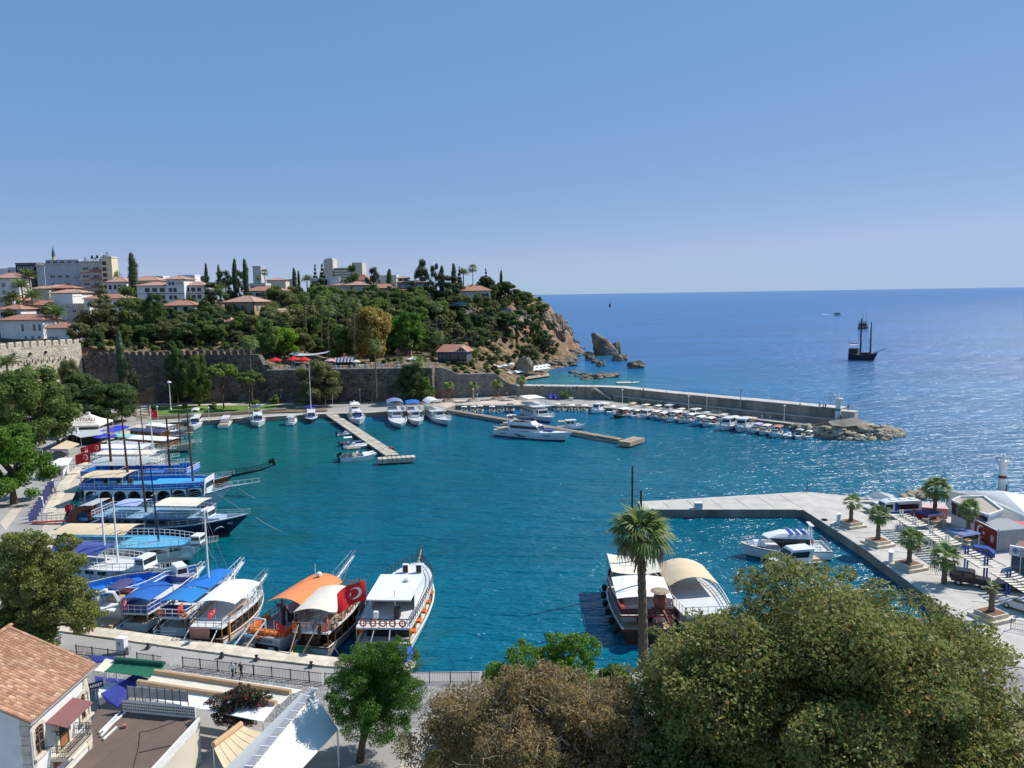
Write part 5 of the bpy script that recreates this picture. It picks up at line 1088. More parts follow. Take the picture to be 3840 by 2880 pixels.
def tour_boat(label,S,T,B=5.2,f=(1.5,1.2,2.6),hm=(ANTIF,HULLW,WHITE),deckm=PALEW,cab=None,up=None,rail=WHITE,railp=None,canopies=(),sprit=None,masts=(),seats=None,flagp=None,gang=None,buoys=0,foredeck=True,frm=None,name='tour_boat',arches=None,tfine=0.78,rake=0.12,wheel=None,extra=None,textn=None,inner=WHITE,posts=LWOOD):
    """S = stern at the waterline, T = tip of the bow at its own height"""
    S = Vector((S.x,S.y,0)); d = Vector((T.x-S.x,T.y-S.y,0)); L = d.length; t = thing(name,label,'boat',S,math.atan2(d.y,d.x))
    H = Hull(L,B,f[0],f[1],f[2],tfine,rake); H.build(t,list(hm),deckm,inner=inner); zd = lambda x: H.zs(x/L)-0.35
    N = 14
    if cab:
        x0,x1,h,wf,cm,nw = cab; mb = MB(); zc = H.zs(0.35)-0.35
        ws = [min(B*wf/2,H.hb(x/L)*0.92) for x in (x0,(x0+x1)/2,x1)]
        poly = [(x0,-ws[0]),((x0+x1)/2,-ws[1]),(x1-0.5,-ws[2]),(x1,-ws[2]*0.6),(x1,ws[2]*0.6),(x1-0.5,ws[2]),((x0+x1)/2,ws[1]),(x0,ws[0])]
        mb.prism(poly,zc-0.2,zc+h); c = mb.build('cabin',cm,t)
        for k in range(nw):
            x = x0+(x1-0.6-x0)*(k+0.5)/nw; ww = (x1-x0)/nw*0.62
            for s in (-1,1): y = s*(np.interp(x,[x0,(x0+x1)/2,x1],ws)+0.015); MB().box((x,y,zc+h*0.62),(ww,0.05,h*0.36)).build('cabin_window',GLASS,c)
        for s in (-1,1): MB().box((x1+0.01,s*ws[2]*0.3,zc+h*0.64),(0.05,ws[2]*0.5,h*0.36)).build('cabin_window',GLASS,c)
        MB().box((x0-0.01,0,zc+h*0.45),(0.05,ws[0]*0.7,h*0.9)).build('cabin_door',DARK,c)
    if up:
        x0,x1,z,um,dm = up; sec = [x0+(x1-x0)*k/8 for k in range(9)]; pl = [(x,-min(H.hb(x/L)*0.98,B*0.49)) for x in sec]; poly = pl+[(x,-y) for x,y in pl[::-1]]
        MB().prism(poly,z-0.2,z,0,1).build('upper_deck',[um,dm],t)
        for k in range(0,9):
            x,y = pl[k]
            for s in (-1,1): MB().cyl((x,s*-y*0.97,zd(x)),(x,s*-y*0.97,z-0.1),0.07,n=5).build('deck_pillar',posts,t)
        e = [Vector((x,y*0.985,z)) for x,y in pl]; e2 = [Vector((x,-y*0.985,z)) for x,y in pl[::-1]]
        railing(t,e+e2,0.95,rail,0.75,2,0.04,'upper_railing',True,railp)
        if arches:
            n = arches
            for s in (-1,1):
                ar = MB()
                for k in range(n):
                    xa = x0+(x1-x0)*(0.04+0.94*k/n); xb = x0+(x1-x0)*(0.04+0.94*(k+1)/n); y = s*H.hb((xa+xb)/2/L)*0.985; zb_,zt = zd(xa)+0.45,z-0.2; r = (xb-xa)/2*0.88; xc = (xa+xb)/2; m_ = 9
                    arc = [(xc+r*math.cos(math.pi*i/m_),zb_+0.35+(zt-zb_-0.55)*math.sin(math.pi*i/m_)**0.7) for i in range(m_+1)]
                    top = [(xb-(xb-xa)*i/m_,zt) for i in range(m_+1)]
                    ar.add([(x,y,zz) for x,zz in arc]+[(x,y,zz) for x,zz in top],[(i,i+1,m_+2+i,m_+1+i) for i in range(m_)])
                    for xx,ax_ in ((xa,arc[-1]),(xb,arc[0])): ar.add([(xx,y,zb_-0.4),(ax_[0],y,zb_-0.4),(ax_[0],y,ax_[1]),(xx,y,zt)],[(0,1,2,3)])
                ar.build('arcade',WHITE,t)
        if seats: seat_rows(t,x0+0.8,x0+(x1-x0)*0.6,B*0.8,z,seats,4)
    for cv in canopies: canopy(t,*cv[:5],camber=cv[5] if len(cv) > 5 else 0.35,zdeck=cv[6] if len(cv) > 6 else None,post=cv[7] if len(cv) > 7 else STEEL)
    if foredeck:
        a = [H.pt(0.6+0.4*k/8,1,0.96) for k in range(9)]; b = [H.pt(0.6+0.4*k/8,-1,0.96) for k in range(8,-1,-1)]; railing(t,a+b,0.75,frm or rail,0.9,2,0.03,'bow_railing')
    if sprit:
        ln,rise,sm = sprit; z = H.zs(1.0)-0.15; sp = MB(); A,Bv = Vector((L-1.8,0,z-0.1)),Vector((L+ln,0,z+rise)); sp.cyl(A,Bv,0.16,0.09,6); o = sp.build('bowsprit',sm,t)
        pr = MB()
        for s in (-1,1):
            pr.cyl((L-1.6,s*0.5,z+0.85),Bv+Vector((0,s*0.22,0.7)),0.03,n=4); pr.cyl((L-1.6,s*0.5,z),Bv+Vector((0,s*0.22,0)),0.04,n=4)
            for k in range(6): q = Vector((L-1.6,s*0.5,z)).lerp(Bv+Vector((0,s*0.22,0)),k/5); pr.cyl(q,q+Vector((0,0,0.78)),0.022,n=4)
        pr.build('pulpit',frm or rail,o); MB().cyl(Bv+Vector((-0.2,0,0)),(L-0.9,0,0.6),0.03,n=4).build('bobstay',GREYM,o)
    for mk in masts: mast(t,**mk)
    if buoys:
        z = (up[2] if up else H.zs(0)-0.2)+0.5
        for k in range(buoys): lifebuoy(t,((up[0] if up else 0)-0.06,(k/(max(1,buoys-1))-0.5)*B*0.62 if buoys > 1 else 0.8,z))
    if flagp: flag(t,flagp[0],flagp[1],flagp[2],flagp[3] if len(flagp) > 3 else 2.0)
    if gang:
        ln,gm = gang; g = MB(); g.quad((-ln,-0.35,0.15),(0.3,-0.35,H.f0-0.2),(0.3,0.35,H.f0-0.2),(-ln,0.35,0.15),0.08); g.build('gangway',gm,t)
        ln_ = MB(); 
        for s in (-1,1): ln_.cyl((-ln*0.9,s*0.35,0.2),(0.4,s*0.6,(up[2]+1.0) if up else 3.4),0.02,n=3)
        ln_.build('gangway_stays',ROPE,t)
    if wheel:
        x,z,m,w,h = wheel; MB().box((x,0,z+h/2),(1.6,w,h),top=(0.8,0.92)).build('wheelhouse',m,t)
        MB().box((x+0.74,0,z+h*0.62),(0.12,w*0.82,h*0.42)).build('windscreen',GLASS,t)
        for s in (-1,1): MB().box((x,s*w*0.47,z+h*0.62),(1.1,0.1,h*0.4)).build('side_window',GLASS,t)
    if textn:
        for (tx,sz,x,side,z,tm) in textn:
            o = link('lettering',text_mesh(tx,sz,tm,0.01),t)
            if side == 0: o.location = (-0.03,0,z); o.rotation_euler = (R(90),0,R(-90))
            else: yy = H.hb(x/L)*1.03; a = math.atan2(H.hb((x+0.5)/L)-H.hb((x-0.5)/L),1.0); o.location = (x,side*yy,z); o.rotation_euler = (R(82),0,-a) if side < 0 else (R(82),0,math.pi+a)
    if extra: extra(t,H)
    return t
def mooring(label,pts,sag=0.6,m=ROPE,r=0.03):
    o = MB()
    for a,b in zip(pts,pts[1:]): o.tube([Vector(a).lerp(Vector(b),k/8)-Vector((0,0,sag*4*(k/8)*(1-k/8))) for k in range(9)],r,4)
    return tag(o.build('mooring_line',m),label,'rope')
W_ = lambda x,y: P(x,y,0.0)

# --- row with sterns to the near quay
def ex_yellow(t,H):
    z = 3.2; L = H.L
    MB().prism([(2.6,-2.5),(10.2,-2.6),(10.2,2.6),(2.6,2.5)],5.05,5.2).build('sun_roof',HULLW,t)
    MB().box((10.0,0,4.15),(0.1,4.8,1.7)).build('saloon_front',HULLW,t)
    for s in (-1,1):
        MB().box((7.4,s*2.45,4.1),(5.2,0.08,1.7)).build('saloon_side',HULLW,t)
        MB().box((L*0.78,s*0.85,3.75),(0.5,0.75,1.1)).build('ventilation_box',HULLW,t); MB().box((L*0.78-0.27,s*0.85,3.75),(0.05,0.6,0.9)).build('vent_opening',DARK,t)
    MB().cyl((3.4,-0.6,z),(3.4,-0.6,6.0),0.06,n=5).build('radar_post',WHITE,t); MB().lathe([(0.1,0),(0.35,0.1),(0.35,0.3),(0.1,0.45)],(8.0,-1.0,5.2),10).build('radar_dome',PLASTIC,t)
    for k in range(5):
        x = 2+k*2.6
        for s in (-1,1): MB().box((x,s*H.hb(x/L)*0.9,2.0),(0.9,0.5,0.25)).build('life_vest_bundle',ORANGEP,t)
    for s in (-0.7,0.7): MB().cyl((-0.4,s*1.2,3.2),(-3.2,s*1.6,1.2),0.07,n=5).build('davit_arm',GREYM,t)
    MB().box((2.0,1.2,z+0.5),(0.5,0.5,0.9)).build('plastic_chair',PLASTIC,t); MB().box((2.6,-1.0,z+0.6),(0.9,0.6,1.1)).build('speaker_box',DARK,t)
S = W_(1440,2462); T = P(1572,2100,3.2)
tour_boat('largest white tour boat with bold yellow hull stripe and a plain white roof',S,T,6.8,(1.5,1.3,3.0),(ANTIF,HULLW,YELLOW),DECKG,cab=(2.5,17,1.7,0.72,DARK,5),up=(0,(T-S).length*0.94,3.2,HULLW,DECKG),rail=IRON,sprit=(1.8,1.2,LWOOD),buoys=5,foredeck=False,extra=ex_yellow,flagp=((2.4,2.4,3.2),2.3,R(130),4.4),posts=YELLOW,tfine=0.88)
def tarp(t0):
    a = [P(1545,2425,1.8),P(1552,2445,1.6),P(1530,2482,1.5),P(1440,2470,1.6),P(1420,2424,1.8)]
    o = MB(); o.add([Vector((p.x,p.y,p.z)) for p in a]+[Vector((p.x,p.y,p.z-0.5)) for p in a],[(0,1,2,3,4),(0,5,6,1),(1,6,7,2),(2,7,8,3),(3,8,9,4),(4,9,5,0)]); tag(o.build('blue_tarpaulin',mat('bright_blue_tarp',(0.05,0.14,0.6),0.6,0.2,1.5,bump=0.4)),'bright blue tarpaulin cover at the stern of the yellow striped boat','tarpaulin')
tarp(0)
def ex_wood(t,H):
    for s in (-1,1): MB().box((2.6,s*1.3,3.55),(2.2,0.9,0.1)).box((1.8,s*1.3,3.3),(0.1,0.7,0.5)).box((3.4,s*1.3,3.3),(0.1,0.7,0.5)).build('table',LWOOD,t)
    for s in (-1,1): MB().box((0.0,s*1.1,3.2),(0.25,0.25,1.6)).build('davit_post',DWOOD,t)
    for k in range(4): MB().box((1.6+k*2.2,-2.1,3.1),(1.2,0.5,0.4)).build('bench',LWOOD,t)
    MB().box((0.6,0,1.4),(0.1,1.6,1.9)).build('stairwell',DWOOD,t); MB().quad((-2.4,0.2,0.5),(0.2,0.2,1.4),(0.2,1.6,1.4),(-2.4,1.6,0.5),0.06).build('boarding_platform',GREEN,t)
    for s in (0.15,1.65): MB().cyl((-2.5,s,0.55),(0.2,s,1.45),0.09,n=5).build('platform_edge',ORWOOD,t)
    for s in (-1,1): MB().cyl((-0.2,s*1.1,3.9),(-2.3,0.9+s*0.6,0.9),0.07,n=5).build('davit_arm',PALEW,t)
S = W_(1165,2472); T = P(1350,2188,2.4)
tour_boat('wooden tour boat with cream arched canopy and brown rails',S,T,5.2,(1.4,1.2,2.4),(ANTIF,mat('grey_white_hull',(0.5,0.48,0.45),0.5),WOOD),DWOOD,cab=(2.4,11,1.6,0.7,DWOOD,6),up=(0.2,(T-S).length*0.8,2.9,HULLW,DECKG),rail=WOOD,canopies=[(1.3,8.0,4.6,4.55,CREAM,0.5,2.9)],buoys=2,extra=ex_wood,seats=CANVW,foredeck=True,frm=WOOD,flagp=((0.2,-2.0,2.9),0.8,R(200),1.9),posts=WOOD)
def statue(root,x,y,z,h,m):
    """dark figure: one continuous body"""
    prof = [(0.0,0),(0.16,0.02),(0.13,0.25),(0.17,0.45),(0.24,0.55),(0.2,0.62),(0.3,0.78),(0.1,0.84),(0.13,0.92),(0.05,1.0)]; mb = MB(); mb.lathe([(r*h*0.45,q*h) for r,q in prof],(x,y,z),9); mb.tube([(x,y+0.2*h*0.6,z+0.76*h),(x+0.15*h,y+0.3*h,z+0.6*h),(x+0.05*h,y+0.34*h,z+0.85*h)],[0.06*h,0.05*h,0.03*h],6); mb.tube([(x,y-0.12*h,z+0.76*h),(x,y-0.22*h,z+0.55*h),(x+0.05*h,y-0.16*h,z+0.4*h)],[0.06*h,0.05*h,0.03*h],6); return mb.build('statue',m,root,True)
def ex_pos(t,H):
    statue(t,3.6,-0.2,1.6,3.2,IRON); statue(t,H.L*0.84,-1.0,2.2,1.8,mat('bronze',(0.14,0.12,0.09),0.4,metal=0.4))
    fr = MB(); 
    for s in (-0.75,0.75): fr.cyl((0.5,s+0.6,1.4),(0.5,s+0.6,3.6),0.11,n=5); fr.cyl((0.5,s+0.6,3.4),(-2.2,s+1.6,1.0),0.1,n=5)
    fr.cyl((0.5,-0.15,3.6),(0.5,1.35,3.6),0.11,n=5); fr.build('stern_frame',WHITE,t)
    for s in (-1,1): MB().box((2.4,s*2.2,2.1),(3.6,0.5,0.5)).build('cushioned_bench',mat('orange_cushion',(0.7,0.16,0.03),0.8),t)
    MB().box((0.6,0,2.1),(0.5,3.6,0.5)).build('cushioned_bench',MATS['orange_cushion'],t)
    MB().prism([(-0.06,-2.05),(0.0,-2.05),(0.0,2.05),(-0.06,2.05)],0.15,1.05).build('stern_panel',DWOOD,t)
    for y in (1.2,-1.2): MB().box((-0.09,y,0.6),(0.05,0.7,0.5)).box((-0.11,y,0.6),(0.04,0.5,0.3)).build('stern_window',WHITE,t)
    for s in (-1,1): railing(t,[H.pt(0.03+0.5*k/5,s,0.95) for k in range(6)],0.85,ORWOOD,0.6,2,0.05,'side_railing')
    railing(t,[H.pt(0.01,-1,0.95),H.pt(0.01,1,0.95)],0.85,ORWOOD,0.6,2,0.05,'stern_railing')
    MB().lathe([(0.1,0),(0.35,0.2),(0.3,0.5),(0.05,0.65)],(H.L*0.72,0,4.5),10).build('radar_dome',PLASTIC,t)
    MB().cyl((H.L*0.7,0.3,4.3),(H.L*0.7,0.3,6.2),0.03,n=4).build('aerial',WHITE,t)
    for y in (1.5,0.4): MB().lathe([(0.02,0),(0.5,0.02),(0.5,0.1),(0.02,0.12)],(0.2,y,1.75),14).build('round_table',[SKYP,ORANGEP][y < 1],t)
    MB().quad((-2.4,0.5,0.6),(0.0,0.5,1.5),(0.0,1.9,1.5),(-2.4,1.9,0.6),0.08).build('boarding_platform',LWOOD,t)
S = W_(985,2450); T = P(1272,2172,2.6)
tour_boat('wooden gulet with a bright orange arched canopy and orange rails',S,T,5.9,(1.9,1.5,2.7),(ANTIF,mat('warm_white_hull',(0.68,0.64,0.6),0.4),WHITE),mat('grey_deck',(0.36,0.35,0.37),0.7),cab=(5.5,11.5,1.2,0.62,mat('lilac_cabin',(0.45,0.42,0.47),0.6),5),canopies=[(4.3,12.4,5.0,3.75,ORANGE,0.75,1.5)],sprit=(3.6,1.9,mat('pale_blue_white',(0.6,0.66,0.7),0.5)),extra=ex_pos,frm=STEEL,flagp=((0.1,-1.6,2.0),1.0,R(-100),1.9),textn=[('POSEDION',0.55,0,0,1.48,MAROON)])
def ex_r4(t,H):
    MB().box((-0.3,0.6,2.0),(0.15,2.2,1.2)).build('stern_crate',mat('rusty_pink',(0.4,0.2,0.16),0.8),t)
    for s in (-1,1): MB().box((1.2,s*2.0,1.6),(0.25,0.25,2.2)).build('stern_pillar',ORWOOD,t); MB().cyl((0.0,s*1.6+0.3,2.4),(-1.6,s*1.6+0.6,1.0),0.06,n=5).build('davit_arm',WHITE,t)
    for s in (-1,1): MB().box((4.0,s*1.8,3.2),(4.5,0.25,0.12)).build('handrail',ORWOOD,t)
    MB().prism([(-0.05,-1.9),(0.0,-1.9),(0.0,1.9),(-0.05,1.9)],0.3,1.1).build('stern_panel',WOOD,t)
S = W_(778,2437); T = P(975,2190,2.2)
tour_boat('white tour boat with a long plain white canopy and brown stern panels',S,T,4.8,(1.3,1.1,2.2),(ANTIF,HULLW,WOOD),DWOOD,cab=(2.2,9,1.5,0.7,DARK,6),up=(0,(T-S).length*0.78,2.6,HULLW,DECKG),rail=GREYM,canopies=[(2.4,8.8,4.5,4.3,CANVW,0.35,2.6)],sprit=(2.0,0.7,WHITE),extra=ex_r4,flagp=((0.3,-1.0,2.6),0.8,R(170),2.2),posts=ORWOOD)
def ex_r5(t,H):
    MB().box((1.0,0.6,2.8),(1.4,2.2,0.8),top=(0.7,0.8)).build('covered_jetski',NAVYC,t); MB().box((0.4,-1.4,1.6),(0.3,0.3,2.2)).build('stern_pillar',ORWOOD,t)
    r = MB()
    for k in range(3): r.tube([(-1.6,-1.4,0.9+k*0.35),(-2.0,0,1.0+k*0.35),(-1.6,1.4,0.9+k*0.35),(-0.2,1.6,1.0+k*0.35)],0.04,4)
    r.build('stern_hoops',STEEL,t)
S = W_(652,2392); T = P(878,2150,2.3)
tour_boat('white tour boat shaded by three bright blue awnings under a white mast',S,T,4.4,(1.2,1.1,2.2),(ANTIF,HULLW,HULLW),DECKG,cab=(2.6,10,1.4,0.7,HULLW,6),up=(0,(T-S).length*0.72,2.4,HULLW,DECKG),rail=WHITE,canopies=[(0.7,4.4,3.9,3.9,TEALC,0.35,2.4),(5.0,8.0,3.6,3.9,mat('azure_canvas',(0.015,0.17,0.55),0.85),0.2,2.4),(8.3,11.2,2.8,3.8,MATS['azure_canvas'],0.2,2.4)],sprit=(2.4,0.9,WHITE),masts=[dict(x=7.9,h=10.2,m=WHITE,r=0.15,z0=2.4,stays=[(13,0,2.4),(7.5,2,2.4),(7.5,-2,2.4)],lean=0.0)],extra=ex_r5,buoys=2,flagp=((0.2,-1.2,2.4),0.7,R(180),1.8))
S = W_(508,2374); T = P(742,2148,2.0)
tour_boat('slim white excursion boat under a royal blue awning',S,T,4.0,(1.2,1.1,2.0),(ANTIF,HULLW,HULLW),PALEW,cab=(3,9,1.4,0.7,HULLW,5),up=(0.2,9.5,2.3,HULLW,DECKG),rail=WHITE,railp=DBLUE,canopies=[(0.3,5.2,3.7,3.8,BLUEC,0.35,2.3)],sprit=(1.5,0.5,WHITE),flagp=((0.2,1.0,2.3),0.8,R(200),1.8),posts=PALEW)
# motor yacht builder
def motor_yacht(label,S,T,B,f=(1.3,1.5,2.4),hullm=(NAVY,HULLW,HULLW),bim=None,fly=True,glass=GLASS,name='motor_yacht',extra=None,winmarks=True):
    S = Vector((S.x,S.y,0)); d = Vector((T.x-S.x,T.y-S.y,0)); L = d.length; t = thing(name,label,'yacht',S,math.atan2(d.y,d.x)); H = Hull(L,B,f[0],f[1],f[2],0.9,0.1,2.0); H.build(t,list(hullm),PALEW,bul=0.15,stripe=0.15,inner=HULLW)
    zc = f[1]-0.1; fd = MB(); n = 8       # raised foredeck
    for s in (1,): fd.grid(lambda u,v: (L*(0.48+0.48*u),(v-0.5)*2*H.hb(0.48+0.48*u)*0.86,H.zs(0.48+0.48*u)-0.1+0.4*(1-(2*v-1)**2)*(1-u**2)),8,6)
    fd.build('foredeck',HULLW,t,True)
    sp = MB(); x0,x1,h = L*0.2,L*0.56,1.75
    sp.add([(x0,-B*.36,zc),(x1+1.6,-B*.33,zc+0.2),(x1,-B*.3,zc+h),(x0-0.4,-B*.34,zc+h),(x0,B*.36,zc),(x1+1.6,B*.33,zc+0.2),(x1,B*.3,zc+h),(x0-0.4,B*.34,zc+h)],[(0,1,2,3),(5,4,7,6),(1,5,6,2),(3,2,6,7),(4,0,3,7)]); sp.build('saloon',HULLW,t)
    g = MB()
    for s in (-1,1): g.add([(x0+0.6,s*(B*.36+.02),zc+0.65),(x1+0.9,s*(B*.335+.02),zc+0.75),(x1+0.1,s*(B*.31+.02),zc+1.45),(x0+0.3,s*(B*.35+.02),zc+1.45)],[(0,1,2,3)])
    g.add([(x1+1.4,-B*.3,zc+0.45),(x1+1.4,B*.3,zc+0.45),(x1+0.28,B*.28,zc+1.5),(x1+0.28,-B*.28,zc+1.5)],[(0,1,2,3)]); g.build('saloon_glass',glass,t)
    if fly:
        fb = MB(); fb.prism([(x0-1.6,-B*.34),(x1*0.95,-B*.3),(x1+0.4,0),(x1*0.95,B*.3),(x0-1.6,B*.34)],zc+h,zc+h+0.14); fb.build('flybridge_floor',HULLW,t)
        cm = MB()
        for s in (-1,1): cm.quad((x0,s*B*.33,zc+h+.1),(x1*0.92,s*B*.28,zc+h+.1),(x1*0.88,s*B*.26,zc+h+.75),(x0,s*B*.33,zc+h+.6),0.06)
        cm.quad((x1*0.92,-B*.28,zc+h+.1),(x1*0.92,B*.28,zc+h+.1),(x1*0.86,B*.25,zc+h+.85),(x1*0.86,-B*.25,zc+h+.85),0.05); cm.build('flybridge_coaming',HULLW,t)
        for s in (-1,1): MB().add([(x0-0.2,s*B*.33,zc+h),(x0+0.7,s*B*.33,zc+h),(x0-0.6,s*B*.27,zc+h+2.0),(x0-1.0,s*B*.27,zc+h+2.0)]*1,[(0,1,2,3),(3,2,1,0)]).build('radar_arch_leg',HULLW,t)
        MB().box((x0-0.8,0,zc+h+2.0),(0.5,B*.56,0.14)).build('radar_arch',HULLW,t); MB().lathe([(.1,0),(.3,.08),(.3,.25),(.05,.35)],(x0-0.8,0,zc+h+2.07),10).build('radar_dome',PLASTIC,t)
        for k in range(2): MB().box((x0+1.2+k*1.6,0,zc+h+0.45),(0.9,B*.4,0.5)).build('flybridge_seat',[PALEW,MAROON][k],t)
    if bim: canopy(t,x0+0.2,x1*0.86,B*0.56,zc+h+1.8,bim,0.25,zc+h)
    MB().box((L*0.1,0,f[0]+0.1),(L*0.14,B*0.7,0.4)).build('cockpit_seat',PALEW,t); MB().box((L*0.7,0,H.zs(.7)+0.42),(L*0.12,B*.36,0.22)).build('sun_pad',DBLUE,t)
    railing(t,[H.pt(0.5+0.49*k/8,1,.95) for k in range(9)]+[H.pt(0.99-0.49*k/8,-1,.95) for k in range(9)],0.6,STEEL,1.2,1,0.025,'bow_railing')
    if winmarks:
        for s in (-1,1):
            for (x,w,z,hh) in ((L*0.14,L*0.08,1.0,0.16),(L*0.34,L*0.1,0.95,0.18),(L*0.39,L*0.1,0.62,0.24),(L*0.7,L*0.12,1.3,0.14)): tt = x/L; MB().box((x,s*(H.hb(tt)*0.985),z),(w,0.12,hh)).build('hull_window',GLASS,t)
    if extra: extra(t,H)
    return t
motor_yacht('small motor yacht with purple bimini moored beside the blue trimmed boats',W_(372,2396),P(595,2185,1.8),3.9,(1.1,1.2,1.8),bim=mat('purple_canvas',(0.06,0.06,0.16),0.85))
S = W_(232,2345); T = P(618,2180,2.4)
tour_boat('royal blue and white passenger boat with stacked blue decks',S,T,5.4,(1.6,1.4,2.4),(HULLW,DBLUE,WHITE),DBLUE,cab=(3,15,1.6,0.75,DBLUE,7),up=(0.5,15.5,2.7,WHITE,BLUEP),rail=WHITE,railp=BLUEP,seats=BLUEP,wheel=(13.5,2.7,HULLW,2.6,1.5),sprit=(1.5,0.5,WHITE))
# --- row with sterns to the left quay
S = W_(225,2165); T = P(610,2140,2.4)
tour_boat('white double deck boat with navy arched awning and two white masts',S,T,5.4,(1.6,1.4,2.4),(ANTIF,HULLW,WHITE),DECKG,cab=(2,17,1.7,0.75,HULLW,7),up=(0.5,15,2.8,HULLW,DECKG),rail=WHITE,canopies=[(1,9,4.8,4.6,mat('indigo_canvas',(0.06,0.09,0.3),0.85),0.6,2.8)],wheel=(14.5,2.8,HULLW,2.6,1.5),sprit=(2.5,0.9,WHITE),masts=[dict(x=8.0,h=8.8,m=WHITE,r=0.15,z0=2.8,yards=[(5.0,2.4)],lean=0.0),dict(x=10.0,h=9.2,m=WHITE,r=0.14,z0=2.8,yards=[(4.4,2.0)],lean=0.0)])
S = W_(235,2098); T = P(772,2044,2.4)
tour_boat('pale blue decked excursion boat with a long beige awning',S,T,6.0,(1.6,1.4,2.6),(ANTIF,mat('ice_white_hull',(0.68,0.73,0.74),0.35),WHITE),BLUEP,cab=(3,20,1.6,0.75,HULLW,6),up=(0.5,21.5,2.9,SKYP,SKYP),rail=WHITE,canopies=[(0.5,11.5,5.4,4.7,BEIGE,0.5,2.9)],wheel=(21.0,2.9,HULLW,2.0,1.1),arches=6,sprit=(1.8,0.6,LWOOD),masts=[dict(x=15.0,h=11,m=NAVY,r=0.15,z0=2.9,yards=[(7,1.4)],lean=0.04)],textn=[('MARIA',0.5,24.2,-1,1.75,NAVY)])
def ex_navy(t,H):
    c = MB()                                                         # curled red and grey stern wing
    for s in (-1,1):
        pts = [(0.0,0.8),(0.0,2.2),(0.6,3.6),(1.8,4.6),(3.4,5.0),(5.0,4.9),(5.0,4.4),(3.4,4.3),(2.4,3.8),(1.9,2.9),(2.3,2.2),(4.5,1.7),(4.5,0.9)]
        c.add([(x,s*2.35,z) for x,z in pts]+[(x,s*2.15,z) for x,z in pts],[tuple(range(13)),tuple(range(25,12,-1))]+[(i,(i+1) % 13,13+(i+1) % 13,13+i) for i in range(13)])
    c.build('stern_wing',MAROON,t); MB().grid(lambda u,v: ([0.3,1.2,2.6,4.9][int(u*3+.01)],(v-.5)*4.6,[3.0,4.3,4.9,5.05][int(u*3+.01)]),3,1,0.08).build('stern_wing_top',GREYC,t)
    MB().box((2.2,0,2.5),(2.4,3.4,0.5)).build('stern_lounge',SKYP,t); MB().box((3.6,0,3.0),(0.6,3.2,1.2)).build('sofa_back',MAROON,t)
    MB().box((H.L*0.8,0,2.6),(3.2,2.6,0.5)).build('sun_pad',mat('pale_blue_pad',(0.4,0.5,0.68),0.7),t)
    g = MB(); g.quad((-7.0,-1.2,1.6),(0.2,-0.6,1.9),(0.2,0.2,1.9),(-7.0,-0.4,1.6),0.1); g.build('gangway',REDP,t); railing(t,[(-7.0,-0.8,1.6),(0.2,-0.2,1.9)],1.0,NAVY,0.8,2,0.03,'gangway_rail')
    fl = MB(); fl.tube([(25.3,-2.45,1.0),(25.8,-2.35,1.5),(26.4,-2.1,1.75),(26.9,-2.0,1.6)],[0.03,0.12,0.1,0.02],6); fl.build('dolphin_motif',mat('dolphin_silver',(0.5,0.55,0.6),0.4),t)
S = W_(285,1990); T = P(938,1936,2.9)
tour_boat('long navy hulled gulet with curled red stern wing',S,T,6.6,(2.2,1.8,3.4),(ANTIF,NAVY,mat('silver_blue_paint',(0.45,0.55,0.66),0.4)),mat('slate_blue_deck',(0.2,0.3,0.42),0.6),cab=(6,22,1.5,0.7,mat('blue_grey_cabin',(0.12,0.16,0.22),0.5),8),up=(5,23.5,3.3,SLATEC,mat('grey_blue_deck',(0.22,0.36,0.48),0.6)),rail=mat('silver_rail',(0.55,0.6,0.65),0.4),canopies=[(15.4,22.8,5.2,5.2,CREAM,0.2,3.3),(8.5,12.5,4.4,5.0,mat('periwinkle_canvas',(0.36,0.44,0.7),0.85),0.25,3.3)],wheel=(23.2,2.4,HULLW,2.6,1.7),masts=[dict(x=12.6,h=12.2,m=DWOOD,r=0.2,z0=3.3,yards=[(9.5,2.6)],lean=0.03,stays=[(30,0,3.4),(8,2.6,4),(8,-2.6,4)])],extra=ex_navy,flagp=((-0.6,0.8,2.0),1.1,R(180),2.4),textn=[('ARI',0.55,27.6,-1,2.1,mat('silver_letters',(0.6,0.6,0.6),0.4))])
def ex_arch(t,H):
    MB().box((H.L*0.62,0,4.55),(8.5,H.B*0.7,0.3)).build('sun_pads',mat('sky_cushion',(0.05,0.35,0.75),0.7),t)
    MB().quad((22.6,-2.3,2.4),(22.6,2.3,2.4),(22.9,2.3,5.6),(22.9,-2.3,5.6),0.1).build('wheelhouse_front',HULLW,t); MB().box((22.85,0,4.2),(0.06,3.0,0.9)).build('windscreen',GLASS,t)
    for k in range(6): MB().box((3.0+k*1.2,1.2*(-1)**k,4.65),(0.5,0.5,0.8)).build('chair',DWOOD,t)
S = W_(330,1903); T = P(872,1835,3.0)
tour_boat('white tour boat with arcaded side and bright blue upper deck',S,T,6.8,(2.2,1.8,3.6),(ANTIF,mat('white_over_navy',(0.62,0.66,0.7),0.35),NAVY),SKYP,cab=(3,21,1.9,0.62,DARK,7),up=(0.2,22.8,4.2,BLUEP,DECKB),rail=WHITE,railp=BLUEP,arches=8,canopies=[(0.6,8.4,6.0,6.3,BEIGE,0.25,4.2,WHITE)],sprit=(5.0,0.9,WHITE),masts=[dict(x=7.9,h=12.6,m=DWOOD,r=0.24,z0=4.2,yards=[(8.5,5.5),(3.5,6.5)],nest=None,lean=0.03),dict(x=19.8,h=14.2,m=mat('brown_mast',(0.13,0.07,0.05),0.5,.3),r=0.24,z0=4.2,yards=[(9.0,3)],nest=9.6,lean=0.02)],extra=ex_arch,gang=(4,LWOOD))
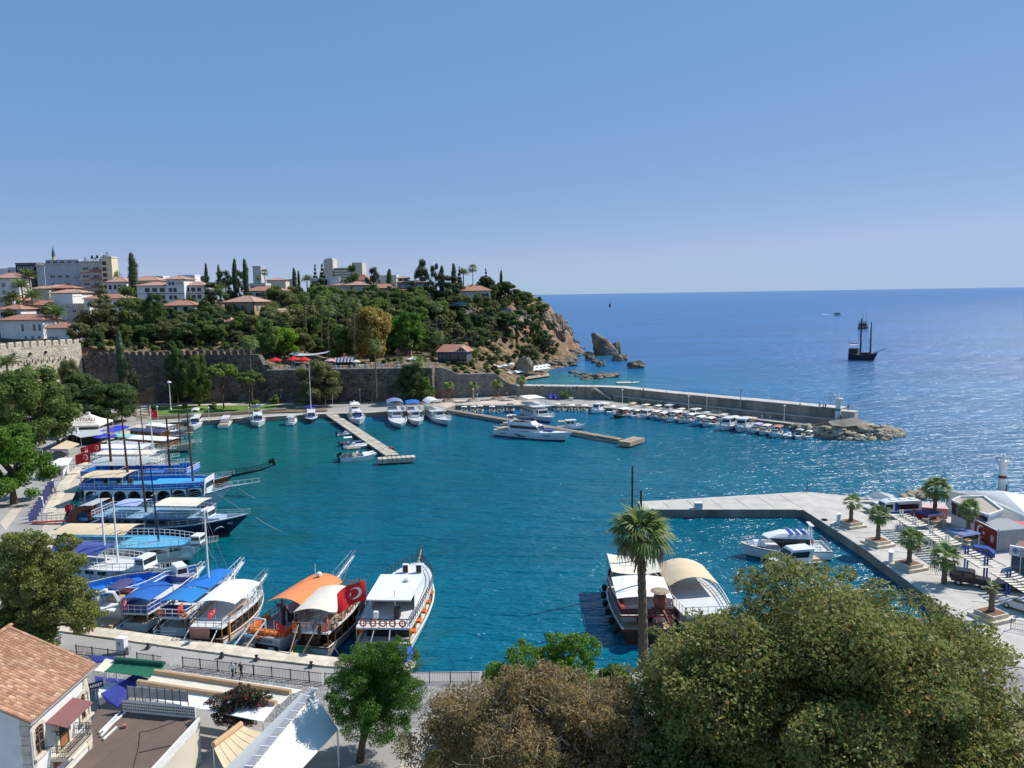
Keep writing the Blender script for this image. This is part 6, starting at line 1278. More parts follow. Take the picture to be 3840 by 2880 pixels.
def eagle(t,H):
    L = H.L; z = H.zs(1.0); sp = MB(); sp.tube([(L-2.5,0,z-0.7),(L+0.5,0,z-0.1),(L+5.5,0,z+0.9),(L+8.0,0,z+1.9)],[0.35,0.3,0.2,0.12],6); o = sp.build('bowsprit',IRON,t)
    for s in (-1,1): railing(t,[(L-1,s*0.7,z),(L+2.5,s*0.45,z+0.35),(L+5.5,s*0.35,z+0.95),(L+7.8,s*0.25,z+1.9)],0.95,IRON,0.8,2,0.035,'bowsprit_railing')
    e = MB(); e.lathe([(0.05,0),(0.25,0.3),(0.3,0.8),(0.12,1.1),(0.16,1.3),(0.03,1.5)],(L+8.2,0,z+1.7),8)
    for s in (-1,1): e.add([(L+8.2,s*0.15,z+2.7),(L+7.4,s*0.9,z+3.3),(L+7.2,s*0.5,z+2.4),(L+8.0,s*0.15,z+2.2)],[(0,1,2,3),(3,2,1,0)])
    e.build('eagle_figurehead',IRON,t)
    railing(t,[(17.5,-3,4.4),(21.8,-2.6,4.4),(21.8,2.6,4.4),(17.5,3,4.4)],1.2,WHITE,0.7,3,0.05,'poop_railing',False,BLUEP)
S = W_(335,1848); T = P(880,1790,3.2)
tour_boat('blue pirate styled boat with long black bowsprit and eagle figurehead',S,T,6.6,(2.2,1.8,3.8),(ANTIF,WOOD,ORWOOD),SKYP,cab=(3,21,2.0,0.7,mat('white_blue_cabin',(0.55,0.6,0.66),.5),7),up=(0.2,21.5,4.1,BLUEP,BLUEP),rail=WHITE,railp=BLUEP,canopies=[(2.0,13.0,5.8,6.2,mat('sage_grey_canvas',(0.33,0.36,0.36),0.9),0.15,4.1)],masts=[dict(x=5.0,h=11.2,m=DWOOD,r=0.28,z0=4.1,yards=[(7.5,5.5)],nest=8.0,lean=0.0),dict(x=17,h=11,m=DWOOD,r=0.26,z0=4.1,yards=[(8.5,4.5),(5.2,5)],nest=5.0,lean=0.0)],extra=eagle)
def simple_tour(label,sx,sy,tx,ty,B,canv,ht=3.2,hm=(ANTIF,HULLW,WHITE),masts=(),two=True,flagp=None,z=2.0,cabm=HULLW,sprit=(1.6,0.5,WHITE),rail=WHITE,deck=DECKG,frac=(0.1,0.72)):
    S = W_(sx,sy); T = P(tx,ty,z); L = (Vector((T.x,T.y,0))-S).length
    return tour_boat(label,S,T,B,(1.4,1.2,z),hm,deck,cab=(L*.15,L*.7,1.7,0.7,cabm,5),up=(0.3,L*.74,ht,HULLW,DECKG) if two else None,rail=rail,canopies=[(L*frac[0],L*frac[1],B*0.9,ht+(1.8 if two else 0.1),canv,0.3,ht if two else 0.9)],sprit=sprit,masts=masts,flagp=flagp)
simple_tour('white boat under a broad flat pale grey awning',345,1800,690,1765,6.0,GREYC,2.7,flagp=((-0.5,1.0,2.0),2.2,R(185),4.0))
simple_tour('white boat with long off white awning beside the brown masts',352,1768,690,1735,5.4,CREAM,2.6,flagp=((1.5,1.0,2.0),2.0,R(185),4.4))
simple_tour('white boat with stepped white awnings and tall white mast',340,1742,648,1715,5.2,CANVW,2.6,masts=[dict(x=16.0,h=11,m=WHITE,r=0.16,z0=3,lean=0.0,yards=[(10,1.0)])],flagp=((-0.4,0,2.0),1.2,R(185),2.4))
simple_tour('boat with bright blue canvas roof near the quay lamp',350,1718,560,1700,4.6,BLUEP,2.4,two=False)
simple_tour('low grey tented boat with faded awning',405,1695,640,1685,4.6,GREYC,2.6,two=False,cabm=HULLW,masts=[dict(x=12.5,h=11,m=DWOOD,r=0.16,z0=1.4,lean=0.04)])
simple_tour('varnished brown gulet with white roof and white bow rails',478,1678,735,1660,5.6,CANVW,2.8,hm=(NAVY,mat('ivory_hull',(0.6,0.58,0.52),.4),DWOOD),cabm=WOOD,deck=PALEW,masts=[dict(x=17.5,h=11,m=DWOOD,r=0.18,z0=1.8,nest=4.0,lean=0.0,yards=[(4.5,2)])],two=False,z=2.4)
simple_tour('grey tented boat with a mint green awning edge',420,1664,610,1652,4.4,mat('mint_canvas',(0.25,0.55,0.5),0.9),2.4,two=False)
simple_tour('boat with navy awning over brown varnished rails',478,1643,690,1632,4.8,NAVYC,2.6,hm=(NAVY,DBLUE,DWOOD),cabm=WOOD,two=False,rail=WOOD,flagp=((-0.4,0,1.6),1.0,R(185),2.0))
simple_tour('white roofed boat beneath the large crescent flag',545,1622,692,1612,4.6,CANVW,2.6,two=False,flagp=((1.0,0.6,2.6),2.4,R(5),4.6))
# --- small craft: prototypes
def outboard(t,y=0.0,z=0.5,m=IRON): MB().box((-0.35,y,z+0.55),(0.45,0.36,0.5),top=(0.8,0.8)).box((-0.32,y,z-0.1),(0.2,0.14,1.0)).build('outboard_motor',m,t)
def mk_fishing():
    t = thing('fishing_boat','x','boat'); H = Hull(7.0,2.6,0.8,0.7,1.35,0.6,0.1,2.2); H.build(t,[NAVY,HULLW,WHITE],PALEW,bul=0.25,stripe=0.12,n=10)
    MB().box((3.4,0,1.2),(2.0,1.5,1.1),top=(0.85,0.9)).build('wheelhouse',HULLW,t); MB().box((4.35,0,1.45),(0.12,1.2,0.4)).build('windscreen',GLASS,t)
    for s in (-1,1): MB().box((3.4,s*0.72,1.45),(1.5,0.06,0.36)).build('side_window',GLASS,t)
    canopy(t,0.3,3.6,2.2,2.2,CANVW,0.15,0.5); MB().cyl((4.6,0,0.9),(4.6,0,3.0),0.04,n=4).build('pole',WHITE,t)
    railing(t,[H.pt(.72+.28*k/4,1,.9) for k in range(5)]+[H.pt(1-.28*k/4,-1,.9) for k in range(5)],0.4,STEEL,0.8,1,0.02,'bow_railing'); MB().box((0.6,0,0.8),(0.9,1.4,0.5)).build('engine_box',PALEW,t)
    lifebuoy(t,(2.3,0.9,1.4),'y',0.25); return t
def mk_cabin():
    t = thing('cabin_boat','x','boat'); H = Hull(8.6,3.0,0.95,0.95,1.6,0.8,0.1,2.0); H.build(t,[NAVY,HULLW,HULLW],DECKG,bul=0.2,stripe=0.1,n=10)
    MB().box((4.1,0,1.8),(3.0,2.2,1.9),top=(0.82,0.88)).build('wheelhouse',HULLW,t); MB().box((4.0,0,2.82),(3.2,2.3,0.12)).build('cabin_roof',HULLW,t)
    MB().box((5.45,0,2.15),(0.12,1.8,0.6)).build('windscreen',GLASS,t)
    for s in (-1,1):
        for x in (3.2,4.4): MB().box((x,s*1.03,2.15),(0.9,0.08,0.6)).build('side_window',GLASS,t)
    canopy(t,0.2,2.7,2.4,2.6,CANVW,0.1,0.8); MB().box((6.3,0,1.35),(1.6,1.4,0.5),top=(0.7,0.7)).build('fore_hatch',HULLW,t)
    railing(t,[H.pt(.6+.4*k/5,1,.92) for k in range(6)]+[H.pt(1-.4*k/5,-1,.92) for k in range(6)],0.6,STEEL,0.9,1,0.025,'bow_railing'); return t
def mk_speed():
    t = thing('speedboat','x','boat'); H = Hull(5.6,2.1,0.7,0.75,1.0,0.92,0.12,2.2); H.build(t,[HULLW,HULLW,HULLW],DECKG,bul=0.3,stripe=0.1,n=10)
    MB().grid(lambda u,v: (3.3+2.1*u,(v-.5)*2*H.hb(.59+.38*u)*.85,H.zs(.59+.38*u)-.02+.14*(1-(2*v-1)**2)),5,4).build('foredeck',HULLW,t,True)
    MB().quad((3.5,-0.75,0.85),(3.5,0.75,0.85),(3.0,0.7,1.35),(3.0,-0.7,1.35),0.03).build('windscreen',GLASS,t); MB().box((2.7,0.3,0.75),(0.5,0.7,0.7)).build('console',HULLW,t)
    MB().box((1.6,0,0.65),(0.6,1.5,0.5)).build('seat',PALEW,t); MB().box((0.5,0,0.65),(0.5,1.6,0.45)).build('stern_seat',PALEW,t); outboard(t); canopy(t,0.9,3.0,1.8,2.1,CANVW,0.15,0.7); return t
def mk_rib():
    t = thing('inflatable_boat','x','boat'); mb = MB(); pts = [(0,-.85,.35),(2.4,-.85,.38),(3.6,-.6,.45),(4.2,0,.6),(3.6,.6,.45),(2.4,.85,.38),(0,.85,.35)]; mb.tube(pts,[.2,.26,.26,.26,.26,.26,.2],7); mb.build('tube',mat('grey_hypalon',(0.5,0.52,0.55),.6),t,True)
    MB().prism([(0,-.8),(2.6,-.8),(3.9,0),(2.6,.8),(0,.8)],0.02,0.25).build('floor',HULLW,t); MB().box((1.6,0,.6),(.5,.6,.7)).build('console',HULLW,t); MB().box((.8,0,.5),(.4,.9,.4)).build('seat',IRON,t); outboard(t,0,.3); return t
FISH,CABIN,SPEED,RIB = Proto(mk_fishing()),Proto(mk_cabin()),Proto(mk_speed()),Proto(mk_rib())
def put_boat(pr,bow,ang,L,label,group=None,remap=None,scale=1.0,stern=False):
    b = P(*bow); d = Vector((math.cos(ang),math.sin(ang),0)); loc = b if stern else b-d*L*scale*0.9; return pr.put((loc.x,loc.y,0.0),ang,label,group,scale,remap)
AN = math.atan2(-0.81,-0.62)
row = [('C',2220,1553,1.05,{},'white cabin cruiser with tall wheelhouse at the start of the breakwater row'),('S',2277,1556,1.1,{'white_canvas': CANVW},'white speedboat tucked beside the tall wheelhouse cruiser'),('F',2304,1570,1.15,{'white_gelcoat': DWOOD},'dark brown hulled boat in the breakwater row'),('F',2333,1565,.9,{'white_canvas': HULLW},'little white boat next to the dark brown hull'),('S',2369,1569,1.0,{},None),
 ('C',2405,1571,.85,{'white_canvas': BEIGE},'cabin boat with beige aft awning in the breakwater row'),('F',2439,1573,.9,{'white_gelcoat': mat('pale_blue_hull',(0.35,0.5,0.6),.4)},'pale blue fishing boat in the breakwater row'),('F',2466,1579,.9,{'white_gelcoat': mat('grey_blue_hull',(0.25,0.3,0.38),.4)},'grey blue fishing boat in the breakwater row'),('F',2505,1585,1.2,{},None),('F',2548,1589,1.0,{'white_canvas': NAVYC},'fishing boat with dark navy awning in the breakwater row'),('F',2568,1588,1.0,{},None),
 ('F',2602,1600,1.05,{'white_gelcoat': SKYP},'sky blue fishing boat with white wheelhouse in the breakwater row'),('F',2638,1603,1.0,{'white_gelcoat': mat('pale_blue_hull2',(0.45,0.6,0.7),.4)},'ice blue fishing boat beside the sky blue one'),('S',2667,1600,.9,{'white_canvas': MAROON},'speedboat with maroon cover in the breakwater row'),('C',2706,1617,1.15,{'white_canvas': CREAM},'white launch with long side windows in the breakwater row'),
 ('C',2767,1623,1.2,{'white_canvas': BEIGE,'white_gelcoat': mat('chalk_hull',(0.66,0.68,0.7),.4)},'larger fishing trawler with beige awning near the breakwater end'),('F',2819,1628,1.0,{'white_canvas': mat('lilac_canvas',(0.45,0.4,0.6),.9)},'fishing boat under a lilac awning near the breakwater end'),('F',2853,1634,1.0,{'white_canvas': CREAM},'fishing boat under a cream awning near the breakwater end'),('F',2896,1643,1.1,{'white_gelcoat': mat('aqua_trim_hull',(0.5,0.7,0.78),.4),'white_canvas': mat('faded_red_canvas',(0.42,0.2,0.15),.9)},'aqua trimmed boat under a faded red awning'),
 ('R',2945,1645,1.3,{},'grey inflatable boat beside the boulder mound'),('S',2986,1648,1.0,{'white_canvas': GREYC},'speedboat with grey bimini beside the boulder mound'),('S',3024,1648,.85,{},'smallest speedboat with white sunshade beside the boulder mound')]
PR = {'F': (FISH,7.0),'C': (CABIN,8.6),'S': (SPEED,5.6),'R': (RIB,4.2)}
for k,(c,x,y,s,rm,lb) in enumerate(row):
    pr,L = PR[c]; put_boat(pr,(x,y),AN+random.uniform(-.08,.08),L,lb or {'F': 'white fishing boat with flat white awning in the breakwater row','S': 'white speedboat with white bimini in the breakwater row'}[c],'boats moored along the breakwater',rm or None,s)
# second line tucked behind
for x,y,c,rm in [(2255,1537,'S',{}),(2350,1540,'F',{'white_canvas': BEIGE}),(2400,1546,'F',{'white_canvas': CREAM}),(2450,1550,'F',{}),(2490,1553,'C',{}),(2530,1563,'F',{'white_canvas': CREAM}),(2585,1570,'C',{}),(2625,1577,'F',{'white_canvas': GREYC}),(2690,1585,'F',{'white_canvas': CREAM}),(2740,1595,'F',{'white_canvas': CREAM}),(2800,1600,'F',{'white_canvas': PALEW})]:
    pr,L = PR[c]; put_boat(pr,(x,y),AN+random.uniform(-.1,.1),L,'awning covered boat half hidden behind others along the breakwater','boats half hidden along the breakwater',rm or None,0.9)
for k,(x,y) in enumerate([(1740,1553),(1772,1552),(1801,1550),(1845,1552),(1874,1551),(1914,1551)]):
    put_boat(SPEED,(x,y),R(88)+random.uniform(-.1,.1),5.6,['white speedboat with cream cover moored under the plaza palms','white speedboat with its motor tilted under the plaza palms','white speedboat with cream cover moored under the plaza palms','white speedboat with its motor tilted under the plaza palms','speedboat with black cover moored under the plaza palms','navy sided speedboat with black cabin cover under the plaza palms'][k],'speedboats under the plaza palms',[{'white_canvas': CREAM},None,{'white_canvas': CREAM},None,{'white_canvas': IRON},{'white_canvas': IRON,'white_gelcoat': mat('steel_blue_hull',(0.08,0.16,0.3),.4)}][k],1.0 if k < 5 else 1.25,True)
for k,(x,y) in enumerate([(2086,1540),(2108,1545),(2140,1545),(2165,1546),(2190,1546)]): put_boat(SPEED,(x,y),R(75),5.6,'white motorboat with raised outboard between the tour boat and cabin cruiser','motorboats right of the big canopy boat',[None,{'white_canvas': IRON}][k % 2],0.95,True)
# craft along the pale jetty
put_boat(SPEED,(1285,1722),R(20),5.6,'open speedboat with blue underside beside the pale jetty',None,{'white_canvas': HULLW},1.35,True); put_boat(SPEED,(1276,1712-40),R(22),5.6,'navy speedboat with sunshade beside the pale jetty',None,{'white_gelcoat': mat('deep_blue_hull',(0.05,0.1,0.3),.4)},1.0,True)
put_boat(RIB,(1268,1636),R(25),4.2,'grey inflatable nearest the quay on the pale jetty',None,None,1.3,True); put_boat(RIB,(1290,1684),R(18),4.2,'pale inflatable with two engines by the pale jetty',None,{'grey_hypalon': PLASTIC},1.5,True)
put_boat(SPEED,(1278,1731),R(18),5.6,'long white sport boat with dark seats near the jetty head',None,{'white_canvas': mat('tan_canvas',(.3,.24,.2),.9)},1.5,True)
# boats on the far quay
def cruiser(label,sx,sy,bx,by,B,bim=None,hull=(NAVY,HULLW,HULLW),f=(1.0,1.2,1.7),fly=False): return motor_yacht(label,P(sx,sy),P(bx,by),B,f,hull,bim,fly,winmarks=False)
cruiser('rounded white cruiser with arched windscreen at the lawn quay',742,1578,725,1620,4.0,HULLW)
cruiser('low white speed cruiser with its stern to the harbour',838,1608,862,1572,3.4,None,f=(.9,.9,1.3))
cruiser('white flybridge boat with blue bimini at the lawn quay',965,1572,970,1608,4.4,NAVYC,fly=True,f=(1.2,1.3,2.0))
t = put_boat(CABIN,(1086,1597),R(95),8.6,'small white cabin boat with rounded hardtop beside the sailing yacht',None,{'white_canvas': HULLW},0.95,True)
t = motor_yacht('navy hulled sailing yacht with tall white mast',P(1168,1562),P(1168,1592),3.9,(1.2,1.2,1.7),(ANTIF,NAVY,HULLW),None,False,winmarks=False,name='sailing_yacht'); L = 10.0
mast(t,5.0,17.5,WHITE,0.12,1.3,[(7,2.6),(11.5,2.2)],None,[(0.2,0,1.2),(11,0,1.7)],0.0); MB().cyl((5,0,2.6),(1.0,0,2.7),0.12,n=6).build('boom',BLUEC,t)
t = motor_yacht('white trawler yacht with cream hardtop beside the pale jetty',P(1326,1562),P(1350,1598),5.0,(1.3,1.5,2.1),(NAVY,HULLW,HULLW),CANVW,True,winmarks=False)
def far_tour(label,sx,sy,bx,by,B,cm,z=3.0,camb=0.7,two=True): return tour_boat(label,P(sx,sy),P(bx,by,1.8),B,(1.5,1.4,2.0),(DBLUE,HULLW,HULLW),DECKG,cab=(2,11,1.9,.78,HULLW,4),up=(0.5,12,z,HULLW,DECKG) if two else None,rail=WHITE,canopies=[(0.4,8.5,B*.92,z+2.0,cm,camb,z)],wheel=(12.2,1.2,HULLW,B*.55,1.9))
far_tour('white tour boat with periwinkle arched awning on the far quay',1478,1556,1505,1592,5.4,mat('periwinkle_awning',(0.16,0.22,0.42),.85)); far_tour('smaller white tour boat with flat blue awning on the far quay',1545,1556,1572,1582,4.6,BLUEC,2.8,.3); far_tour('white tour boat with tall arched white awning at the brown jetty',1610,1556,1688,1578,5.0,CANVW,2.9,1.1)
far_tour('large white tour boat with flat square awning by the breakwater stair',1978,1552,2075,1566,6.2,CANVW,4.0,.15)
# big white motor yacht in mid harbour
motor_yacht('large white motor yacht with dark windows lying by the brown jetty',P(1868,1628),P(2148,1630,1.8),5.4,(1.7,1.9,2.5),(NAVY,HULLW,HULLW),mat('black_hardtop',(0.05,.05,.055),.4),True)
put_boat(CABIN,(2090,1612),R(8),8.6,'small white work boat with hardtop behind the large motor yacht',None,{'white_canvas': PALEW},0.95,True)
put_boat(FISH,(1855,1612),R(185),7.0,'little white launch with beige awning beside the brown jetty',None,{'white_canvas': BEIGE},0.9); put_boat(FISH,(1940,1580),R(172),7.0,'small blue and white boat behind the large motor yacht',None,{'white_gelcoat': mat('mixed_blue',(.3,.45,.65),.4)},0.85,True)
for p in (FISH,CABIN,SPEED,RIB): p.done()
MB().box((0,0,0.4),(1.4,1.0,0.9),top=(.7,.8)).build('float_box',REDP,None,loc=P(1468,1690,0.65),rz=.4); tag(bpy.data.objects['float_box'],'faded red float box lying on the pale jetty','float')
# --- ships out at sea
def ex_pir(t,H):
    MB().box((2.3,0,5.0),(4.4,4.0,2.8)).build('stern_castle',DWOOD,t)
    for k in range(3): MB().box((1.0+k*1.4,-2.03,5.4),(.8,.06,.9)).build('stern_window',GLASS,t)
    canopy(t,0.2,5.2,4.4,8.4,BEIGE,.1,6.2); MB().tube([(-.4,0,9.4),(1.5,0,9.0),(4,0,9.3)],.2,5).build('stern_lantern',DWOOD,t)
tour_boat('dark pirate ship with two bare masts sailing past the breakwater',P(3184,1350),P(3290,1354)+Vector((0,0,3.0)),6.0,(4.2,3.2,4.4),(mat('sea_white_boot',(.6,.6,.6),.5),mat('pirate_hull',(0.03,0.03,0.045),.5),DWOOD),DWOOD,cab=(6,11,1.6,.6,DWOOD,3),rail=DWOOD,sprit=(3.5,2.0,IRON),masts=[dict(x=5.6,h=20,m=IRON,r=.5,z0=2.6,nest=9,yards=[(12.5,5)],lean=0.0,stays=[(0,0,7),(10,0,3)]),dict(x=10.5,h=18,m=IRON,r=.46,z0=2.6,nest=7.0,yards=[(5.5,5.5),(10.5,6),(14.5,4)],lean=0.0,stays=[(17,0,6),(8,3,3),(8,-3,3)])],extra=ex_pir,name='pirate_ship')
def far_ferry(label,px,py,wpx,hpx,ang,m=HULLW,msts=True):
    p = P(px,py); s = p.y/FPX; L = wpx*s; H_ = hpx*s; t = thing('excursion_ship',label,'boat',(p.x-L/2*math.cos(ang),p.y-L/2*math.sin(ang),0),ang); H = Hull(L,L*.3,H_*.22,H_*.2,H_*.3,.8,.1); H.build(t,[NAVY,DWOOD if m is DWOOD else HULLW,WHITE],DECKG)
    for k in range(3 if msts else 2): MB().box((L*.42,0,H_*(.3+.2*k)),(L*(.72-.06*k),L*.24,H_*.14)).build('deck_house',DARK if k < 2 else HULLW,t); MB().box((L*.42,0,H_*(.39+.2*k)),(L*(.8-.06*k),L*.28,H_*.05)).build('deck_slab',m if m is not DWOOD else LWOOD,t)
    if msts:
        for x in (.4,.75): MB().cyl((L*x,0,H_*.8),(L*x,0,H_*1.9),.12,n=4).build('mast',DWOOD,t)
    return t
far_ferry('brown triple deck excursion ship seen beyond the pirate ship',3238,1233,42,34,R(10),DWOOD); far_ferry('white excursion boat trailing a wake near the horizon',3142,1182,27,17,R(5),HULLW,False)
p = P(2287,1151); t = thing('distant_sailboat','tiny dark sailing boat near the horizon off the headland','boat',p,R(80)); Hull(20,7,4,3.5,5).build(t,[NAVY,NAVY,WHITE],DECKG); MB().box((7,0,6),(9,5,4)).build('deck_house',DARK,t); MB().cyl((9,0,4),(9,0,24),.3,.15,5).build('mast',IRON,t)
t = thing('swim_raft','flat cream swimming raft anchored off the reef','raft',P(2345,1438)); 
for k in range(6): MB().box((k*1.25-3.1,0,.25),(1.15,3.4,.5)).build('float_block',CREAM,t)
for k in range(3): MB().box((4.2+k*1.2-1.2,.8,.25),(1.1,2.0,.5)).build('float_block',CREAM,t)
# --- wooden pirate boat and canopy boat by the palm
def octopus(t,H):
    L = H.L; b = MB(); b.lathe([(.1,0),(.7,.3),(.85,1.0),(.6,1.7),(.15,2.0)],(1.2,-1.4,3.6),10)
    for k in range(7): a = k*.9; b.tube([(1.2,-1.4,3.8),(1.2+.9*math.cos(a),-1.4+.9*math.sin(a),3.3),(1.2+1.6*math.cos(a),-1.4+1.5*math.sin(a),2.6),(1.2+1.4*math.cos(a+.4),-1.4+1.6*math.sin(a+.4),1.8)],[.25,.2,.14,.05],6)
    b.build('octopus_figure',mat('octopus_red',(.25,.07,.05),.6,.3),t); MB().lathe([(.9,0),(1.1,.1),(.7,.25)],(1.2,-1.4,5.5),10).build('octopus_hat',LWOOD,t)
    for k in range(6): x = 1.5+k*2.2; MB().lathe([(.25,-.35),(.38,0),(.25,.35)],(x,H.hb(x/L)*1.04+.25,1.0+.1*k),8).build('fender',RUBBER,t)
    MB().box((4,2.6,3.2),(5,.5,.5)).build('red_bench',REDP,t)
S = P(2432,2418,0); T = S+Vector((18.5*math.cos(R(88)),18.5*math.sin(R(88)),2.2))
tour_boat('red and brown pirate boat with tall black masts behind the palm trunk',S,T,7.2,(1.8,1.5,2.4),(ANTIF,DWOOD,REDP),PALEW,cab=(3,14,1.4,.7,HULLW,5),up=(1.0,16,2.9,REDP,HULLW),rail=mat('brown_rail',(.2,.13,.1),.5),railp=MAROON,canopies=[(10.0,16.5,6.0,4.5,CREAM,-.35,2.9),(3.0,9.5,6.2,4.0,CANVW,.25,None)],masts=[dict(x=6.5,h=12.6,m=IRON,r=.19,z0=2.9,yards=[(5.2,3.0)],lean=0.0,stays=[(19,3,3),(19,-3,3),(4,3,3)]),dict(x=14.5,h=13.6,m=IRON,r=.19,z0=2.9,yards=[(9.2,3.2),(5.0,7.5)],lean=0.0,stays=[(12,3,3),(12,-3,3),(26,0,3)])],extra=octopus,sprit=(2.5,.8,DWOOD))
S = P(2660,2400,0); T = S+Vector((15*math.cos(R(93)),15*math.sin(R(93)),2))
tour_boat('white tour boat with high beige arched roof beside the pirate boat',S,T,6.6,(1.6,1.3,2.2),(ANTIF,HULLW,HULLW),DECKG,cab=(3,12,1.6,.75,HULLW,5),up=(.6,13,2.6,HULLW,DECKG),rail=WHITE,canopies=[(6.0,12.5,6.0,3.9,BEIGE,1.0,2.6)])
# --- police patrol boat and tender
def ex_pol(t,H):
    L,B = H.L,H.B; x0,x1 = L*.24,L*.66; h = MB(); z = 2.1
    h.add([(x0,-B*.3,z-.5),(x1-1.2,-B*.3,z-.3),(x1+.4,-B*.22,z+.9),(x0,-B*.34,z+.9),(x0,B*.3,z-.5),(x1-1.2,B*.3,z-.3),(x1+.4,B*.22,z+.9),(x0,B*.34,z+.9)],[(0,1,2,3),(5,4,7,6),(1,5,6,2),(4,0,3,7)]); h.build('wheelhouse',GLASS,t)
    r = MB(); r.add([(x0-.6,-B*.34,z+.9),(x1+.5,-B*.24,z+.9),(x1+1.1,0,z+1.0),(x1+.5,B*.24,z+.9),(x0-.6,B*.34,z+.9),(x0,-B*.26,z+1.5),(x1-1.5,-B*.18,z+1.5),(x1-1.5,B*.18,z+1.5),(x0,B*.26,z+1.5)],[(0,1,6,5),(1,2,6),(2,7,6),(2,3,7),(3,4,8,7),(4,0,5,8),(5,6,7,8)]); r.build('wheelhouse_roof',HULLW,t)
    for k in range(4):
        for s in (-1,1): tt = .5+k*.04; MB().box((L*tt,s*(H.hb(tt)*1.0),1.25),(L*.024,.12,1.0)).build('blue_stripe',DBLUE if k < 3 else SKYP,t)
    for k in range(3): MB().box((x0+.6+k*.9,0,z+1.53),(.55,B*.5,.04)).build('roof_stripe',DBLUE,t)
    for s in (-1,1): MB().cyl((L*.18,s*.5,z-.6),(L*.2,s*.5,z+2.6),.08,n=5).build('mast_leg',WHITE,t)
    MB().box((L*.2,0,z+2.6),(.5,2.2,.12)).build('radar_bar',WHITE,t); lifebuoy(t,(L*.2,1.2,z+.4)); MB().box((L*.8,0,2.0),(2.2,2.0,.5),top=(.5,.5)).build('fore_hatch',HULLW,t)
    railing(t,[H.pt(.6+.4*k/6,1,.95) for k in range(7)]+[H.pt(1-.4*k/6,-1,.95) for k in range(7)],.7,STEEL,1.0,2,.03,'bow_railing')
    railing(t,[(0.3,-B*.4,1.5),(0.3,B*.4,1.5),(3,B*.42,1.5)],.9,STEEL,1,2,.03,'stern_railing')
S = P(3100,2085,0); T = P(2775,2035,1.9); d = Vector((T.x-S.x,T.y-S.y,0)); t = thing('patrol_boat','white patrol boat with diagonal blue stripes moored inside the pier','boat',S,math.atan2(d.y,d.x)); H = Hull(d.length,5.2,1.5,1.5,2.0,.9,.08,2.4); H.build(t,[mat('teal_boot',(.02,.2,.2),.5),HULLW,GREYM],DECKG); ex_pol(t,H)
S = P(3060,2120,0); T = P(2880,2100,1.4); motor_yacht('smaller white patrol launch half hidden by the big tree',S,T,3.6,(1.1,1.2,1.6),(NAVY,HULLW,HULLW),None,False)
# mooring lines
for k,(a,b) in enumerate([((-29.5,79.5,1.4),(-26.5,73.6,1.4)),((-24.0,78.6,1.4),(-20.5,72.0,1.4)),((-20.0,78.0,1.4),(-16.0,71.6,1.4)),((-38,82.5,1.2),(-33,75.6,1.4)),((-43,84,1.2),(-38,77,1.4)),((-13.0,79.0,1.8),(-11.5,71.0,1.4))]): mooring('pale sagging mooring rope from a tour boat stern to the near quay',[a,b],.5)['group'] = 'stern ropes on the near quay'
for k,(a,b) in enumerate([((895,1830,3),(955,1868,0)),((960,1940,2.4),(1060,1995,0)),((780,2050,2.0),(800,2095,0)),((1280,2180,2),(1300,2240,0)),((735,1662,2),(770,1700,0)),((1180,1580,1.4),(1255,1583,.7)),((620,2140,2),(690,2160,0))]): mooring('thin anchor rope running from a bow into the water',[P(*a[:2],a[2]),P(*b[:2],b[2])],.15,ROPE,.025)['group'] = 'anchor ropes at the bows'
# ---------------------------------------------------------------- near trees
def near_tree(name,label,cat,base,blobs,n,leaf,m,trunk_r,seed,inner=0.35,tip=None,aspect=0.55,limbs=10,twigs=0,barkm=BARK,jitter=1.2,split=0.5,twigm=None,clump=0):
    t = thing(name,label,cat,base); rs = np.random.default_rng(seed); b = [tuple(np.array(q)-np.array([*base,0,0,0])) for q in blobs]
    if clump:                                                  # break each lobe into many small leaf clumps with gaps between
        bb = []
        for q in b:
            for _ in range(clump):
                d = rs.normal(size=3); d /= np.linalg.norm(d); d[2] = abs(d[2])*0.9+d[2]*0.1; f = rs.uniform(0.72,1.05); s = rs.uniform(.16,.3)*(q[3]+q[5])/2
                bb.append((q[0]+d[0]*q[3]*f,q[1]+d[1]*q[4]*f,q[2]+d[2]*q[5]*f,s*1.25,s*1.25,s*.8))
        c2 = bb+[(q[0],q[1],q[2],q[3]*.8,q[4]*.8,q[5]*.8) for q in b]
    else: c2 = b
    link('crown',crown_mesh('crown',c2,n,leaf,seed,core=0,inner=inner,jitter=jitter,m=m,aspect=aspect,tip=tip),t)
    tr = MB(); c = np.mean([q[:3] for q in b],0); sp = Vector((c[0]*split,c[1]*split,max(.8,c[2]*split))); tr.tube([(0,0,-.3),(sp.x*.4,sp.y*.4,sp.z*.5),tuple(sp)],[trunk_r*1.3,trunk_r,trunk_r*.85],9)
    for k,q in enumerate(b[:limbs]):
        e = Vector(q[:3]); m1 = sp.lerp(e,.5)+Vector((0,0,.4)); tr.tube([tuple(sp),tuple(m1),tuple(e),tuple(e+Vector(rs.normal(size=3)*q[3]*.5))],[trunk_r*.6,trunk_r*.4,trunk_r*.2,trunk_r*.06],6)
    tr.build('trunk',barkm,t,True)
    if twigs:
        tw = MB()
        for k in range(twigs):
            q = b[rs.integers(len(b))]; d = rs.normal(size=3); d /= np.linalg.norm(d); d[2] = abs(d[2]); p0 = np.array(q[:3])+d*np.array(q[3:6])*.5; p2 = np.array(q[:3])+d*np.array(q[3:6])*rs.uniform(1.0,1.28); mid = (p0+p2)/2+rs.normal(size=3)*.25; tw.tube([p0,mid,p2],[.03,.02,.008],4)
        struct(tw.build('twigs',twigm or BARK,t),'stuff')
    return t
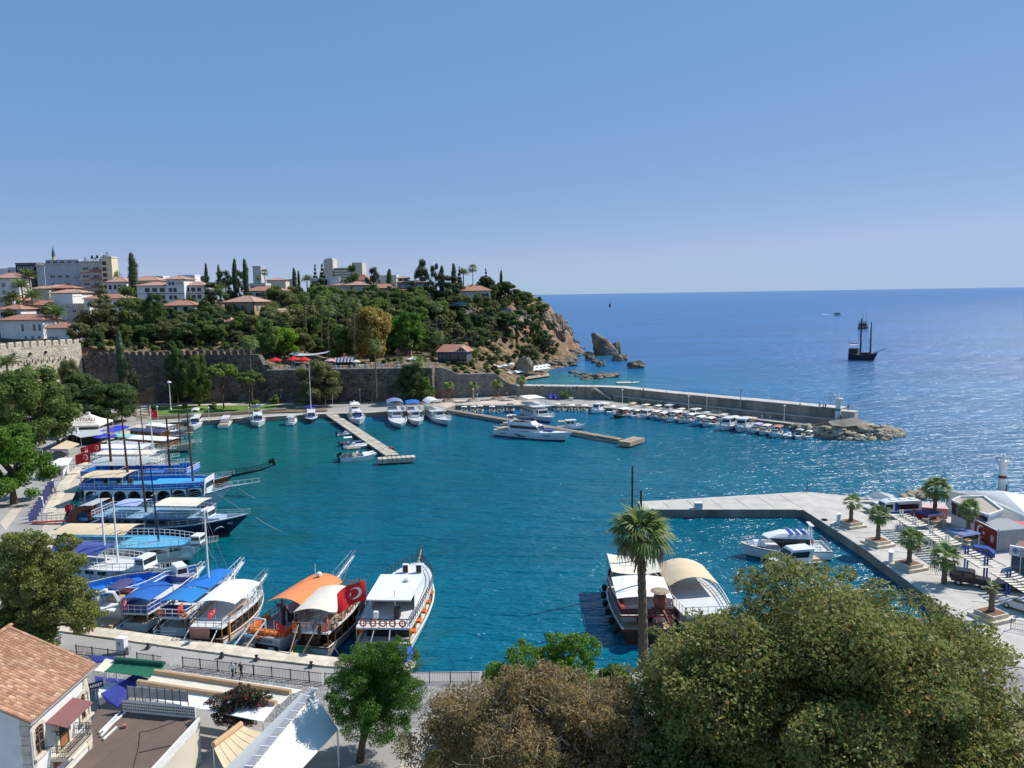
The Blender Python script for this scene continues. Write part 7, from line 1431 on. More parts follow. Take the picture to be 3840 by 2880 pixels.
def lobes(c,r,n,s,seed,zlow=-.75):
    rs = np.random.default_rng(seed); out = []
    for _ in range(n):
        while True:
            d = rs.uniform(-1,1,3)
            if np.linalg.norm(d) < 1 and d[2] > zlow: break
        d *= .82; q = s*rs.uniform(.75,1.25); out.append((c[0]+d[0]*r[0],c[1]+d[1]*r[1],c[2]+d[2]*r[2],q,q,q*.8))
    return out
near_tree('plane_tree','huge olive green plane tree filling the quayside beside the palm','tree',(20,46,1.3),lobes((19.6,45.6,12.4),(12.6,8.6,8.0),120,2.9,5),230000,0.14,L_PLANE,.5,5,inner=.6,tip=.05,limbs=20,twigs=220,clump=6)
near_tree('plane_tree','low leafy tree at the frame corner behind the huge plane tree','tree',(27,38,1.3),lobes((27.5,38,8.5),(5,4,4),14,2.2,6),26000,0.13,L_PLANE,.3,6,inner=.5,tip=.03,limbs=8,clump=7)
near_tree('dry_tree','withered brown tree with bare arching twigs','tree',(1,46,1.3),lobes((1.6,46.0,8.8),(9.6,5.6,5.4),60,1.9,7),100000,0.12,L_BROWN,.3,7,inner=.4,tip=.12,aspect=.42,limbs=20,twigs=900,twigm=mat('dry_twig',(.42,.33,.22),.9,.25,5.0),clump=8)
near_tree('plane_tree','dark leafy tree between the withered tree and the huge plane tree','tree',(9,44,1.3),lobes((9.6,42.5,7.2),(5,3.5,4.5),22,2.0,16),34000,0.13,L_LEFT,.25,16,inner=.55,tip=.02,limbs=8,clump=6)
near_tree('laurel_hedge_tree','dark green laurel growing behind the withered tree','tree',(3,61,1.3),lobes((2.6,60.5,6.4),(6.4,2.2,3.6),22,1.5,8),30000,0.12,L_FRESH,.2,8,inner=.5,limbs=10,clump=7)
near_tree('jacaranda_tree','bright green feathery tree standing beside the white tent roof','tree',(-12.6,56.6,1.3),lobes((-11.0,57.0,6.7),(4.6,3.4,5.2),40,1.3,9,-.95),85000,0.085,leafmat('leaf_jacaranda',(.05,.12,.014),(.15,.3,.04),(.3,.3,.38)),.28,9,inner=.5,tip=.012,aspect=.4,limbs=14,clump=9)
near_tree('plane_tree','mottled olive and yellow plane tree beside the tiled roof house','tree',(-49.5,73.5,1.3),lobes((-48.6,74.6,8.2),(6.4,4.0,8.8),54,1.8,10,-1),110000,0.13,L_LEFT,.38,10,inner=.5,tip=.08,limbs=16,twigs=120,clump=8)
near_tree('bougainvillea','flowering bougainvillea bush with magenta blossoms on the roof terrace','shrub',(-23.4,57.2,3.2),lobes((-22.6,58.4,5.0),(2.4,1.6,1.5),14,.8,12),13000,0.085,leafmat('leaf_bougain',(.03,.05,.02),(.1,.13,.05),(.5,.02,.16)),.12,12,inner=.4,tip=.12,limbs=8,clump=6)
for k,(x,y,h,m,lb) in enumerate([(-3,52,2.2,L_OLIVE,'scruffy shrub on the dry lawn beside the tents'),(-6.5,55.5,1.4,L_MID,'low green shrub on the dry lawn'),(45,44,6.5,L_PLANE,'leafy shrub at the frame edge below the gate'),(9,66,3.2,L_FRESH,'glossy shrub beside the palm trunk')]): tree('bush',x,y,1.3,h,h*1.3,m,lb)
sheet('dry_lawn',[(-8,30),(30,30),(46,62),(30,62.5),(-5.5,59),(-9.5,54)],Q+.03,mat('dry_grass',(.17,.17,.06),.95,.35,.8,bump=.5,bscale=8,col2=(.26,.22,.1)))
pk = [(-9.2,56.4),(-2.0,55.0),(0,53.6),(-9.4,54.8)]; sheet('garden_path',pk,Q+.05,PAVEW)
q = P(2412,2500,1.3); palm((q.x,q.y,1.3),13.3,3.4,'tall fan palm with shaggy trunk before the pirate boat','fan',None,-.03,.38,True,True,fn=44)

# ---------------------------------------------------------------- near house with tiled gable roof
HX,HY0,HY1,HZ = -32.4,47.4,54.3,10.9; RX,RZ = -38.2,13.7
hs = thing('white_house','white stone trimmed house with terracotta tiled roof and iron balcony','building',(HX,HY0,1.3)); O = Vector((HX,HY0,1.3)); LH = HY1-HY0; HH = HZ-1.3
plas = mat('aged_white_plaster',(.74,.73,.7),.92,.08,1.2,bump=.15,bscale=6); STONE = mat('carved_limestone',(.6,.53,.42),.9,.18,2.5,bump=.3,bscale=12,obvar=.1)
MB().box((-5.8,LH/2,HH/2),(11.6,LH,HH)).build('wall',plas,hs); w_ = MB(); w_.add([(0,0,HH),(RX-HX,0,RZ-1.3),(2*(RX-HX),0,HH),(0,LH,HH),(RX-HX,LH,RZ-1.3),(2*(RX-HX),LH,HH)],[(0,1,2),(5,4,3)]); w_.build('gable',plas,hs)
e0 = Vector((.55,-.45,HH-.1)); rx,rz_ = RX-HX,RZ-1.3; rf = MB(); zz = lambda x: HH-.02+(rz_-HH+.05)*(x/rx if x < 0 else x/rx)
rf.quad((.55,-.45,zz(.55)),(.55,LH+.45,zz(.55)),(rx,LH+.45,rz_+.03),(rx,-.45,rz_+.03),.12); rf.quad((rx,-.45,rz_+.03),(rx,LH+.45,rz_+.03),(2*rx-.5,LH+.45,zz(.5)),(2*rx-.5,-.45,zz(.5)),.12); roofo = rf.build('roof',mat('roof_underlay',(.3,.16,.1),.9),hs)
TT = [mat('terracotta_%d' % k,c,.85,.25,9.0,bump=.2,bscale=25,obvar=.18) for k,c in enumerate([(.40,.215,.125),(.46,.26,.16),(.36,.18,.105),(.52,.33,.21)])]
slope = math.atan2(rz_-HH,-rx); tl = MB(); tl.grid(lambda u,v: (u*.36,.15*math.cos(math.pi*v)*-1,.085*math.sin(math.pi*v)+(1-u)*0.02),1,4,.015); tms = [tl.mesh('tile',m) for m in TT]
nr,nc = 20,27; Ls = math.hypot(rx-.55,rz_-zz(.55)); rows_ = []
for i in range(nr):
    for j in range(nc):
        s = (i+.02)*(Ls-.1)/nr; x = .5-s*math.cos(slope); z = zz(.55)+s*math.sin(slope)+.03; rows_.append((x,-.35+(LH+.7)*(j+.5)/nc+random.uniform(-.012,.012),z,i,j))
vis = sorted(rows_,key=lambda r: (r[0]+HX)**2+(r[1]+HY0)**2)[:300]; rest = sorted(rows_,key=lambda r: (r[0]+HX)**2+(r[1]+HY0)**2)[300:]
for (x,y,z,i,j) in vis:
    o = link('tile',tms[random.choices(range(4),(5,4,4,1.5))[0]],roofo,(x,y,z)); o.rotation_euler = (random.uniform(-.03,.03),-slope+random.uniform(-.02,.02),math.pi+random.uniform(-.03,.03))
rt = MB()
for (x,y,z,i,j) in rest:
    ca,sa = math.cos(slope),math.sin(slope); k = random.choices(range(4),(5,4,4,1.5))[0]
    vs = [(x-u*.36*ca,y+.15*math.cos(math.pi*v/4),z+u*.36*sa+.085*math.sin(math.pi*v/4)+(1-u)*.02) for u in (0,1) for v in range(5)]; rt.add(vs,[(v,v+1,6+v,5+v) for v in range(4)],k)
struct(rt.build('tiles',TT,roofo),'stuff')
for k in range(22):
    for (xx,yy,zr,vert) in ((rx,-.4+k*(LH+.8)/21,rz_+.1,0),):
        o = MB(); o.grid(lambda u,v: (.17*math.cos(math.pi*v),u*.4,.12*math.sin(math.pi*v)),1,4,.02); o.build('ridge_tile',TT[k % 3],roofo,loc=(xx,yy,zr))
for side in (-.4,LH+.4):
    for k in range(17):
        x = .5+(rx-.5)*k/17; o = MB(); o.grid(lambda u,v: (-u*.42*math.cos(slope),.16*math.cos(math.pi*v),u*.42*math.sin(slope)+.11*math.sin(math.pi*v)),1,4,.02); o.build('verge_tile',TT[k % 3],roofo,loc=(x,side,zz(x)+.06))
MB().box((.42,LH/2,HH-.42),(.14,LH+.9,.14)).build('gutter',mat('zinc_gutter',(.5,.52,.55),.5,.1,2),hs); MB().box((.16,LH/2,HH-.55),(.3,LH+.3,.22)).build('cornice',STONE,hs)
for y in (0.25,LH-.25):
    for k in range(14): MB().box((.02,y,.35+k*.68),(.1,.62 if k % 2 else .46,.64)).build('quoin',STONE,hs)
for k in range(14): MB().box((-.25,-.02,.35+k*.68),(.46 if k % 2 else .62,.1,.64)).build('quoin',STONE,hs)
MB().box((.03,LH/2,3.55),(.12,LH,.2)).build('string_course',STONE,hs)
def PXp(px,py,x): d = _ray(px,py); t_ = x/d[0]; return Vector((x,d[1]*t_,EYE+d[2]*t_))-O
def arch_window(c,w,h):
    t = MB(); n = 8; y0,z0 = c.y,c.z
    arc = [(y0+w/2*math.cos(math.pi*k/n),z0+h*.3+w*.28*math.sin(math.pi*k/n)) for k in range(n+1)]; inner = [(y0+w/2,z0-h/2)]+arc+[(y0-w/2,z0-h/2)]; s = 1.0+.5/w; outer = [(y0+(y-y0)*(1+.42/w),z0+(z-z0)*1.0+(.24 if z > z0+h*.29 else 0)) for y,z in inner]
    k = len(inner); t.add([(.1,y,z) for y,z in inner]+[(.1,y,z) for y,z in outer],[(i,i+1,k+i+1,k+i) for i in range(k-1)]); t.add([(.1,y,z) for y,z in inner]+[(-.02,y,z) for y,z in inner],[(i+1,i,k+i,k+i+1) for i in range(k-1)]); t.add([(.1,y,z) for y,z in outer]+[(0,y,z) for y,z in outer],[(i,i+1,k+i+1,k+i) for i in range(k-1)]); t.box((.14,y0,z0-h/2-.1),(.34,w+.6,.16)); o = t.build('window',STONE,hs)
    MB().add([(.02,y,z) for y,z in inner],[tuple(range(k))]).build('pane',GLASS,o); b = MB()
    for yy in (-.5,0,.5): b.box((.05,y0+yy*w*.92,z0-.02),(.05,.07,h*.98))
    for z_ in (-.48,-.16,.15,.3): b.box((.05,y0,z0+z_*h),(.05,w,.06))
    b.build('sash',mat('brown_sash',(.2,.13,.08),.6),o)
arch_window(PXp(143,2768,HX),1.0,2.1); arch_window(PXp(313,2640,HX),1.0,2.1)
c = PXp(231,2735,HX); dr = MB().box((.04,c.y,c.z-.1),(.08,1.1,2.4)).build('door',mat('dark_green_door',(.03,.04,.035),.6),hs)
for s in (-1,1): MB().box((.08,c.y+s*.68,c.z-.1),(.18,.24,2.5)).build('door_jamb',STONE,hs)
MB().box((.1,c.y,c.z-.7),(.06,.8,.9)).build('door_panel',WOOD,dr)
MB().quad((.05,c.y-1.75,c.z+1.55),(1.5,c.y-1.75,c.z+1.15),(1.5,c.y+1.55,c.z+1.15),(.05,c.y+1.55,c.z+1.55),.06).build('awning',mat('mauve_awning',(.22,.095,.09),.8,.06,1),hs)
bz = c.z-1.32; MB().prism([(0,c.y-1.5),(1.25,c.y-1.5),(1.25,c.y+1.5),(0,c.y+1.5)],bz-.18,bz).build('balcony_slab',STONE,hs)
for s in (-1,1): MB().add([(0,c.y+s*1.1-.12,bz-.18),(.9,c.y+s*1.1-.12,bz-.18),(0,c.y+s*1.1-.12,bz-.95),(0,c.y+s*1.1+.12,bz-.18),(.9,c.y+s*1.1+.12,bz-.18),(0,c.y+s*1.1+.12,bz-.95)],[(0,1,2),(5,4,3),(1,4,5,2),(0,3,4,1)]).build('balcony_bracket',WOOD,hs)
ir = MB(); cr = [(.02,c.y-1.45),(1.2,c.y-1.45),(1.2,c.y+1.45),(.02,c.y+1.45)]
for (a,b),(d_,e_) in zip(cr,cr[1:]):
    for z in (.08,.5,.95): ir.cyl((a,b,bz+z),(d_,e_,bz+z),.025,n=4)
    n = max(2,int(math.hypot(d_-a,e_-b)/.13))
    for k in range(n+1):
        f = k/n; x,y = a+(d_-a)*f,b+(e_-b)*f; ir.cyl((x,y,bz),(x,y,bz+.95),.016,n=3)
        if k % 2 == 0: ir.torus((x,y,bz+.68),.1,.014,'x' if a == d_ else 'y',8,3)
ir.build('balcony_railing',IRON,hs); MB().cyl((.05,c.y-1.2,c.z+.5),(.5,c.y-1.2,c.z+.6),.03,n=4).torus((.5,c.y-1.2,c.z+.4),.12,.04,'y').build('wall_lamp',IRON,hs)
pp = MB(); pp.tube([(.45,.05,HH-.5),(.12,-.02,HH-1.0),(.1,-.02,1)],.06,6); pp.build('downpipe',MATS['zinc_gutter'],hs)
window(hs,-2.2,-.05,5.2,.8,1.0,0,STONE)
# ---------------------------------------------------------------- roof terrace and awnings beside the house
def slab_px(name,label,cat,pts,m,th=.12,zs=None): 
    v = [P(x,y,z) for x,y,z in pts]; mb = MB(); n = len(v); mb.add(v+[p-Vector((0,0,th)) for p in v],[tuple(range(n-1,-1,-1)),tuple(range(n,2*n))]+[(i,(i+1) % n,n+(i+1) % n,n+i) for i in range(n)]); o = mb.build(name,m); return tag(o,label,cat) if label else o
tp = [P(x,y,4.3) for x,y in ((366,2658),(742,2694),(748,2722),(560,2930),(225,2930))]
tt = thing('roof_terrace','flat brown felt roof terrace beside the white house','terrace',(tp[0].x,tp[0].y,1.3)); o0 = tt.location.copy(); loc = [(p.x-o0.x,p.y-o0.y) for p in tp]
MB().prism(loc,0,3.0,1,0).build('roof_slab',[mat('brown_felt',(.15,.105,.085),.95,.12,.5,bump=.25,bscale=6),WC],tt)
lat = mat('white_lattice',(.72,.71,.67),.8,.1,3)
a,b = Vector((*loc[0],3)),Vector((*loc[1],3)); d = (b-a); L = d.length; rzz = math.atan2(d.y,d.x)
MB().box((0,0,.5),(L*.72,.12,1.0)).build('lattice_wall',lat,tt,loc=a.lerp(b,.62),rz=rzz)
dots = MB(); mid = a.lerp(b,.62)
for k in range(34):
    for j in range(3): dots.box((-L*.35+k*L*.7/33,-.08,.28+j*.25),(.1,.03,.1))
dots.build('lattice_openings',mat('olive_gap',(.1,.11,.06),.9),tt,loc=mid,rz=rzz)
for k in range(8): MB().box((0,0,.7),(L*.72/8-.06,.04,.9)).build('glass_panel',mat('grey_glass_panel',(.34,.35,.36),.15,.15,1.0),tt,loc=a.lerp(b,.32+.6*(k+.5)/8)+Vector((-.2,.35,.9)),rz=rzz)
for k in range(9): MB().box((0,0,.75),(.06,.06,1.6)).build('panel_post',IRON,tt,loc=a.lerp(b,.32+.6*k/8)+Vector((-.2,.35,.6)),rz=rzz)
c_,d_ = Vector((*loc[2],3)),Vector((*loc[3],3)); dd = d_-c_; MB().box((0,0,.35),(dd.length,.18,.7)).build('lattice_wall',lat,tt,loc=(c_+d_)/2,rz=math.atan2(dd.y,dd.x))
for k,(x0,y0,x1,y1) in enumerate([(372,2748,450,2670),(378,2760,445,2688),(385,2742,470,2672),(388,2772,437,2726)]):
    p0,p1 = P(x0,y0,4.42),P(x1,y1,4.42); tag(MB().cyl(p0,p1,.09,n=4).build('pole',WHITE),'white plank lying on the brown roof terrace','plank','planks on the roof terrace')
t = P(467,2724,4.4); MB().box((0,0,.08),(.28,.4,.16)).build('brick',mat('brick_red',(.35,.16,.1),.9),tt,loc=t-o0,rz=.4)
cb = MB(); cb.tube([P(x,y,4.34)-o0 for x,y in ((700,2690),(560,2740),(525,2745),(520,2800),(500,2880))],.025,4); cb.tube([P(x,y,4.34)-o0 for x,y in ((520,2822),(620,2800),(700,2780))],.025,4); cb.tube([P(x,y,4.34)-o0 for x,y in ((520,2745),(440,2800),(350,2880))],.025,4); cb.build('loose_cable',IRON,tt)
def awning(label,pts,m,box=None,posts=True,th=.05,sag=.12,n=6):
    """sheet through four corner pixels (x, y, height): back-left, back-right, front-right, front-left"""
    v = [P(x,y,z) for x,y,z in pts]; base = Vector((v[0].x,v[0].y,1.3)); t = thing('awning',label,'awning',base); v = [p-base for p in v]; mb = MB()
    mb.grid(lambda a,b_: v[0].lerp(v[1],a).lerp(v[3].lerp(v[2],a),b_)-Vector((0,0,sag*math.sin(math.pi*b_)*(.6+.4*abs(math.sin(a*math.pi*n))))),n*2,5,th); mb.build('canvas',m,t,True)
    for k in range(1,n): s_ = MB(); s_.tube([v[0].lerp(v[1],k/n).lerp(v[3].lerp(v[2],k/n),q/4)-Vector((0,0,sag*math.sin(math.pi*q/4)*.6-.01)) for q in range(5)],.018,4); s_.build('seam',m,t)
    if box: bx = MB(); bx.cyl(v[0]+Vector((0,0,.12)),v[1]+Vector((0,0,.12)),.24,n=8); bx.build('roller_box',box,t)
    if posts:
        for p in v: MB().cyl((p.x,p.y,0),p-Vector((0,0,.05)),.05,n=5).build('post',WHITE,t)
    return t
TAN = mat('tan_cassette',(.55,.36,.2),.7,.1,1.5)
awning('white awning strip next to the cobbled street',[(629,2514,4.7),(1130,2586,4.7),(1092,2600,4.8),(585,2524,4.8)],CANVW)
awning('long cream awning with tan cassette along the street',[(580,2523,5.0),(1090,2600,5.0),(1050,2640,4.85),(540,2562,4.85)],CREAM,TAN,sag=.06)
awning('second cream awning with tan cassette behind the glass panels',[(518,2562,5.0),(1035,2642,5.0),(986,2706,4.8),(490,2604,4.8)],CANVW,TAN,sag=.06)
awning('bottle green awning stretched beside the cobbled street',[(434,2477,4.4),(616,2494,4.4),(577,2540,4.2),(392,2517,4.2)],mat('green_canvas',(.015,.13,.075),.85,.12,1.0),mat('green_cassette',(.02,.11,.07),.6))
awning('cream awning slice left of the green awning',[(396,2469,4.4),(432,2477,4.4),(388,2520,4.2),(352,2514,4.2)],CREAM,None)
awning('cream awning under the bougainvillea',[(800,2800,4.6),(905,2720,4.6),(992,2748,4.2),(850,2900,4.2)],BEIGE,TAN)
tb = [P(x,y,z) for x,y,z in ((935,2880,6.0),(1176,2588,6.0),(1062,2660,4.6),(830,2895,4.6),(1265,2738,4.4),(1110,2905,4.4),(1130,2600,4.9))]
base = Vector((tb[0].x,tb[0].y,1.3)); tn = thing('marquee','large white ridge marquee with a grey glazed gutter along its top','tent',base); v = [p-base for p in tb]
dr_ = (v[1]-v[0]); MB().grid(lambda a,b_: (v[0]+dr_*a).lerp(v[3].lerp(v[6],a),b_)-Vector((0,0,.15*math.sin(math.pi*b_))),8,4,.05).build('canvas_slope',mat('shaded_white_canvas',(.6,.6,.58),.9,.06,.6),tn,True); MB().grid(lambda a,b_: (v[0]+dr_*a).lerp(v[5].lerp(v[4]+(v[4]-v[5])*.02,a),b_)-Vector((0,0,.12*math.sin(math.pi*b_))),8,4,.05).build('canvas_slope',CANVW,tn,True)  # slope turned from the sun is greyer: shade put into its canvas colour
for k in range(9): MB().box((0,0,.1),(dr_.length/9-.12,.55,.1)).build('gutter_pane',GREYM,tn,loc=v[0]+dr_*((k+.5)/9),rz=math.atan2(dr_.y,dr_.x))
for k in range(10): MB().box((0,0,.12),(.08,.7,.12)).build('gutter_rib',WHITE,tn,loc=v[0]+dr_*(k/9),rz=math.atan2(dr_.y,dr_.x))
for p in (v[3],v[6],v[4],v[5]): MB().cyl((p.x,p.y,0),p,.08,n=6).build('post',WHITE,tn)
bl = mat('blue_tarp',(.035,.05,.26),.7,.2,1.2,bump=.5,bscale=3)
slab_px('tarpaulin','crumpled dark blue tarpaulin over a stall by the house','tarpaulin',[(378,2600,3.2),(470,2548,3.5),(500,2528,3.6),(560,2545,3.2),(492,2602,3.3),(440,2650,2.6),(400,2630,2.8)],bl)
slab_px('tarpaulin','indigo awning sheet beyond the house corner','tarpaulin',[(330,2455,3.6),(485,2468,3.6),(480,2476,3.4),(360,2482,3.4)],bl)
slab_px('tarpaulin','dark blue ground sheet below the green awning','tarpaulin',[(356,2535,2.4),(470,2548,2.4),(430,2590,2.2),(350,2590,2.2)],bl)
t = slab_px('stall_table','white covered market stall table beside the house','table',[(362,2572,2.9),(385,2552,2.9),(436,2562,2.9),(432,2580,2.9),(370,2610,2.9)],PLASTIC,.9)
p = P(366,2568,3.6); t = thing('shop_sign','small navy shop sign ending in KET at the house corner','sign',(p.x,p.y,1.3),R(35)); MB().box((-.3,0,2.3),(1.5,.1,.6)).build('panel',NAVY,t); o = link('lettering',text_mesh('MARKET',.34,WHITE),t,(-.3,-.07,2.3)); o.rotation_euler = (R(90),0,0); MB().cyl((0,0,0),(0,0,2),.06,n=5).build('post',IRON,t)
# ---------------------------------------------------------------- fence along the near quay
def bar_fence(label,a,b,h=1.1,gap=.16,post=2.0,m=IRON):
    a,b = Vector(a),Vector(b); d = b-a; L = d.length; t = thing('railing_fence',label,'fence',a,math.atan2(d.y,d.x)); r = MB()
    for z in (.12,h-.05): MB().box((L/2,0,z),(L,.05,.05)).build('rail',m,t)
    n = int(L/gap)
    for k in range(n): r.box((k*L/n,0,h*.52),(.022,.022,h*.82))
    struct(r.build('bars',m,t),'stuff')
    for k in range(int(L/post)+1): MB().box((min(L,k*post),0,h/2+.04),(.08,.08,h+.08)).build('post',m,t)
A,B = Vector((-45.9,75.6,1.31)),Vector((-36.8,73.2,1.31)); bar_fence('black iron railing left of the white cabinet',A,A.lerp(B,.66)); bar_fence('black iron railing panel right of the white cabinet',A.lerp(B,.8),B+Vector((1.1,-.35,0)))
bar_fence('long black iron railing along the cobbled street',(-33.5,72.6,1.31),(-18.6,68.9,1.31)); bar_fence('black iron railing behind the bright green feathery tree',(-18.3,68.85,1.31),(-3.5,68.6,1.31)); bar_fence('black iron railing behind the laurel',(-3.2,68.6,1.31),(9,68.9,1.31))
p = P(460,2448,1.3); t = thing('utility_cabinet','white electric cabinet standing in the gap of the railing','cabinet',p,R(-14)); MB().box((0,0,.85),(1.0,.6,1.5)).build('cabinet_body',PLASTIC,t); MB().box((0,0,1.66),(1.1,.7,.1)).build('lid',PLASTIC,t); MB().box((-.1,-.31,1.1),(.3,.03,.35)).build('label_plate',GREYM,t); MB().box((0,0,.06),(1.15,.75,.14)).build('plinth',CONC,t); MB().box((.8,-.05,.4),(.35,.4,.8)).build('meter_box',GREYM,t)
for k,(x,y) in enumerate([(-39,76.6),(-30.3,74.3),(-26.5,73.6),(-20.5,72.0),(-16,71.6),(-11.5,71.2)]):
    t = thing('bollard','black mooring bollard on the near quay edge','bollard',(x,y+.2,1.47),0,'bollards of the near quay'); MB().lathe([(.2,0),(.13,.08),(.12,.3),(.2,.36),(.18,.44),(.05,.48)],n=8).build('cast_head',IRON,t); MB().box((0,0,.03),(.5,.5,.06)).build('base_plate',IRON,t)
# ---------------------------------------------------------------- people
def person_mesh(name,pose):
    J = {'pel': (0,0,.95),'sp': (0,0,1.2),'ch': (0,0,1.42),'nk': (0,.0,1.53),'hd': (0,.01,1.62),'tp': (0,.0,1.76)}
    def limb(s,st):
        a = {'stand': 0.06,'walk': .3*s*st,'sit': 0}[pose]
        if pose == 'sit': return {'hip': (.1*s,0,.5),'kn': (.12*s,-.42,.5),'an': (.12*s,-.45,.08),'to': (.12*s,-.6,.05)}
        return {'hip': (.1*s,0,.9),'kn': (.11*s,-a*.6-.03,.5),'an': (.11*s,-a*.75+(.12 if a < 0 else 0),.09),'to': (.12*s,-a*.75-.17+(.12 if a < 0 else 0),.05)}
    off = -.42 if pose == 'sit' else 0; V,E,rad = [],[],[]
    def add(p,r,par):
        V.append((p[0],p[1],p[2])); rad.append(r)
        if par is not None: E.append((par,len(V)-1))
        return len(V)-1
    pel = add((0,0,J['pel'][2]+off),(.15,.11),None); sp = add((0,0,1.2+off),(.135,.1),pel); ch = add((0,0,1.42+off),(.17,.1),sp); nk = add((0,0,1.53+off),(.055,.055),ch); hd = add((0,-.01,1.63+off),(.085,.1),nk); add((0,0,1.74+off),(.06,.07),hd)
    for s in (-1,1):
        l = limb(s,1); h = add(l['hip'],(.09,.09),pel); k = add(l['kn'],(.06,.06),h); a = add(l['an'],(.045,.045),k); add(l['to'],(.04,.03),a)
        w = .18*s if pose == 'walk' else 0; sh = add((.19*s,0,1.42+off),(.06,.06),ch); el = add((.25*s,w*.6+.02,1.15+off),(.045,.045),sh); wr = add((.25*s,w-.1,.92+off),(.033,.033),el); add((.25*s,w-.14,.82+off),(.035,.02),wr)
    me = bpy.data.meshes.new(name); me.from_pydata(V,E,[]); o = bpy.data.objects.new(name,me); COL.objects.link(o); md = o.modifiers.new('skin','SKIN'); sb = o.modifiers.new('sub','SUBSURF'); sb.levels = 1
    for v,r in zip(me.skin_vertices[0].data,rad): v.radius = r
    me.skin_vertices[0].data[0].use_root = True
    out = bpy.data.meshes.new_from_object(o.evaluated_get(bpy.context.evaluated_depsgraph_get())); bpy.data.objects.remove(o); out.name = name
    out.materials.clear(); [out.materials.append(m) for m in (SKIN,SHIRTS[0],TROUS[0],HAIR)]
    idx = []
    for p in out.polygons:
        c = p.center; z = c.z-off; idx.append(3 if z > 1.67 or (z > 1.58 and c.y > .03) else 0 if z > 1.5 else 0 if (abs(c.x) > .2 and z < 1.2) else 1 if z > .98 else 2 if c.z > .1 else 3)
    out.polygons.foreach_set('material_index',idx); return out
SKIN = mat('skin',(.42,.25,.17),.6,.05,2); HAIR = mat('dark_hair',(.03,.022,.018),.7); SHIRTS = [mat('shirt_%d' % k,c,.85) for k,c in enumerate([(.75,.75,.74),(.03,.03,.035),(.4,.05,.05),(.1,.14,.25),(.5,.45,.35),(.2,.3,.3),(.55,.6,.68)])]; TROUS = [mat('trousers_%d' % k,c,.85) for k,c in enumerate([(.03,.03,.04),(.08,.1,.18),(.3,.26,.2),(.5,.48,.44)])]
PM = {k: person_mesh('body',k) for k in ('stand','walk','sit')}
def person(loc,label,rz=0.0,pose='stand',shirt=0,tr=0,h=1.0,group=None):
    o = link('person',PM[pose]); o.location = loc; o.rotation_euler = (0,0,rz); o.scale = (h,)*3
    for i,m in ((1,SHIRTS[shirt]),(2,TROUS[tr])): sl = o.material_slots[i]; sl.link = 'OBJECT'; sl.material = m
    return tag(o,label,'person',group)
person(P(873,2544,1.31),'person in white shirt and dark shorts walking along the railing',R(165),'walk',0,0); person(P(905,2546,1.31),'person dressed all in black walking along the railing',R(150),'walk',1,0)
for k,(px,py) in enumerate([(2006,1462),(2013,1462),(2031,1463),(2035,1463),(2039,1463),(2067,1463),(2127,1465),(2141,1465),(2163,1466),(2168,1466),(2188,1467),(2220,1468)]):
    q = P(px,py,5.6); person(q,'tiny person standing at the railing on the sea wall',random.uniform(0,6),['stand','walk'][k % 2],k % 7,k % 4,1,'people on the sea wall')
for k,(px,py,ps) in enumerate([(2412,1470,'sit'),(2497,1478,'sit'),(3000,1528,'sit'),(3073,1534,'stand'),(3087,1536,'walk'),(3095,1536,'stand'),(3180,1541,'stand')]):
    q = P(px,py,5.8); person(q,['person sitting alone on the breakwater near the stair','person lying back on the breakwater edge','person in pale clothes sitting on the breakwater','person in blue standing on the breakwater near the beacon','person striding along the breakwater near the beacon','smaller person walking beside another on the breakwater','person with red top beside the beacon block'][k],k,ps,[1,0,4,3,3,5,2][k],k % 4)
for k,(px,py,sh) in enumerate([(155,1788,6),(178,1785,4),(230,1800,1),(210,1862,4),(316,1708,5),(340,1702,2),(216,1792,1)]):
    person(P(px,py,1.31),['person in long pale dress by the ticket kiosk','person in beige near the ticket kiosk','person in dark clothes leaning at the ticket kiosk','shirtless person on the pale quay edge','person walking on the promenade beside the flags','person with red bag on the promenade','person inside the doorway of the ticket kiosk'][k],k*1.1,'stand' if k != 4 else 'walk',sh,k % 4)
for k,(px,py) in enumerate([(1901,1488),(1395,1518),(540,1572),(3505,2062),(1640,1374),(1632,1374)]):
    z = 12.9 if k > 3 else 1.32; person(P(px,py,z) if k < 4 else D(px,py,273),['person in white at the foot of the sea wall stairs','person on the quay in front of the terrace wall','person on the quay below the stone steps','person in dark clothes beneath the slatted carport','person in white at the terrace corner','person beside the one in white at the terrace corner'][k],k,'stand',[0,1,1,1,0,3][k],k % 4)
for k in range(16):
    px = 1240+k*22; q = D(px,1372-(k % 3)*4,272+(k % 4)*2); z = max(13.0,tz(q.x,q.y)); person((q.x,q.y,z),'small figure among the cafe tables on the terrace',k,'sit' if k % 2 else 'stand',k % 7,k % 4,1,'people on the cafe terrace')

# ---------------------------------------------------------------- umbrellas
def mk_umb(n=8,square=False):
    t = thing('parasol','x','umbrella'); mb = MB(); N = 4 if square else n; r = 1.6; pts = [(r*math.cos(6.283*k/N+.785),r*math.sin(6.283*k/N+.785),2.05) for k in range(N)]; mb.add([(0,0,2.75)]+pts,[(0,1+k,1+(k+1) % N) for k in range(N)]); mb.add([p for p in pts]+[(p[0],p[1],1.85) for p in pts],[((k+1) % N,k,N+k,N+(k+1) % N) for k in range(N)]); mb.build('canopy',CANVW,t); MB().cyl((0,0,0),(0,0,2.75),.035,n=5).build('pole',WHITE,t); MB().lathe([(.35,0),(.35,.08),(.08,.12)],n=8).build('base',CONC,t); return t
UMB = Proto(mk_umb())
for k in range(11): q = P(1905+k*14.5,1418-k*2.0,1.2); UMB.put((q.x,q.y,.9),k,'white sunshade in the front row of the bathing deck','front row of white sunshades',1.25)
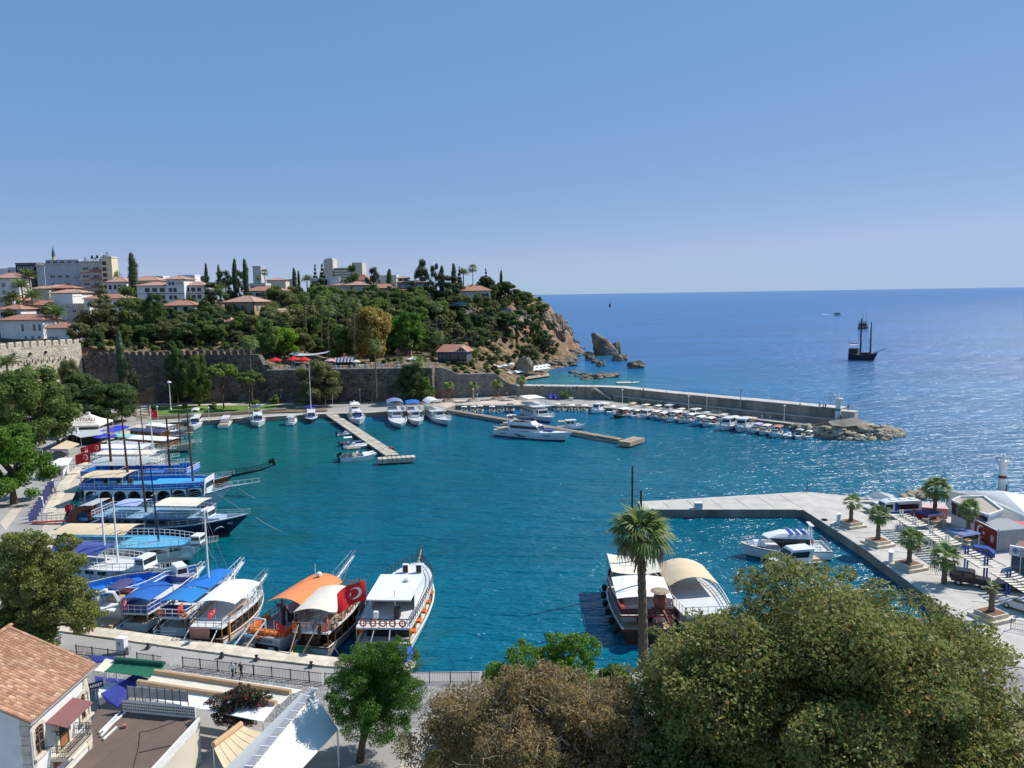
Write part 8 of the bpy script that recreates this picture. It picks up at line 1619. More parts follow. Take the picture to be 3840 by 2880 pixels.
for k in range(11): q = P(1912+k*13.8,1409-k*2.2,1.2); UMB.put((q.x,q.y,.9),k,'white sunshade in the back row of the bathing deck','back row of white sunshades',1.25)
for k,(px,py) in enumerate([(1851,1372),(1866,1376),(1878,1377),(1884,1376),(1893,1372),(1917,1366),(1857,1383)]): q = D(px,py,338); UMB.put((q.x,q.y,q.z-1.8),k,'white sunshade on the upper step of the bathing terrace','upper sunshades of the bathing terrace',.95)
dk = thing('bathing_deck','wooden bathing deck with sun loungers below white sunshades','deck',(0,0,0)); a,b = P(1895,1432,.8),P(2062,1408,.8); c,d = P(2055,1398,.8),P(1890,1416,.8)
for k in range(24): f0,f1 = k/24,(k+.9)/24; MB().quad(a.lerp(b,f0),a.lerp(b,f1),d.lerp(c,f1),d.lerp(c,f0),.2).build('plank',PALEW,dk)
for k in range(20): q = a.lerp(b,(k+.5)/20).lerp(d.lerp(c,(k+.5)/20),.25+.4*(k % 2)); MB().box((0,0,.3),(.6,1.8,.12)).box((0,.8,.5),(.6,.4,.1)).build('sun_lounger',[PLASTIC,REDP,SKYP][k % 3] if k % 4 == 0 else PLASTIC,dk,loc=q)
for k in range(10): q = a.lerp(b,k/9); MB().cyl(q-Vector((0,0,2)),q,.1,n=5).build('pile',DWOOD,dk)
for k,(xa,xb,y,Y,h) in enumerate([(1850,1935,1392,336,4.5),(1840,1915,1370,342,3),(1880,1960,1405,340,2.5)]):
    p0,p1 = D(xa,y,Y),D(xb,y,Y); stone_wall('retaining_wall',['pale rubble wall of the bathing terrace','upper rubble wall of the bathing terrace','lowest rubble wall beside the bathing deck'][k],(p0.x,p0.y),(p1.x,p1.y),p0.z-h,[p0.z,p1.z],1.2,WSUN,.5,70+k)
for px,py,m,lb in [(1032,1342,FLAGR,'red parasol leaning at the terrace edge'),(1102,1338,FLAGR,'faded red parasol behind the white one'),(1140,1340,FLAGR,'red parasol beside the shade sail'),(1123,1350,CANVW,'white square parasol above orange chairs'),(1238,1345,mat('pink_canvas',(.6,.35,.33),.9),'pale pink parasol by the striped awning'),(1548,1338,CANVW,'large white parasol near the pink house'),(1335,1350,CREAM,'small cream parasol right of the striped awning')]:
    q = D(px,py,271); UMB.put((q.x,q.y,13.0),0,lb,None,max(.8,(q.z-13.0)/2.6),{'white_canvas': m} if m is not CANVW else None)
for px,py,lb in [(390,1618,'royal blue parasol over cafe tables'),(445,1600,'royal blue parasol at the far end of the cafe'),(395,1632,'lower royal blue parasol beside the promenade'),(420,1609,'royal blue parasol between two others at the cafe')]:
    q = P(px,py,3.6); UMB.put((q.x,q.y,1.31),.6,lb,None,(1.7,1.7,1.0),{'white_canvas': mat('royal_blue_canvas',(.02,.05,.5),.8)})
UMB.done()
t = thing('striped_awning','navy and white striped awning over the terrace bar','awning',D(1290,1368,272)); t.location.z = 13.0
for k in range(12): MB().quad((k*.6-3.6,0,1.9),(k*.6-3.02,0,1.9),(k*.6-3.02,2.2,3.4),(k*.6-3.6,2.2,3.4),.05).build('stripe',NAVYC if k % 2 else GREYC,t)
for x in (-3.5,3.3): MB().cyl((x,.1,0),(x,.1,2),.06,n=5).build('post',IRON,t)
MB().box((0,2.2,1),(7,.3,2)).build('bar_counter',TRIMD,t)
q = D(1085,1328,285); q2 = D(1228,1322,285); t = thing('shade_sail','long grey white shade sail stretched over the cafe','awning',(q.x,285,13.0)); v = [Vector((0,-1,q.z-13)),Vector((q2.x-q.x,-1,q2.z-13)),Vector((q2.x-q.x,4,q2.z-12.6)),Vector((0,4,q.z-12.4))]
MB().grid(lambda a,b: v[0].lerp(v[1],a).lerp(v[3].lerp(v[2],a),b)-Vector((0,0,.9*math.sin(math.pi*a))),10,3,.04).build('canvas',GREYC,t)
for p in v: MB().cyl((p.x,p.y,0),p,.06,n=5).build('post',GREYM,t)
for k in range(26):
    q = D(1060+k*20+random.uniform(-6,6),1374,270+random.uniform(0,14)); t = thing('cafe_table','small cafe table with chairs on the terrace','table',(q.x,q.y,13.0),k,'cafe tables on the terrace'); MB().lathe([(.3,0),(.05,.05),(.05,.7),(.5,.72),(.5,.76)],n=8).build('table_top',PLASTIC,t)
    for s in (-1,1): MB().box((s*.8,0,.45),(.42,.42,.06)).box((s*1.0,0,.7),(.05,.42,.5)).box((s*.8,0,.22),(.34,.34,.4)).build('chair',[ORANGEP,DWOOD,SKYP,PLASTIC][k % 4],t)

# ---------------------------------------------------------------- lamps
def mk_lamp():
    t = thing('street_lamp','x','lamp'); MB().cyl((0,0,0),(0,0,4.6),.09,.06,6).build('pole',WHITE,t); MB().lathe([(.05,4.55),(.38,4.6),(.3,4.75),(.1,4.85)],n=8).build('lamp_shade',PLASTIC,t); MB().lathe([(.16,0),(.16,.3),(.09,.4)],n=6).build('base',WHITE,t); return t
LAMP = Proto(mk_lamp())
for px,py in [(2334,1513),(2402,1510),(2582,1541),(2650,1543),(2940,1583)]: LAMP.put(P(px,py,Q),0,'white lamp post against the breakwater ledge','lamps along the breakwater')
for px,py,s in [(1055,1512,1),(1222,1520,1),(1248,1528,1),(1351,1509,1),(593,1582,1),(1775,1510,1),(1790,1520,.8),(785,1580,.9),(935,1574,.8)]: LAMP.put(P(px,py,Q),0,'white globe lamp post on the far quay','lamps of the far quay',s)
for px,py,s in [(527,1497,1.2),(566,1503,1.3),(641,1538,2.0),(842,1498,1)]: LAMP.put(P(px,py,1.7),0,'pale lamp post in the park below the battlements','lamps of the park',s)
LAMP.done()
def floodmast(label,px,py,h,n=3):
    q = P(px,py,Q); t = thing('light_mast',label,'lamp',q); MB().cyl((0,0,0),(0,0,h),.16,.09,7).build('pole',GREYM,t); MB().box((0,0,h),(1.6,.5,.12)).build('floodlight_bar',GREYM,t)
    for k in range(n): MB().box((-.6+k*1.2/max(1,n-1),-.2,h-.15),(.4,.25,.3)).build('floodlight',STEEL,t)
    return t
floodmast('tall grey light mast with floodlights beside the green tree',121,1706,9.5); floodmast('tall thin mast against the breakwater wall',2776,1555,7.8,2); floodmast('thin mast beside the warning board',3112,1575,6.8,1)
# ---------------------------------------------------------------- beacons
def beacon(label,base,h,r,band,bandm):
    t = thing('harbour_beacon',label,'lighthouse',base); MB().lathe([(r*1.05,0),(r,h*.35),(r*.95,h*.6),(r*1.2,h*.74),(r*1.75,h*.83),(r*1.75,h*.86)],n=18).build('tower',WHITE,t,True); MB().lathe([(r*1.02,band*h),(r*1.02,(band+.075)*h)],n=18).build('band',bandm,t)
    MB().lathe([(.22,h*.86),(.22,h*.94),(.38,h*.95),(.3,h*1.0),(.02,h*1.05)],n=10).build('lantern',WHITE,t); railing(t,[(r*1.65*math.cos(6.283*k/12),r*1.65*math.sin(6.283*k/12),h*.86) for k in range(12)],h*.1,WHITE,5,2,.03,'gallery_railing',True); MB().box((r*.9,-r*.5,.9),(.1,.7,1.8)).build('door',GREYM,t); return t
beacon('white harbour beacon with green band at the breakwater end',P(3141,1580,3.2),7.2,.68,.4,GREEN); beacon('white harbour beacon with dark red band behind the office roof',P(3756,1850,1.3),7.0,.62,.4,MAROON)
q = P(3175,1575,3.2); t = thing('concrete_block','square grey concrete block beside the green banded beacon','block',q,R(-40)); MB().box((0,1,1.1),(4.2,3.2,2.4)).build('block_body',CONC,t); MB().box((0,1,2.35),(4.4,3.4,.15)).build('block_cap',CONCP,t)
q = P(3075,1572,2.2); t = thing('warning_board','pale warning board with orange lettering band on the breakwater','sign',q,R(-40)); MB().box((0,0,1.3),(3.2,.1,1.8)).build('panel',mat('board_cream',(.6,.55,.48),.7),t); MB().box((0,-.06,1.2),(2.6,.03,.7)).build('orange_print',mat('board_orange',(.55,.3,.18),.7),t)
for x in (-1.2,1.2): MB().cyl((x,0,0),(x,0,1.3),.06,n=5).build('post',GREYM,t)

# ---------------------------------------------------------------- left promenade: restaurants, kiosks
def pyramid_tent(label,p,w,h0,h1,m,rz=0.0,n=4,skirt=.4):
    t = thing('pyramid_tent',label,'tent',(p.x,p.y,1.31),rz); r = w/math.sqrt(2); k = [(r*math.cos(.785+i*1.5708),r*math.sin(.785+i*1.5708)) for i in range(4)]
    mb = MB(); prof = [(1,h0-skirt),(1,h0),(.5,h0+(h1-h0)*.42),(.12,h0+(h1-h0)*.9),(.06,h1)]
    vs = [(x*s,y*s,z) for s,z in prof for x,y in k]; mb.add(vs,[(j*4+i,j*4+(i+1) % 4,(j+1)*4+(i+1) % 4,(j+1)*4+i) for j in range(4) for i in range(4)]+[(16,17,18,19)]); mb.build('canvas',m,t)
    for x,y in k: MB().cyl((x*.98,y*.98,0),(x*.98,y*.98,h0),.07,n=5).build('post',WHITE,t)
    MB().box((0,0,h1+.15),(.8,.8,.5)).build('vent_cap',m,t); return t
brn = mat('brown_tent',(.2,.18,.165),.9,.1,.6)
pyramid_tent('brown pyramid tent behind the restaurant',P(228,1600,3.6),9,3.4,6.6,brn,.1); pyramid_tent('second brown pyramid tent beside the dark tree',P(290,1592,3.6),8,3.4,6.2,brn,.1)
pyramid_tent('cream restaurant tent left of the lettered one',P(262,1606,3.6),8,3.6,5.8,CREAM,.1); t = pyramid_tent('cream restaurant tent with brown lettering on its slope',P(335,1604,3.6),9,3.6,6.2,CREAM,.1)
o = link('lettering',text_mesh('AYNALI',1.5,MAROON,.02),t,(.4,-3.0,5.0)); o.rotation_euler = (R(62),0,0)
def kiosk(label,pts,h,m,roofm,walls=True,th=.15,name='kiosk',wallm=PLASTIC):
    v = [P(x,y,h) for x,y in pts]; c = sum(v,Vector())/len(v); t = thing(name,label,'kiosk',(c.x,c.y,1.31)); pl = [(p.x-c.x,p.y-c.y) for p in v]; MB().prism(pl,h-1.31-th,h-1.31).build('roof',roofm,t)
    for x,y in pl: MB().cyl((x*.92,y*.92,0),(x*.92,y*.92,h-1.45),.06,n=5).build('post',m,t)
    if walls: MB().prism([(x*.72,y*.72) for x,y in pl],0,h-1.31-th-.3).build('wall',wallm,t)
    return t
kiosk('grey canopied restaurant front under the lettered tent',[(255,1622),(300,1600),(398,1600),(402,1626),(300,1640)],3.8,WHITE,GREYC,True,wallm=DARK); kiosk('white lean to canopy beside the cafe arch',[(197,1640),(262,1612),(275,1622),(225,1648)],3.8,GREYM,mat('white_grey_canvas',(.66,.66,.66),.9),True,wallm=DARK)
kiosk('cafe stall with beige striped awning and purple valance',[(188,1683),(250,1651),(298,1664),(255,1684)],3.6,GREYM,BEIGE,False); kiosk('purple valanced half of the cafe stall',[(187,1690),(200,1675),(254,1684),(252,1690)],3.5,GREYM,mat('purple_awning',(.12,.08,.15),.85),False)
t = kiosk('white ticket kiosk under broad white wings',[(163,1752),(222,1718),(271,1716),(256,1742),(190,1752)],3.9,WHITE,CANVW,False); MB().box((.3,0,1.1),(2.2,2.2,2.2)).build('booth',PLASTIC,t); MB().box((.4,-1.12,1.2),(.9,.06,1.8)).build('doorway',DARK,t)
for k,(px,py) in enumerate([(289,1740),(193,1816),(156,1898)]):
    q = P(px,py,Q); t = thing('service_pillar',['white rounded service pillar by the red flags','white service pillar by the blue chairs','white cylinder service pillar above the plane tree'][k],'pillar',q); MB().box((0,0,.9),(.55,.45,1.8),top=(.8,.8)).build('pillar_body',PLASTIC,t); MB().box((0,-.24,1.2),(.3,.04,.5)).build('panel',GREYM,t)
for k in range(9):
    q = P(192-k*8.5,1838+k*15,Q); t = thing('information_board','navy promenade board standing along the left quay edge','board',q,R(65),'navy boards along the promenade'); MB().box((0,0,1.0),(1.3,.06,1.5)).build('panel',NAVYC,t)
    for x in (-.6,.6): MB().cyl((x,0,0),(x,0,1.8),.04,n=5).build('post',DBLUE,t)
t = thing('cafe_arch','white lettered arch at the entrance of the cafe','arch',P(272,1660,Q)); 
for x in (-1.4,1.4): MB().box((x,0,1.6),(.4,.4,3.2)).build('column',WHITE,t)
MB().box((0,0,3.5),(3.4,.4,1.0)).build('arch_beam',WHITE,t); o = link('lettering',text_mesh('AYNALI',.6,MAROON),t,(0,-.22,3.5)); o.rotation_euler = (R(90),0,0)
for px,py,h,lb in [(310,1655,2.6,'clipped green bush at the cafe arch'),(180,1715,1.4,'low shrub beside the kiosk path')]: q = P(px,py,Q); tree('bush',q.x,q.y,1.3,h,h*1.1,L_MID,lb)
t = thing('notice_board','red and white notice board near the tall light mast','board',P(142,1706,Q)); MB().box((0,0,1.0),(2.4,.1,1.2)).build('panel',PLASTIC,t); MB().box((0,-.06,.7),(2.2,.03,.5)).build('red_print',MAROON,t)
sheet('kiosk_paving',pxpoly([(0,1960),(60,1890),(95,1890),(20,1990)],Q),Q+.02,PAVEW); sheet('promenade_verge',pxpoly([(100,1720),(150,1705),(185,1705),(120,1740)],Q),Q+.03,GRASS)
# boxes and containers on quays
for px,py,lb in [(1155,1540,'blue lidded recycling container on the far quay'),(1176,1538,'second blue recycling container beside the yacht mast'),(2064,1498,'blue recycling container under the sea wall'),(2083,1498,'blue recycling container beside another under the sea wall')]:
    t = thing('recycling_container',lb,'container',P(px,py,Q),R(8)); MB().box((0,0,.8),(1.5,1.2,1.4)).build('bin_body',mat('bin_blue',(.05,.06,.42),.5),t); MB().box((0,0,1.55),(1.6,1.3,.14),top=(.9,.8)).build('lid',MATS['bin_blue'],t); MB().lathe([(.3,0),(.3,.03)],n=12).build('emblem',WHITE,t,loc=(0,-.61,.8)).rotation_euler = (R(90),0,0)
t = thing('white_chest','white storage chest under the sea wall palm','box',P(2142,1502,Q)); MB().box((0,0,.5),(1.4,.8,.9)).build('chest_body',PLASTIC,t); MB().box((0,0,1.0),(1.5,.9,.12)).build('lid',PLASTIC,t)
for k,(px,py) in enumerate([(2504,1525),(2514,1526),(2524,1528),(2676,1546),(2688,1547),(2700,1549),(2860,1565),(2890,1568)]): tag(MB().box((0,0,.4),(.9,.9,.8),top=(.9,.9)).build('stone_block',LIME,None,loc=P(px,py,Q),rz=.4),'pale stone cube seat along the breakwater road','block','stone cubes on the breakwater road')
t = thing('pier_box','grey white equipment box alone on the concrete pier','box',P(2618,1909,Q),R(-4)); MB().box((0,0,.55),(1.3,1.1,1.1)).build('box_body',mat('pale_steel_box',(.55,.57,.6),.6),t); MB().box((0,0,1.14),(1.36,1.16,.08)).build('lid',PLASTIC,t)
t = thing('tripod_stand','thin black tripod stand at the far edge of the pier','stand',P(3026,1845,Q)); MB().cyl((0,0,.8),(0,0,2.2),.05,n=5).build('post',IRON,t)
for k in range(3): MB().cyl((0,0,.9),(.6*math.cos(k*2.1),.6*math.sin(k*2.1),0),.05,n=4).build('leg',IRON,t)

# orange and grey crags breaking through the headland scrub
CRAG = mat('crag_rock',(.2,.14,.1),.95,.45,.22,bump=1.0,bscale=1.1,col2=(.42,.33,.24))
for i,(px,py,w,h) in enumerate([(1745,1225,60,120),(1760,1180,50,70),(1725,1270,50,50),(1560,1185,40,30),(1930,1205,90,60),(1950,1190,60,50),(2060,1215,60,80),(2085,1240,60,70),(2040,1200,50,50),(1905,1220,50,60),(2105,1270,50,60),(1985,1215,60,50),(1715,1160,40,30),(2100,1225,50,60),(1870,1300,40,30)]):
    q = ray_hit(px,py)
    if q is None: continue
    s_ = q.y/FPX; o = link('crag',RM[(i*2+1) % 5]); sl = o.material_slots[0]; sl.link = 'OBJECT'; sl.material = CRAG; o.location = (q.x,q.y+w*s_*.25,q.z); o.scale = (w*s_*.5,w*s_*.5,h*s_*.55); o.rotation_euler = (0,0,i*1.7)
    tag(o,'orange grey crag jutting from the scrub of the headland cliff','rock','crags of the headland cliff')
# ---------------------------------------------------------------- right quay: carports, vehicles, office
def planter_palm(px,py,h,f,label,kind='fan',w=2.4,fn=24,skirt=True,plant=True,flower=False):
    q = P(px,py,Q); 
    if plant:
        t = thing('planter','square stone planter around '+label,'planter',q,R(20)); MB().box((0,0,.2),(w+.9,w+.9,.35)).build('bench_step',LIME,t); MB().box((0,0,.55),(w,w,.5)).build('planter_box',LIME,t); MB().box((0,0,.81),(w-.4,w-.4,.06)).build('soil',mat('planter_soil',(.2,.1,.06),.95),t)
    return palm((q.x,q.y,1.3+(.5 if plant else 0)),h,f,label,kind,None,random.uniform(-.03,.03),.26,True,skirt,fn=fn)
planter_palm(3190,1972,3.2,1.7,'stubby palm with few fronds on the pier plaza',fn=14); planter_palm(3292,2042,3.7,1.9,'short palm with red planter flowers'); planter_palm(3408,2130,3.3,2.0,'short palm beside the shady carport'); planter_palm(3502,1965,5.0,2.5,'taller bushy palm beside the red car',plant=True,fn=34); planter_palm(3628,2035,4.4,1.9,'palm in front of the dark office wall'); planter_palm(3540,2188,3.2,2.3,'wide palm beside the black jeep',plant=False); planter_palm(3716,2318,3.0,1.0,'almost bare palm stump by the gate',fn=9)
# plaza palms on the far side
for k,(px,py,h) in enumerate([(1682,1506,4.6),(1775,1505,4.4),(1867,1497,4.6),(1955,1497,6.0)]): planter_palm(px,py,h,2.4,['fan palm at the landward end of the pink plaza','fan palm with red flowers in mid plaza','fan palm near the seaward end of the plaza','tall fan palm at the foot of the sea wall stair'][k],w=3.0,fn=26,plant=k < 4)
for px,py,lb in [(1605,1512,'short date palm at the grey wall corner'),(2118,1498,'spiky palm bush growing against the sea wall')]: q = P(px,py,Q); palm((q.x,q.y,1.3),3.4 if px < 1700 else 1.4,2.6,lb,'date',None,0,.25,True,fn=26)
def carport(label,pts,z,n,postm=WHITE):
    v = [P(x,y,z) for x,y in pts]; base = Vector((v[0].x,v[0].y,1.3)); t = thing('carport',label,'carport',base); v = [p-base for p in v]
    for k in range(n):
        f0,f1 = (k+.08)/n,(k+.66)/n; a,b,c,d = v[0].lerp(v[3],f0),v[1].lerp(v[2],f0),v[1].lerp(v[2],f1),v[0].lerp(v[3],f1); mb = MB(); mb.grid(lambda u,w: a.lerp(b,u).lerp(d.lerp(c,u),w)-Vector((0,0,.16*math.sin(math.pi*u))),4,1,.04); mb.build('shade_slat',CREAM,t)
    for p,q in ((v[0],v[3]),(v[1],v[2]),((v[0]+v[1])/2,(v[2]+v[3])/2)): MB().cyl(p,q,.05,n=4).build('beam',TRIMD,t)
    for f in (.2,.8):
        c = v[0].lerp(v[3],f).lerp(v[1].lerp(v[2],f),.5)
        for s in (-.18,.18): MB().box((c.x+s,c.y,(c.z+.9)/2),(.16,.16,c.z+.9)).build('post',postm,t)
    return t
carport('slatted cream carport beside the white police van',[(3327,1925),(3404,1923),(3486,1970),(3404,1974)],3.6,7); carport('slatted cream carport over the golf buggy',[(3434,1986),(3512,1980),(3616,2041),(3528,2046)],3.6,8); carport('slatted cream carport with blue posts behind the black jeep',[(3562,2061),(3642,2057),(3772,2124),(3674,2130)],3.6,8,DBLUE); carport('slatted cream carport at the frame edge over parked cars',[(3712,2147),(3800,2140),(3935,2220),(3860,2236)],3.6,9,DBLUE)
def wheel(t,x,y,r=.33):
    o = MB().torus((x,y,r),r*.72,r*.3,'y',14,6).build('wheel',RUBBER,t); MB().cyl((x,y-.06,r),(x,y+.06,r),r*.6,n=10).build('rim',STEEL,o)
def car(label,px,py,rz,m,kind='car'):
    t = thing({'van': 'police_van','jeep': 'jeep','buggy': 'golf_buggy'}.get(kind,'parked_car'),label,{'van': 'van','jeep': 'jeep','buggy': 'buggy'}.get(kind,'car'),P(px,py,Q+.01),rz)
    if kind == 'van': L,W,pr,gl = 7.0,2.1,[(-3.5,.4),(-3.5,2.4),(-3.3,2.75),(2.0,2.75),(2.6,2.5),(3.1,1.5),(3.5,1.2),(3.55,.4)],[(-2.9,1.45,3.6,.8),(1.5,1.5,1.2,.8)]
    elif kind == 'jeep': L,W,pr,gl = 4.2,1.75,[(-2.1,.55),(-2.1,1.9),(-.1,1.95),(.3,1.9),(.5,1.25),(2.0,1.15),(2.1,.55)],[(-1.9,1.3,.9,.5),(-.7,1.3,.9,.5)]
    else: L,W,pr,gl = 4.3,1.75,[(-2.15,.35),(-2.15,.85),(-1.9,1.0),(-1.3,1.42),(.3,1.45),(1.0,1.0),(2.0,.82),(2.15,.35)],[(-1.35,1.02,1.2,.34),(-.1,1.02,.8,.34)]
    mb = MB(); n = len(pr); iw = [W/2*(1 if z < 1.1 else .86 if kind != 'van' else .94) for x,z in pr]
    mb.add([(x,-w,z) for (x,z),w in zip(pr,iw)]+[(x,w,z) for (x,z),w in zip(pr,iw)],[tuple(range(n-1,-1,-1)),tuple(range(n,2*n))]+[(i,(i+1) % n,n+(i+1) % n,n+i) for i in range(n)]); mb.build('body',m,t)
    for s in (-1,1):
        for (x,z,w,h) in gl: yy = s*(W/2*(.93 if kind != 'van' else .98)+.01); MB().box((x+w/2,yy,z+h/2),(w,.05,h)).build('side_window',GLASS,t)
        for x in (-L*.31,L*.31): wheel(t,x,s*(W/2-.08),.36 if kind != 'jeep' else .4)
        MB().box((L/2-.02,s*W*.34,.72),(.1,.35,.16)).build('headlight',PLASTIC,t)
    a,b = {'van': ((2.66,2.45),(3.12,1.55)),'jeep': ((.34,1.86),(.5,1.3))}.get(kind,((.36,1.43),(1.0,1.03))); MB().quad((b[0]+.04,-W*.38,b[1]),(b[0]+.04,W*.38,b[1]),(a[0]+.04,W*.36,a[1]),(a[0]+.04,-W*.36,a[1]),.03).build('windscreen',GLASS,t)
    MB().box((L/2,0,.5),(.12,W*.9,.22)).build('bumper',IRON,t)
    if kind == 'van':
        for s in (-1,1): MB().box((-.6,s*W*.502,.95),(5.0,.03,.3)).build('blue_stripe',DBLUE,t); MB().box((.9,s*W*.502,1.9),(.5,.03,1.3)).build('blue_chevron',DBLUE,t)
        for x in (-2.4,-.6,1.0): MB().box((x,0,2.82),(1.0,1.1,.16),top=(.8,.8)).build('roof_unit',PLASTIC,t)
    if kind == 'jeep': MB().torus((-2.2,0,1.1),.3,.12,'x').build('spare_wheel',RUBBER,t); MB().box((1.2,0,1.2),(1.3,1.2,.1)).build('bonnet',m,t)
    return t
car('long white police van with blue stripes parked on the pier plaza',3365,1936,R(186),HULLW,'van'); car('white car parked beyond the police van',3290,1918,R(190),HULLW); car('dark red car parked beside the bushy palm',3440,1950,R(150),mat('car_red',(.3,.02,.03),.25)); car('black open jeep parked beside the blue posts',3640,2196,R(-35),mat('jeep_black',(.02,.022,.024),.35),'jeep'); car('dark blue car in the shade of the carport',3660,2085,R(150),DBLUE); car('black and white car parked at the frame edge',3805,2215,R(150),mat('car_black',(.03,.03,.035),.25)); car('silver car under the last carport',3835,2290,R(120),mat('car_silver',(.5,.52,.55),.25)); car('small white utility cart in the carport shade',3470,2032,R(160),PLASTIC)
# covered boat on a trailer
t = thing('boat_trailer','white covered boat resting on a trailer behind the van','trailer',P(3300,1885,Q),R(170)); MB().box((0,0,.5),(5.5,.2,.15)).build('frame',GREYM,t); [wheel(t,-.6,s*.8) for s in (-1,1)]; h = MB(); h.add([(-2.4,-.9,.7),(2.0,-.8,.7),(3.0,0,.9),(2.0,.8,.7),(-2.4,.9,.7),(-2.0,0,1.5),(.5,0,2.0),(2.2,0,1.3)],[(0,1,6,5),(1,2,7,6),(2,3,7),(3,4,5,6,7),(4,0,5),(4,3,2,1,0)]); h.build('cover',CANVW,t); MB().cyl((2.5,0,.5),(4.2,0,.5),.06,n=4).build('drawbar',GREYM,t)
for px,py,lb,w in [(3146,1965,'white double switch cabinet on the pier plaza',1.6),(3340,2110,'grey white utility box half hidden by the big tree',1.2)]: t = thing('switch_cabinet',lb,'cabinet',P(px,py,Q),R(60)); MB().box((0,0,.8),(w,.5,1.5)).build('cabinet_body',PLASTIC,t); MB().box((0,0,1.58),(w+.1,.6,.08)).build('lid',PLASTIC,t); MB().box((0,-.26,.8),(.04,.02,1.4)).build('door_gap',IRON,t)
tag(MB().torus((0,0,.15),.35,.15,'z').build('tyre',RUBBER,None,loc=P(3092,1953,Q+.02)),'old black tyre lying on the quay plaza','tyre')
# road strips and paving joints
for k in range(14): MB().box((0,0,0),(.12,5.5,.015)).build('paving_joint',CONCD,right_quay,loc=(52.5+k*.35,118-k*3.0,Q+.008),rz=R(72))
# office buildings
def block(label,pts,z0,z1,m,roofm,name='office_building',parapet=.35,cat='building'):
    v = [P(x,y,z1) for x,y in pts]; c = sum(v,Vector())/len(v); t = thing(name,label,cat,(c.x,c.y,z0)); pl = [(p.x-c.x,p.y-c.y) for p in v]; h = z1-z0; MB().prism(pl,0,h-.02).build('wall',m,t); MB().prism([(x*.97,y*.97) for x,y in pl],h-.02,h+.03).build('roof',roofm,t)
    if parapet:
        n = len(pl)
        for i in range(n):
            a,b = Vector((*pl[i],0)),Vector((*pl[(i+1) % n],0)); d = b-a; MB().box((0,0,h+parapet/2),(d.length,.3,parapet)).build('parapet',m,t,loc=(a+b)/2,rz=math.atan2(d.y,d.x))
    return t,pl,h
gravel = mat('flat_roof_gravel',(.4,.36,.3),.95,.15,1.0,bump=.3,bscale=8)
t,pl,h = block('white harbour office with gravel roof and parapet',[(3570,1882),(3600,1868),(3690,1866),(3760,1918),(3705,1938)],1.3,5.0,mat('office_white',(.7,.7,.7),.8,.06,.6),gravel)
a,b = Vector((*pl[0],0)),Vector((*pl[4],0)); d = b-a; rz = math.atan2(d.y,d.x); nrm = Vector((d.y,-d.x,0)).normalized()
for k in range(6): MB().box((0,0,0),(d.length/6-.25,.08,1.3)).build('window',GLASS if k > 1 else TRIMD,t,loc=a.lerp(b,(k+.5)/6)+nrm*.03+Vector((0,0,2.5)),rz=rz)
MB().box((0,0,0),(d.length,.1,.5)).build('sign_band',TRIMD,t,loc=(a+b)/2+nrm*.05+Vector((0,0,3.4)),rz=rz)
corr = wavemat('white_corrugated',(.72,.72,.7),(.8,.8,.79),.35,'Y',.6,.5,(.86,1.05))
v = [P(x,y,4.6) for x,y in ((3548,1842),(3760,1842),(3990,1880),(3870,1950),(3690,1866))]; base = Vector((v[0].x,v[0].y,1.3)); t = thing('corrugated_hall','low hall with broad white corrugated roof by the red banded beacon','building',base); pl = [(p.x-base.x,p.y-base.y) for p in v]; MB().prism([(x*.99,y) for x,y in pl],0,3.2).build('wall',MATS['office_white'],t); rb = MB(); rb.prism(pl,3.22,3.34); rb.uv = [[(rb.v[i][0],rb.v[i][1]) for i in f] for f in rb.f]; rb.build('roof',corr,t)
for k in range(26): e0 = Vector((*pl[0],3.36)).lerp(Vector((*pl[4],3.36)),k/26); e1 = Vector((*pl[1],3.36)).lerp(Vector((*pl[3],3.36)),k/26); MB().cyl(e0,e1,.05,n=4).build('roof_rib',corr,t)
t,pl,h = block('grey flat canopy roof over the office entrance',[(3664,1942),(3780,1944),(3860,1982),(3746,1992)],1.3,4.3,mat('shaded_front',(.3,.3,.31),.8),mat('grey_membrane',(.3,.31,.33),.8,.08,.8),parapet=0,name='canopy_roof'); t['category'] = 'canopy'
a,b = P(3652,2019,1.4),P(3740,2066,1.4); d = b-a; t = thing('banner_panel','large red banner with white crescent and star on the office wall','banner',a,math.atan2(d.y,d.x)); L = d.length; MB().box((L/2,0,1.5),(L,.15,2.6)).build('panel',mat('banner_red',(.3,.03,.02),.7,.15,1),t); e = MB(); star_crescent(e,(L*.3,-.09,1.6),.95); e.build('crescent_and_star',WHITE,t)
o = MB(); o.lathe([(.02,-.62),(.32,-.4),(.42,0),(.36,.4),(.02,.62)],n=12); o = o.build('portrait_oval',mat('portrait_pale',(.5,.45,.4),.8),t,loc=(L*.78,-.08,1.3)); o.scale = (1,.04,1)
for x in (0,L): MB().box((x,0,1.6),(.14,.2,3.2)).build('frame_post',WHITE,t)
MB().box((L/2,0,2.86),(L,.2,.1)).build('frame_rail',WHITE,t)
q = P(3870,2175,1.3); t = thing('police_post','glazed blue and white marine police post with lettered fascia','building',P(3788,2160,1.3),R(-40)); MB().box((3,2.5,1.5),(6,5,3.0)).build('wall',mat('blue_white_panel',(.2,.3,.5),.5),t)
for k in range(6): MB().box((.5+k,-.03,1.6),(.8,.06,2.2)).build('window',LGLASS,t); MB().box((.02+k,-.05,1.5),(.1,.1,3)).build('mullion',WHITE,t)
MB().box((3,-.25,3.5),(6.4,.4,1.2)).build('fascia',PLASTIC,t); MB().box((3.2,2.8,3.2),(6,5,.3)).build('roof',mat('terracotta_sheet',(.22,.11,.09),.8),t)
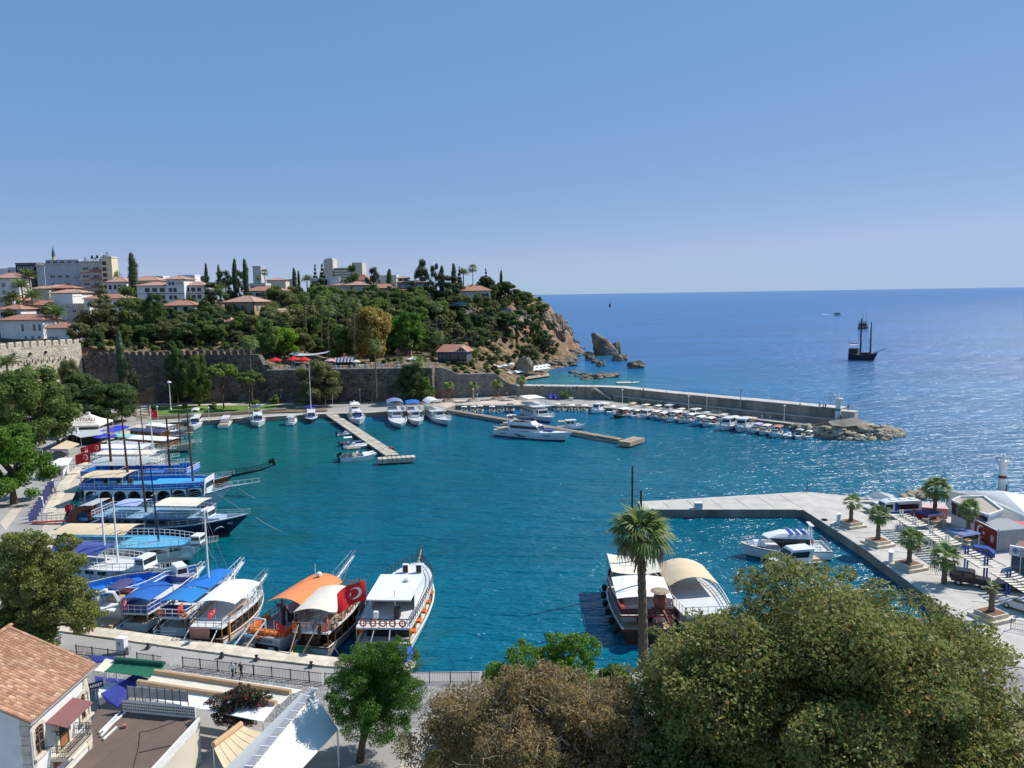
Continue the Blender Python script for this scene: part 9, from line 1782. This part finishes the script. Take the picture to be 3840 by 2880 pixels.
for tx,sz,z in (('ANTALYA EMNIYET MUDURLUGU',.3,3.85),('DENIZ LIMANI SUBE MUDURLUGU',.26,3.55),('DENIZ POLISI',.55,3.18)): o = link('lettering',text_mesh(tx,sz,NAVY,.01,'LEFT'),t,(.9,-.47,z)); o.rotation_euler = (R(90),0,0)
o = MB(); o.torus((.45,-.48,3.55),.28,.05,'y',16,4); o.cyl((.45,-.46,3.55),(.45,-.5,3.55),.14,n=10); o.build('emblem',DBLUE,t)
for k,(px,py) in enumerate([(3485,1920),(3610,1992)]):
    q = P(px,py,3.8); t = thing('parasol_canopy',['navy square canopy under the bushy palm','grey square canopy in front of the office'][k],'canopy',(q.x,q.y,1.31),R(20)); MB().box((0,0,2.4),(3.6,3.0,.15),top=(.9,.9)).build('roof',[NAVYC,SLATEC][k],t)
    for sx in (-1,1):
        for sy in (-1,1): MB().cyl((sx*1.6,sy*1.3,0),(sx*1.6,sy*1.3,2.4),.05,n=5).build('post',WHITE,t)
t = thing('red_stall','pale red covered stall beside the navy canopy','stall',P(3490,1935,Q),R(-20)); MB().box((0,0,.8),(4.5,2,1.4)).build('counter',mat('faded_red',(.5,.22,.2),.8),t); MB().box((0,0,1.6),(4.7,2.2,.12)).build('top',mat('pink_top',(.6,.4,.38),.8),t)
t = thing('red_canopy','red translucent canopy behind the crescent banner','awning',P(3770,2030,Q),R(-25)); MB().quad((-2.5,-1,2.3),(3,-1,2.3),(3,1.5,2.8),(-2.5,1.5,2.8),.08).build('canvas',mat('red_translucent',(.6,.12,.11),.6),t)
for x in (-2.4,2.9): MB().cyl((x,0,0),(x,0,2.4),.06,n=5).build('post',WHITE,t)
bar_fence('blue and white gate barrier at the edge of the car park',P(3790,2360,Q+.01),P(3900,2380,Q+.01),1.2,.2,2.2,DBLUE)
# seaward balustrade tiles, wake streaks
foam = mat('sea_foam',(.55,.66,.75),.6,.2,2)
def wake(name,pts,w):
    mb = MB(); v = [P(x,y,.03) for x,y in pts]
    for i in range(len(v)-1):
        d = (v[i+1]-v[i]).normalized(); n = Vector((-d.y,d.x,0)); a,b = w*(i+1)/len(v),w*(i+2)/len(v); mb.add([v[i]-n*a,v[i]+n*a,v[i+1]+n*b,v[i+1]-n*b],[(0,1,2,3)])
    return struct(mb.build(name,foam),'stuff')
wake('bow_wave',[(3330,1360),(3318,1361),(3290,1360)],.8); wake('wake_foam',[(3128,1181),(3105,1180),(3085,1178)],2.5)
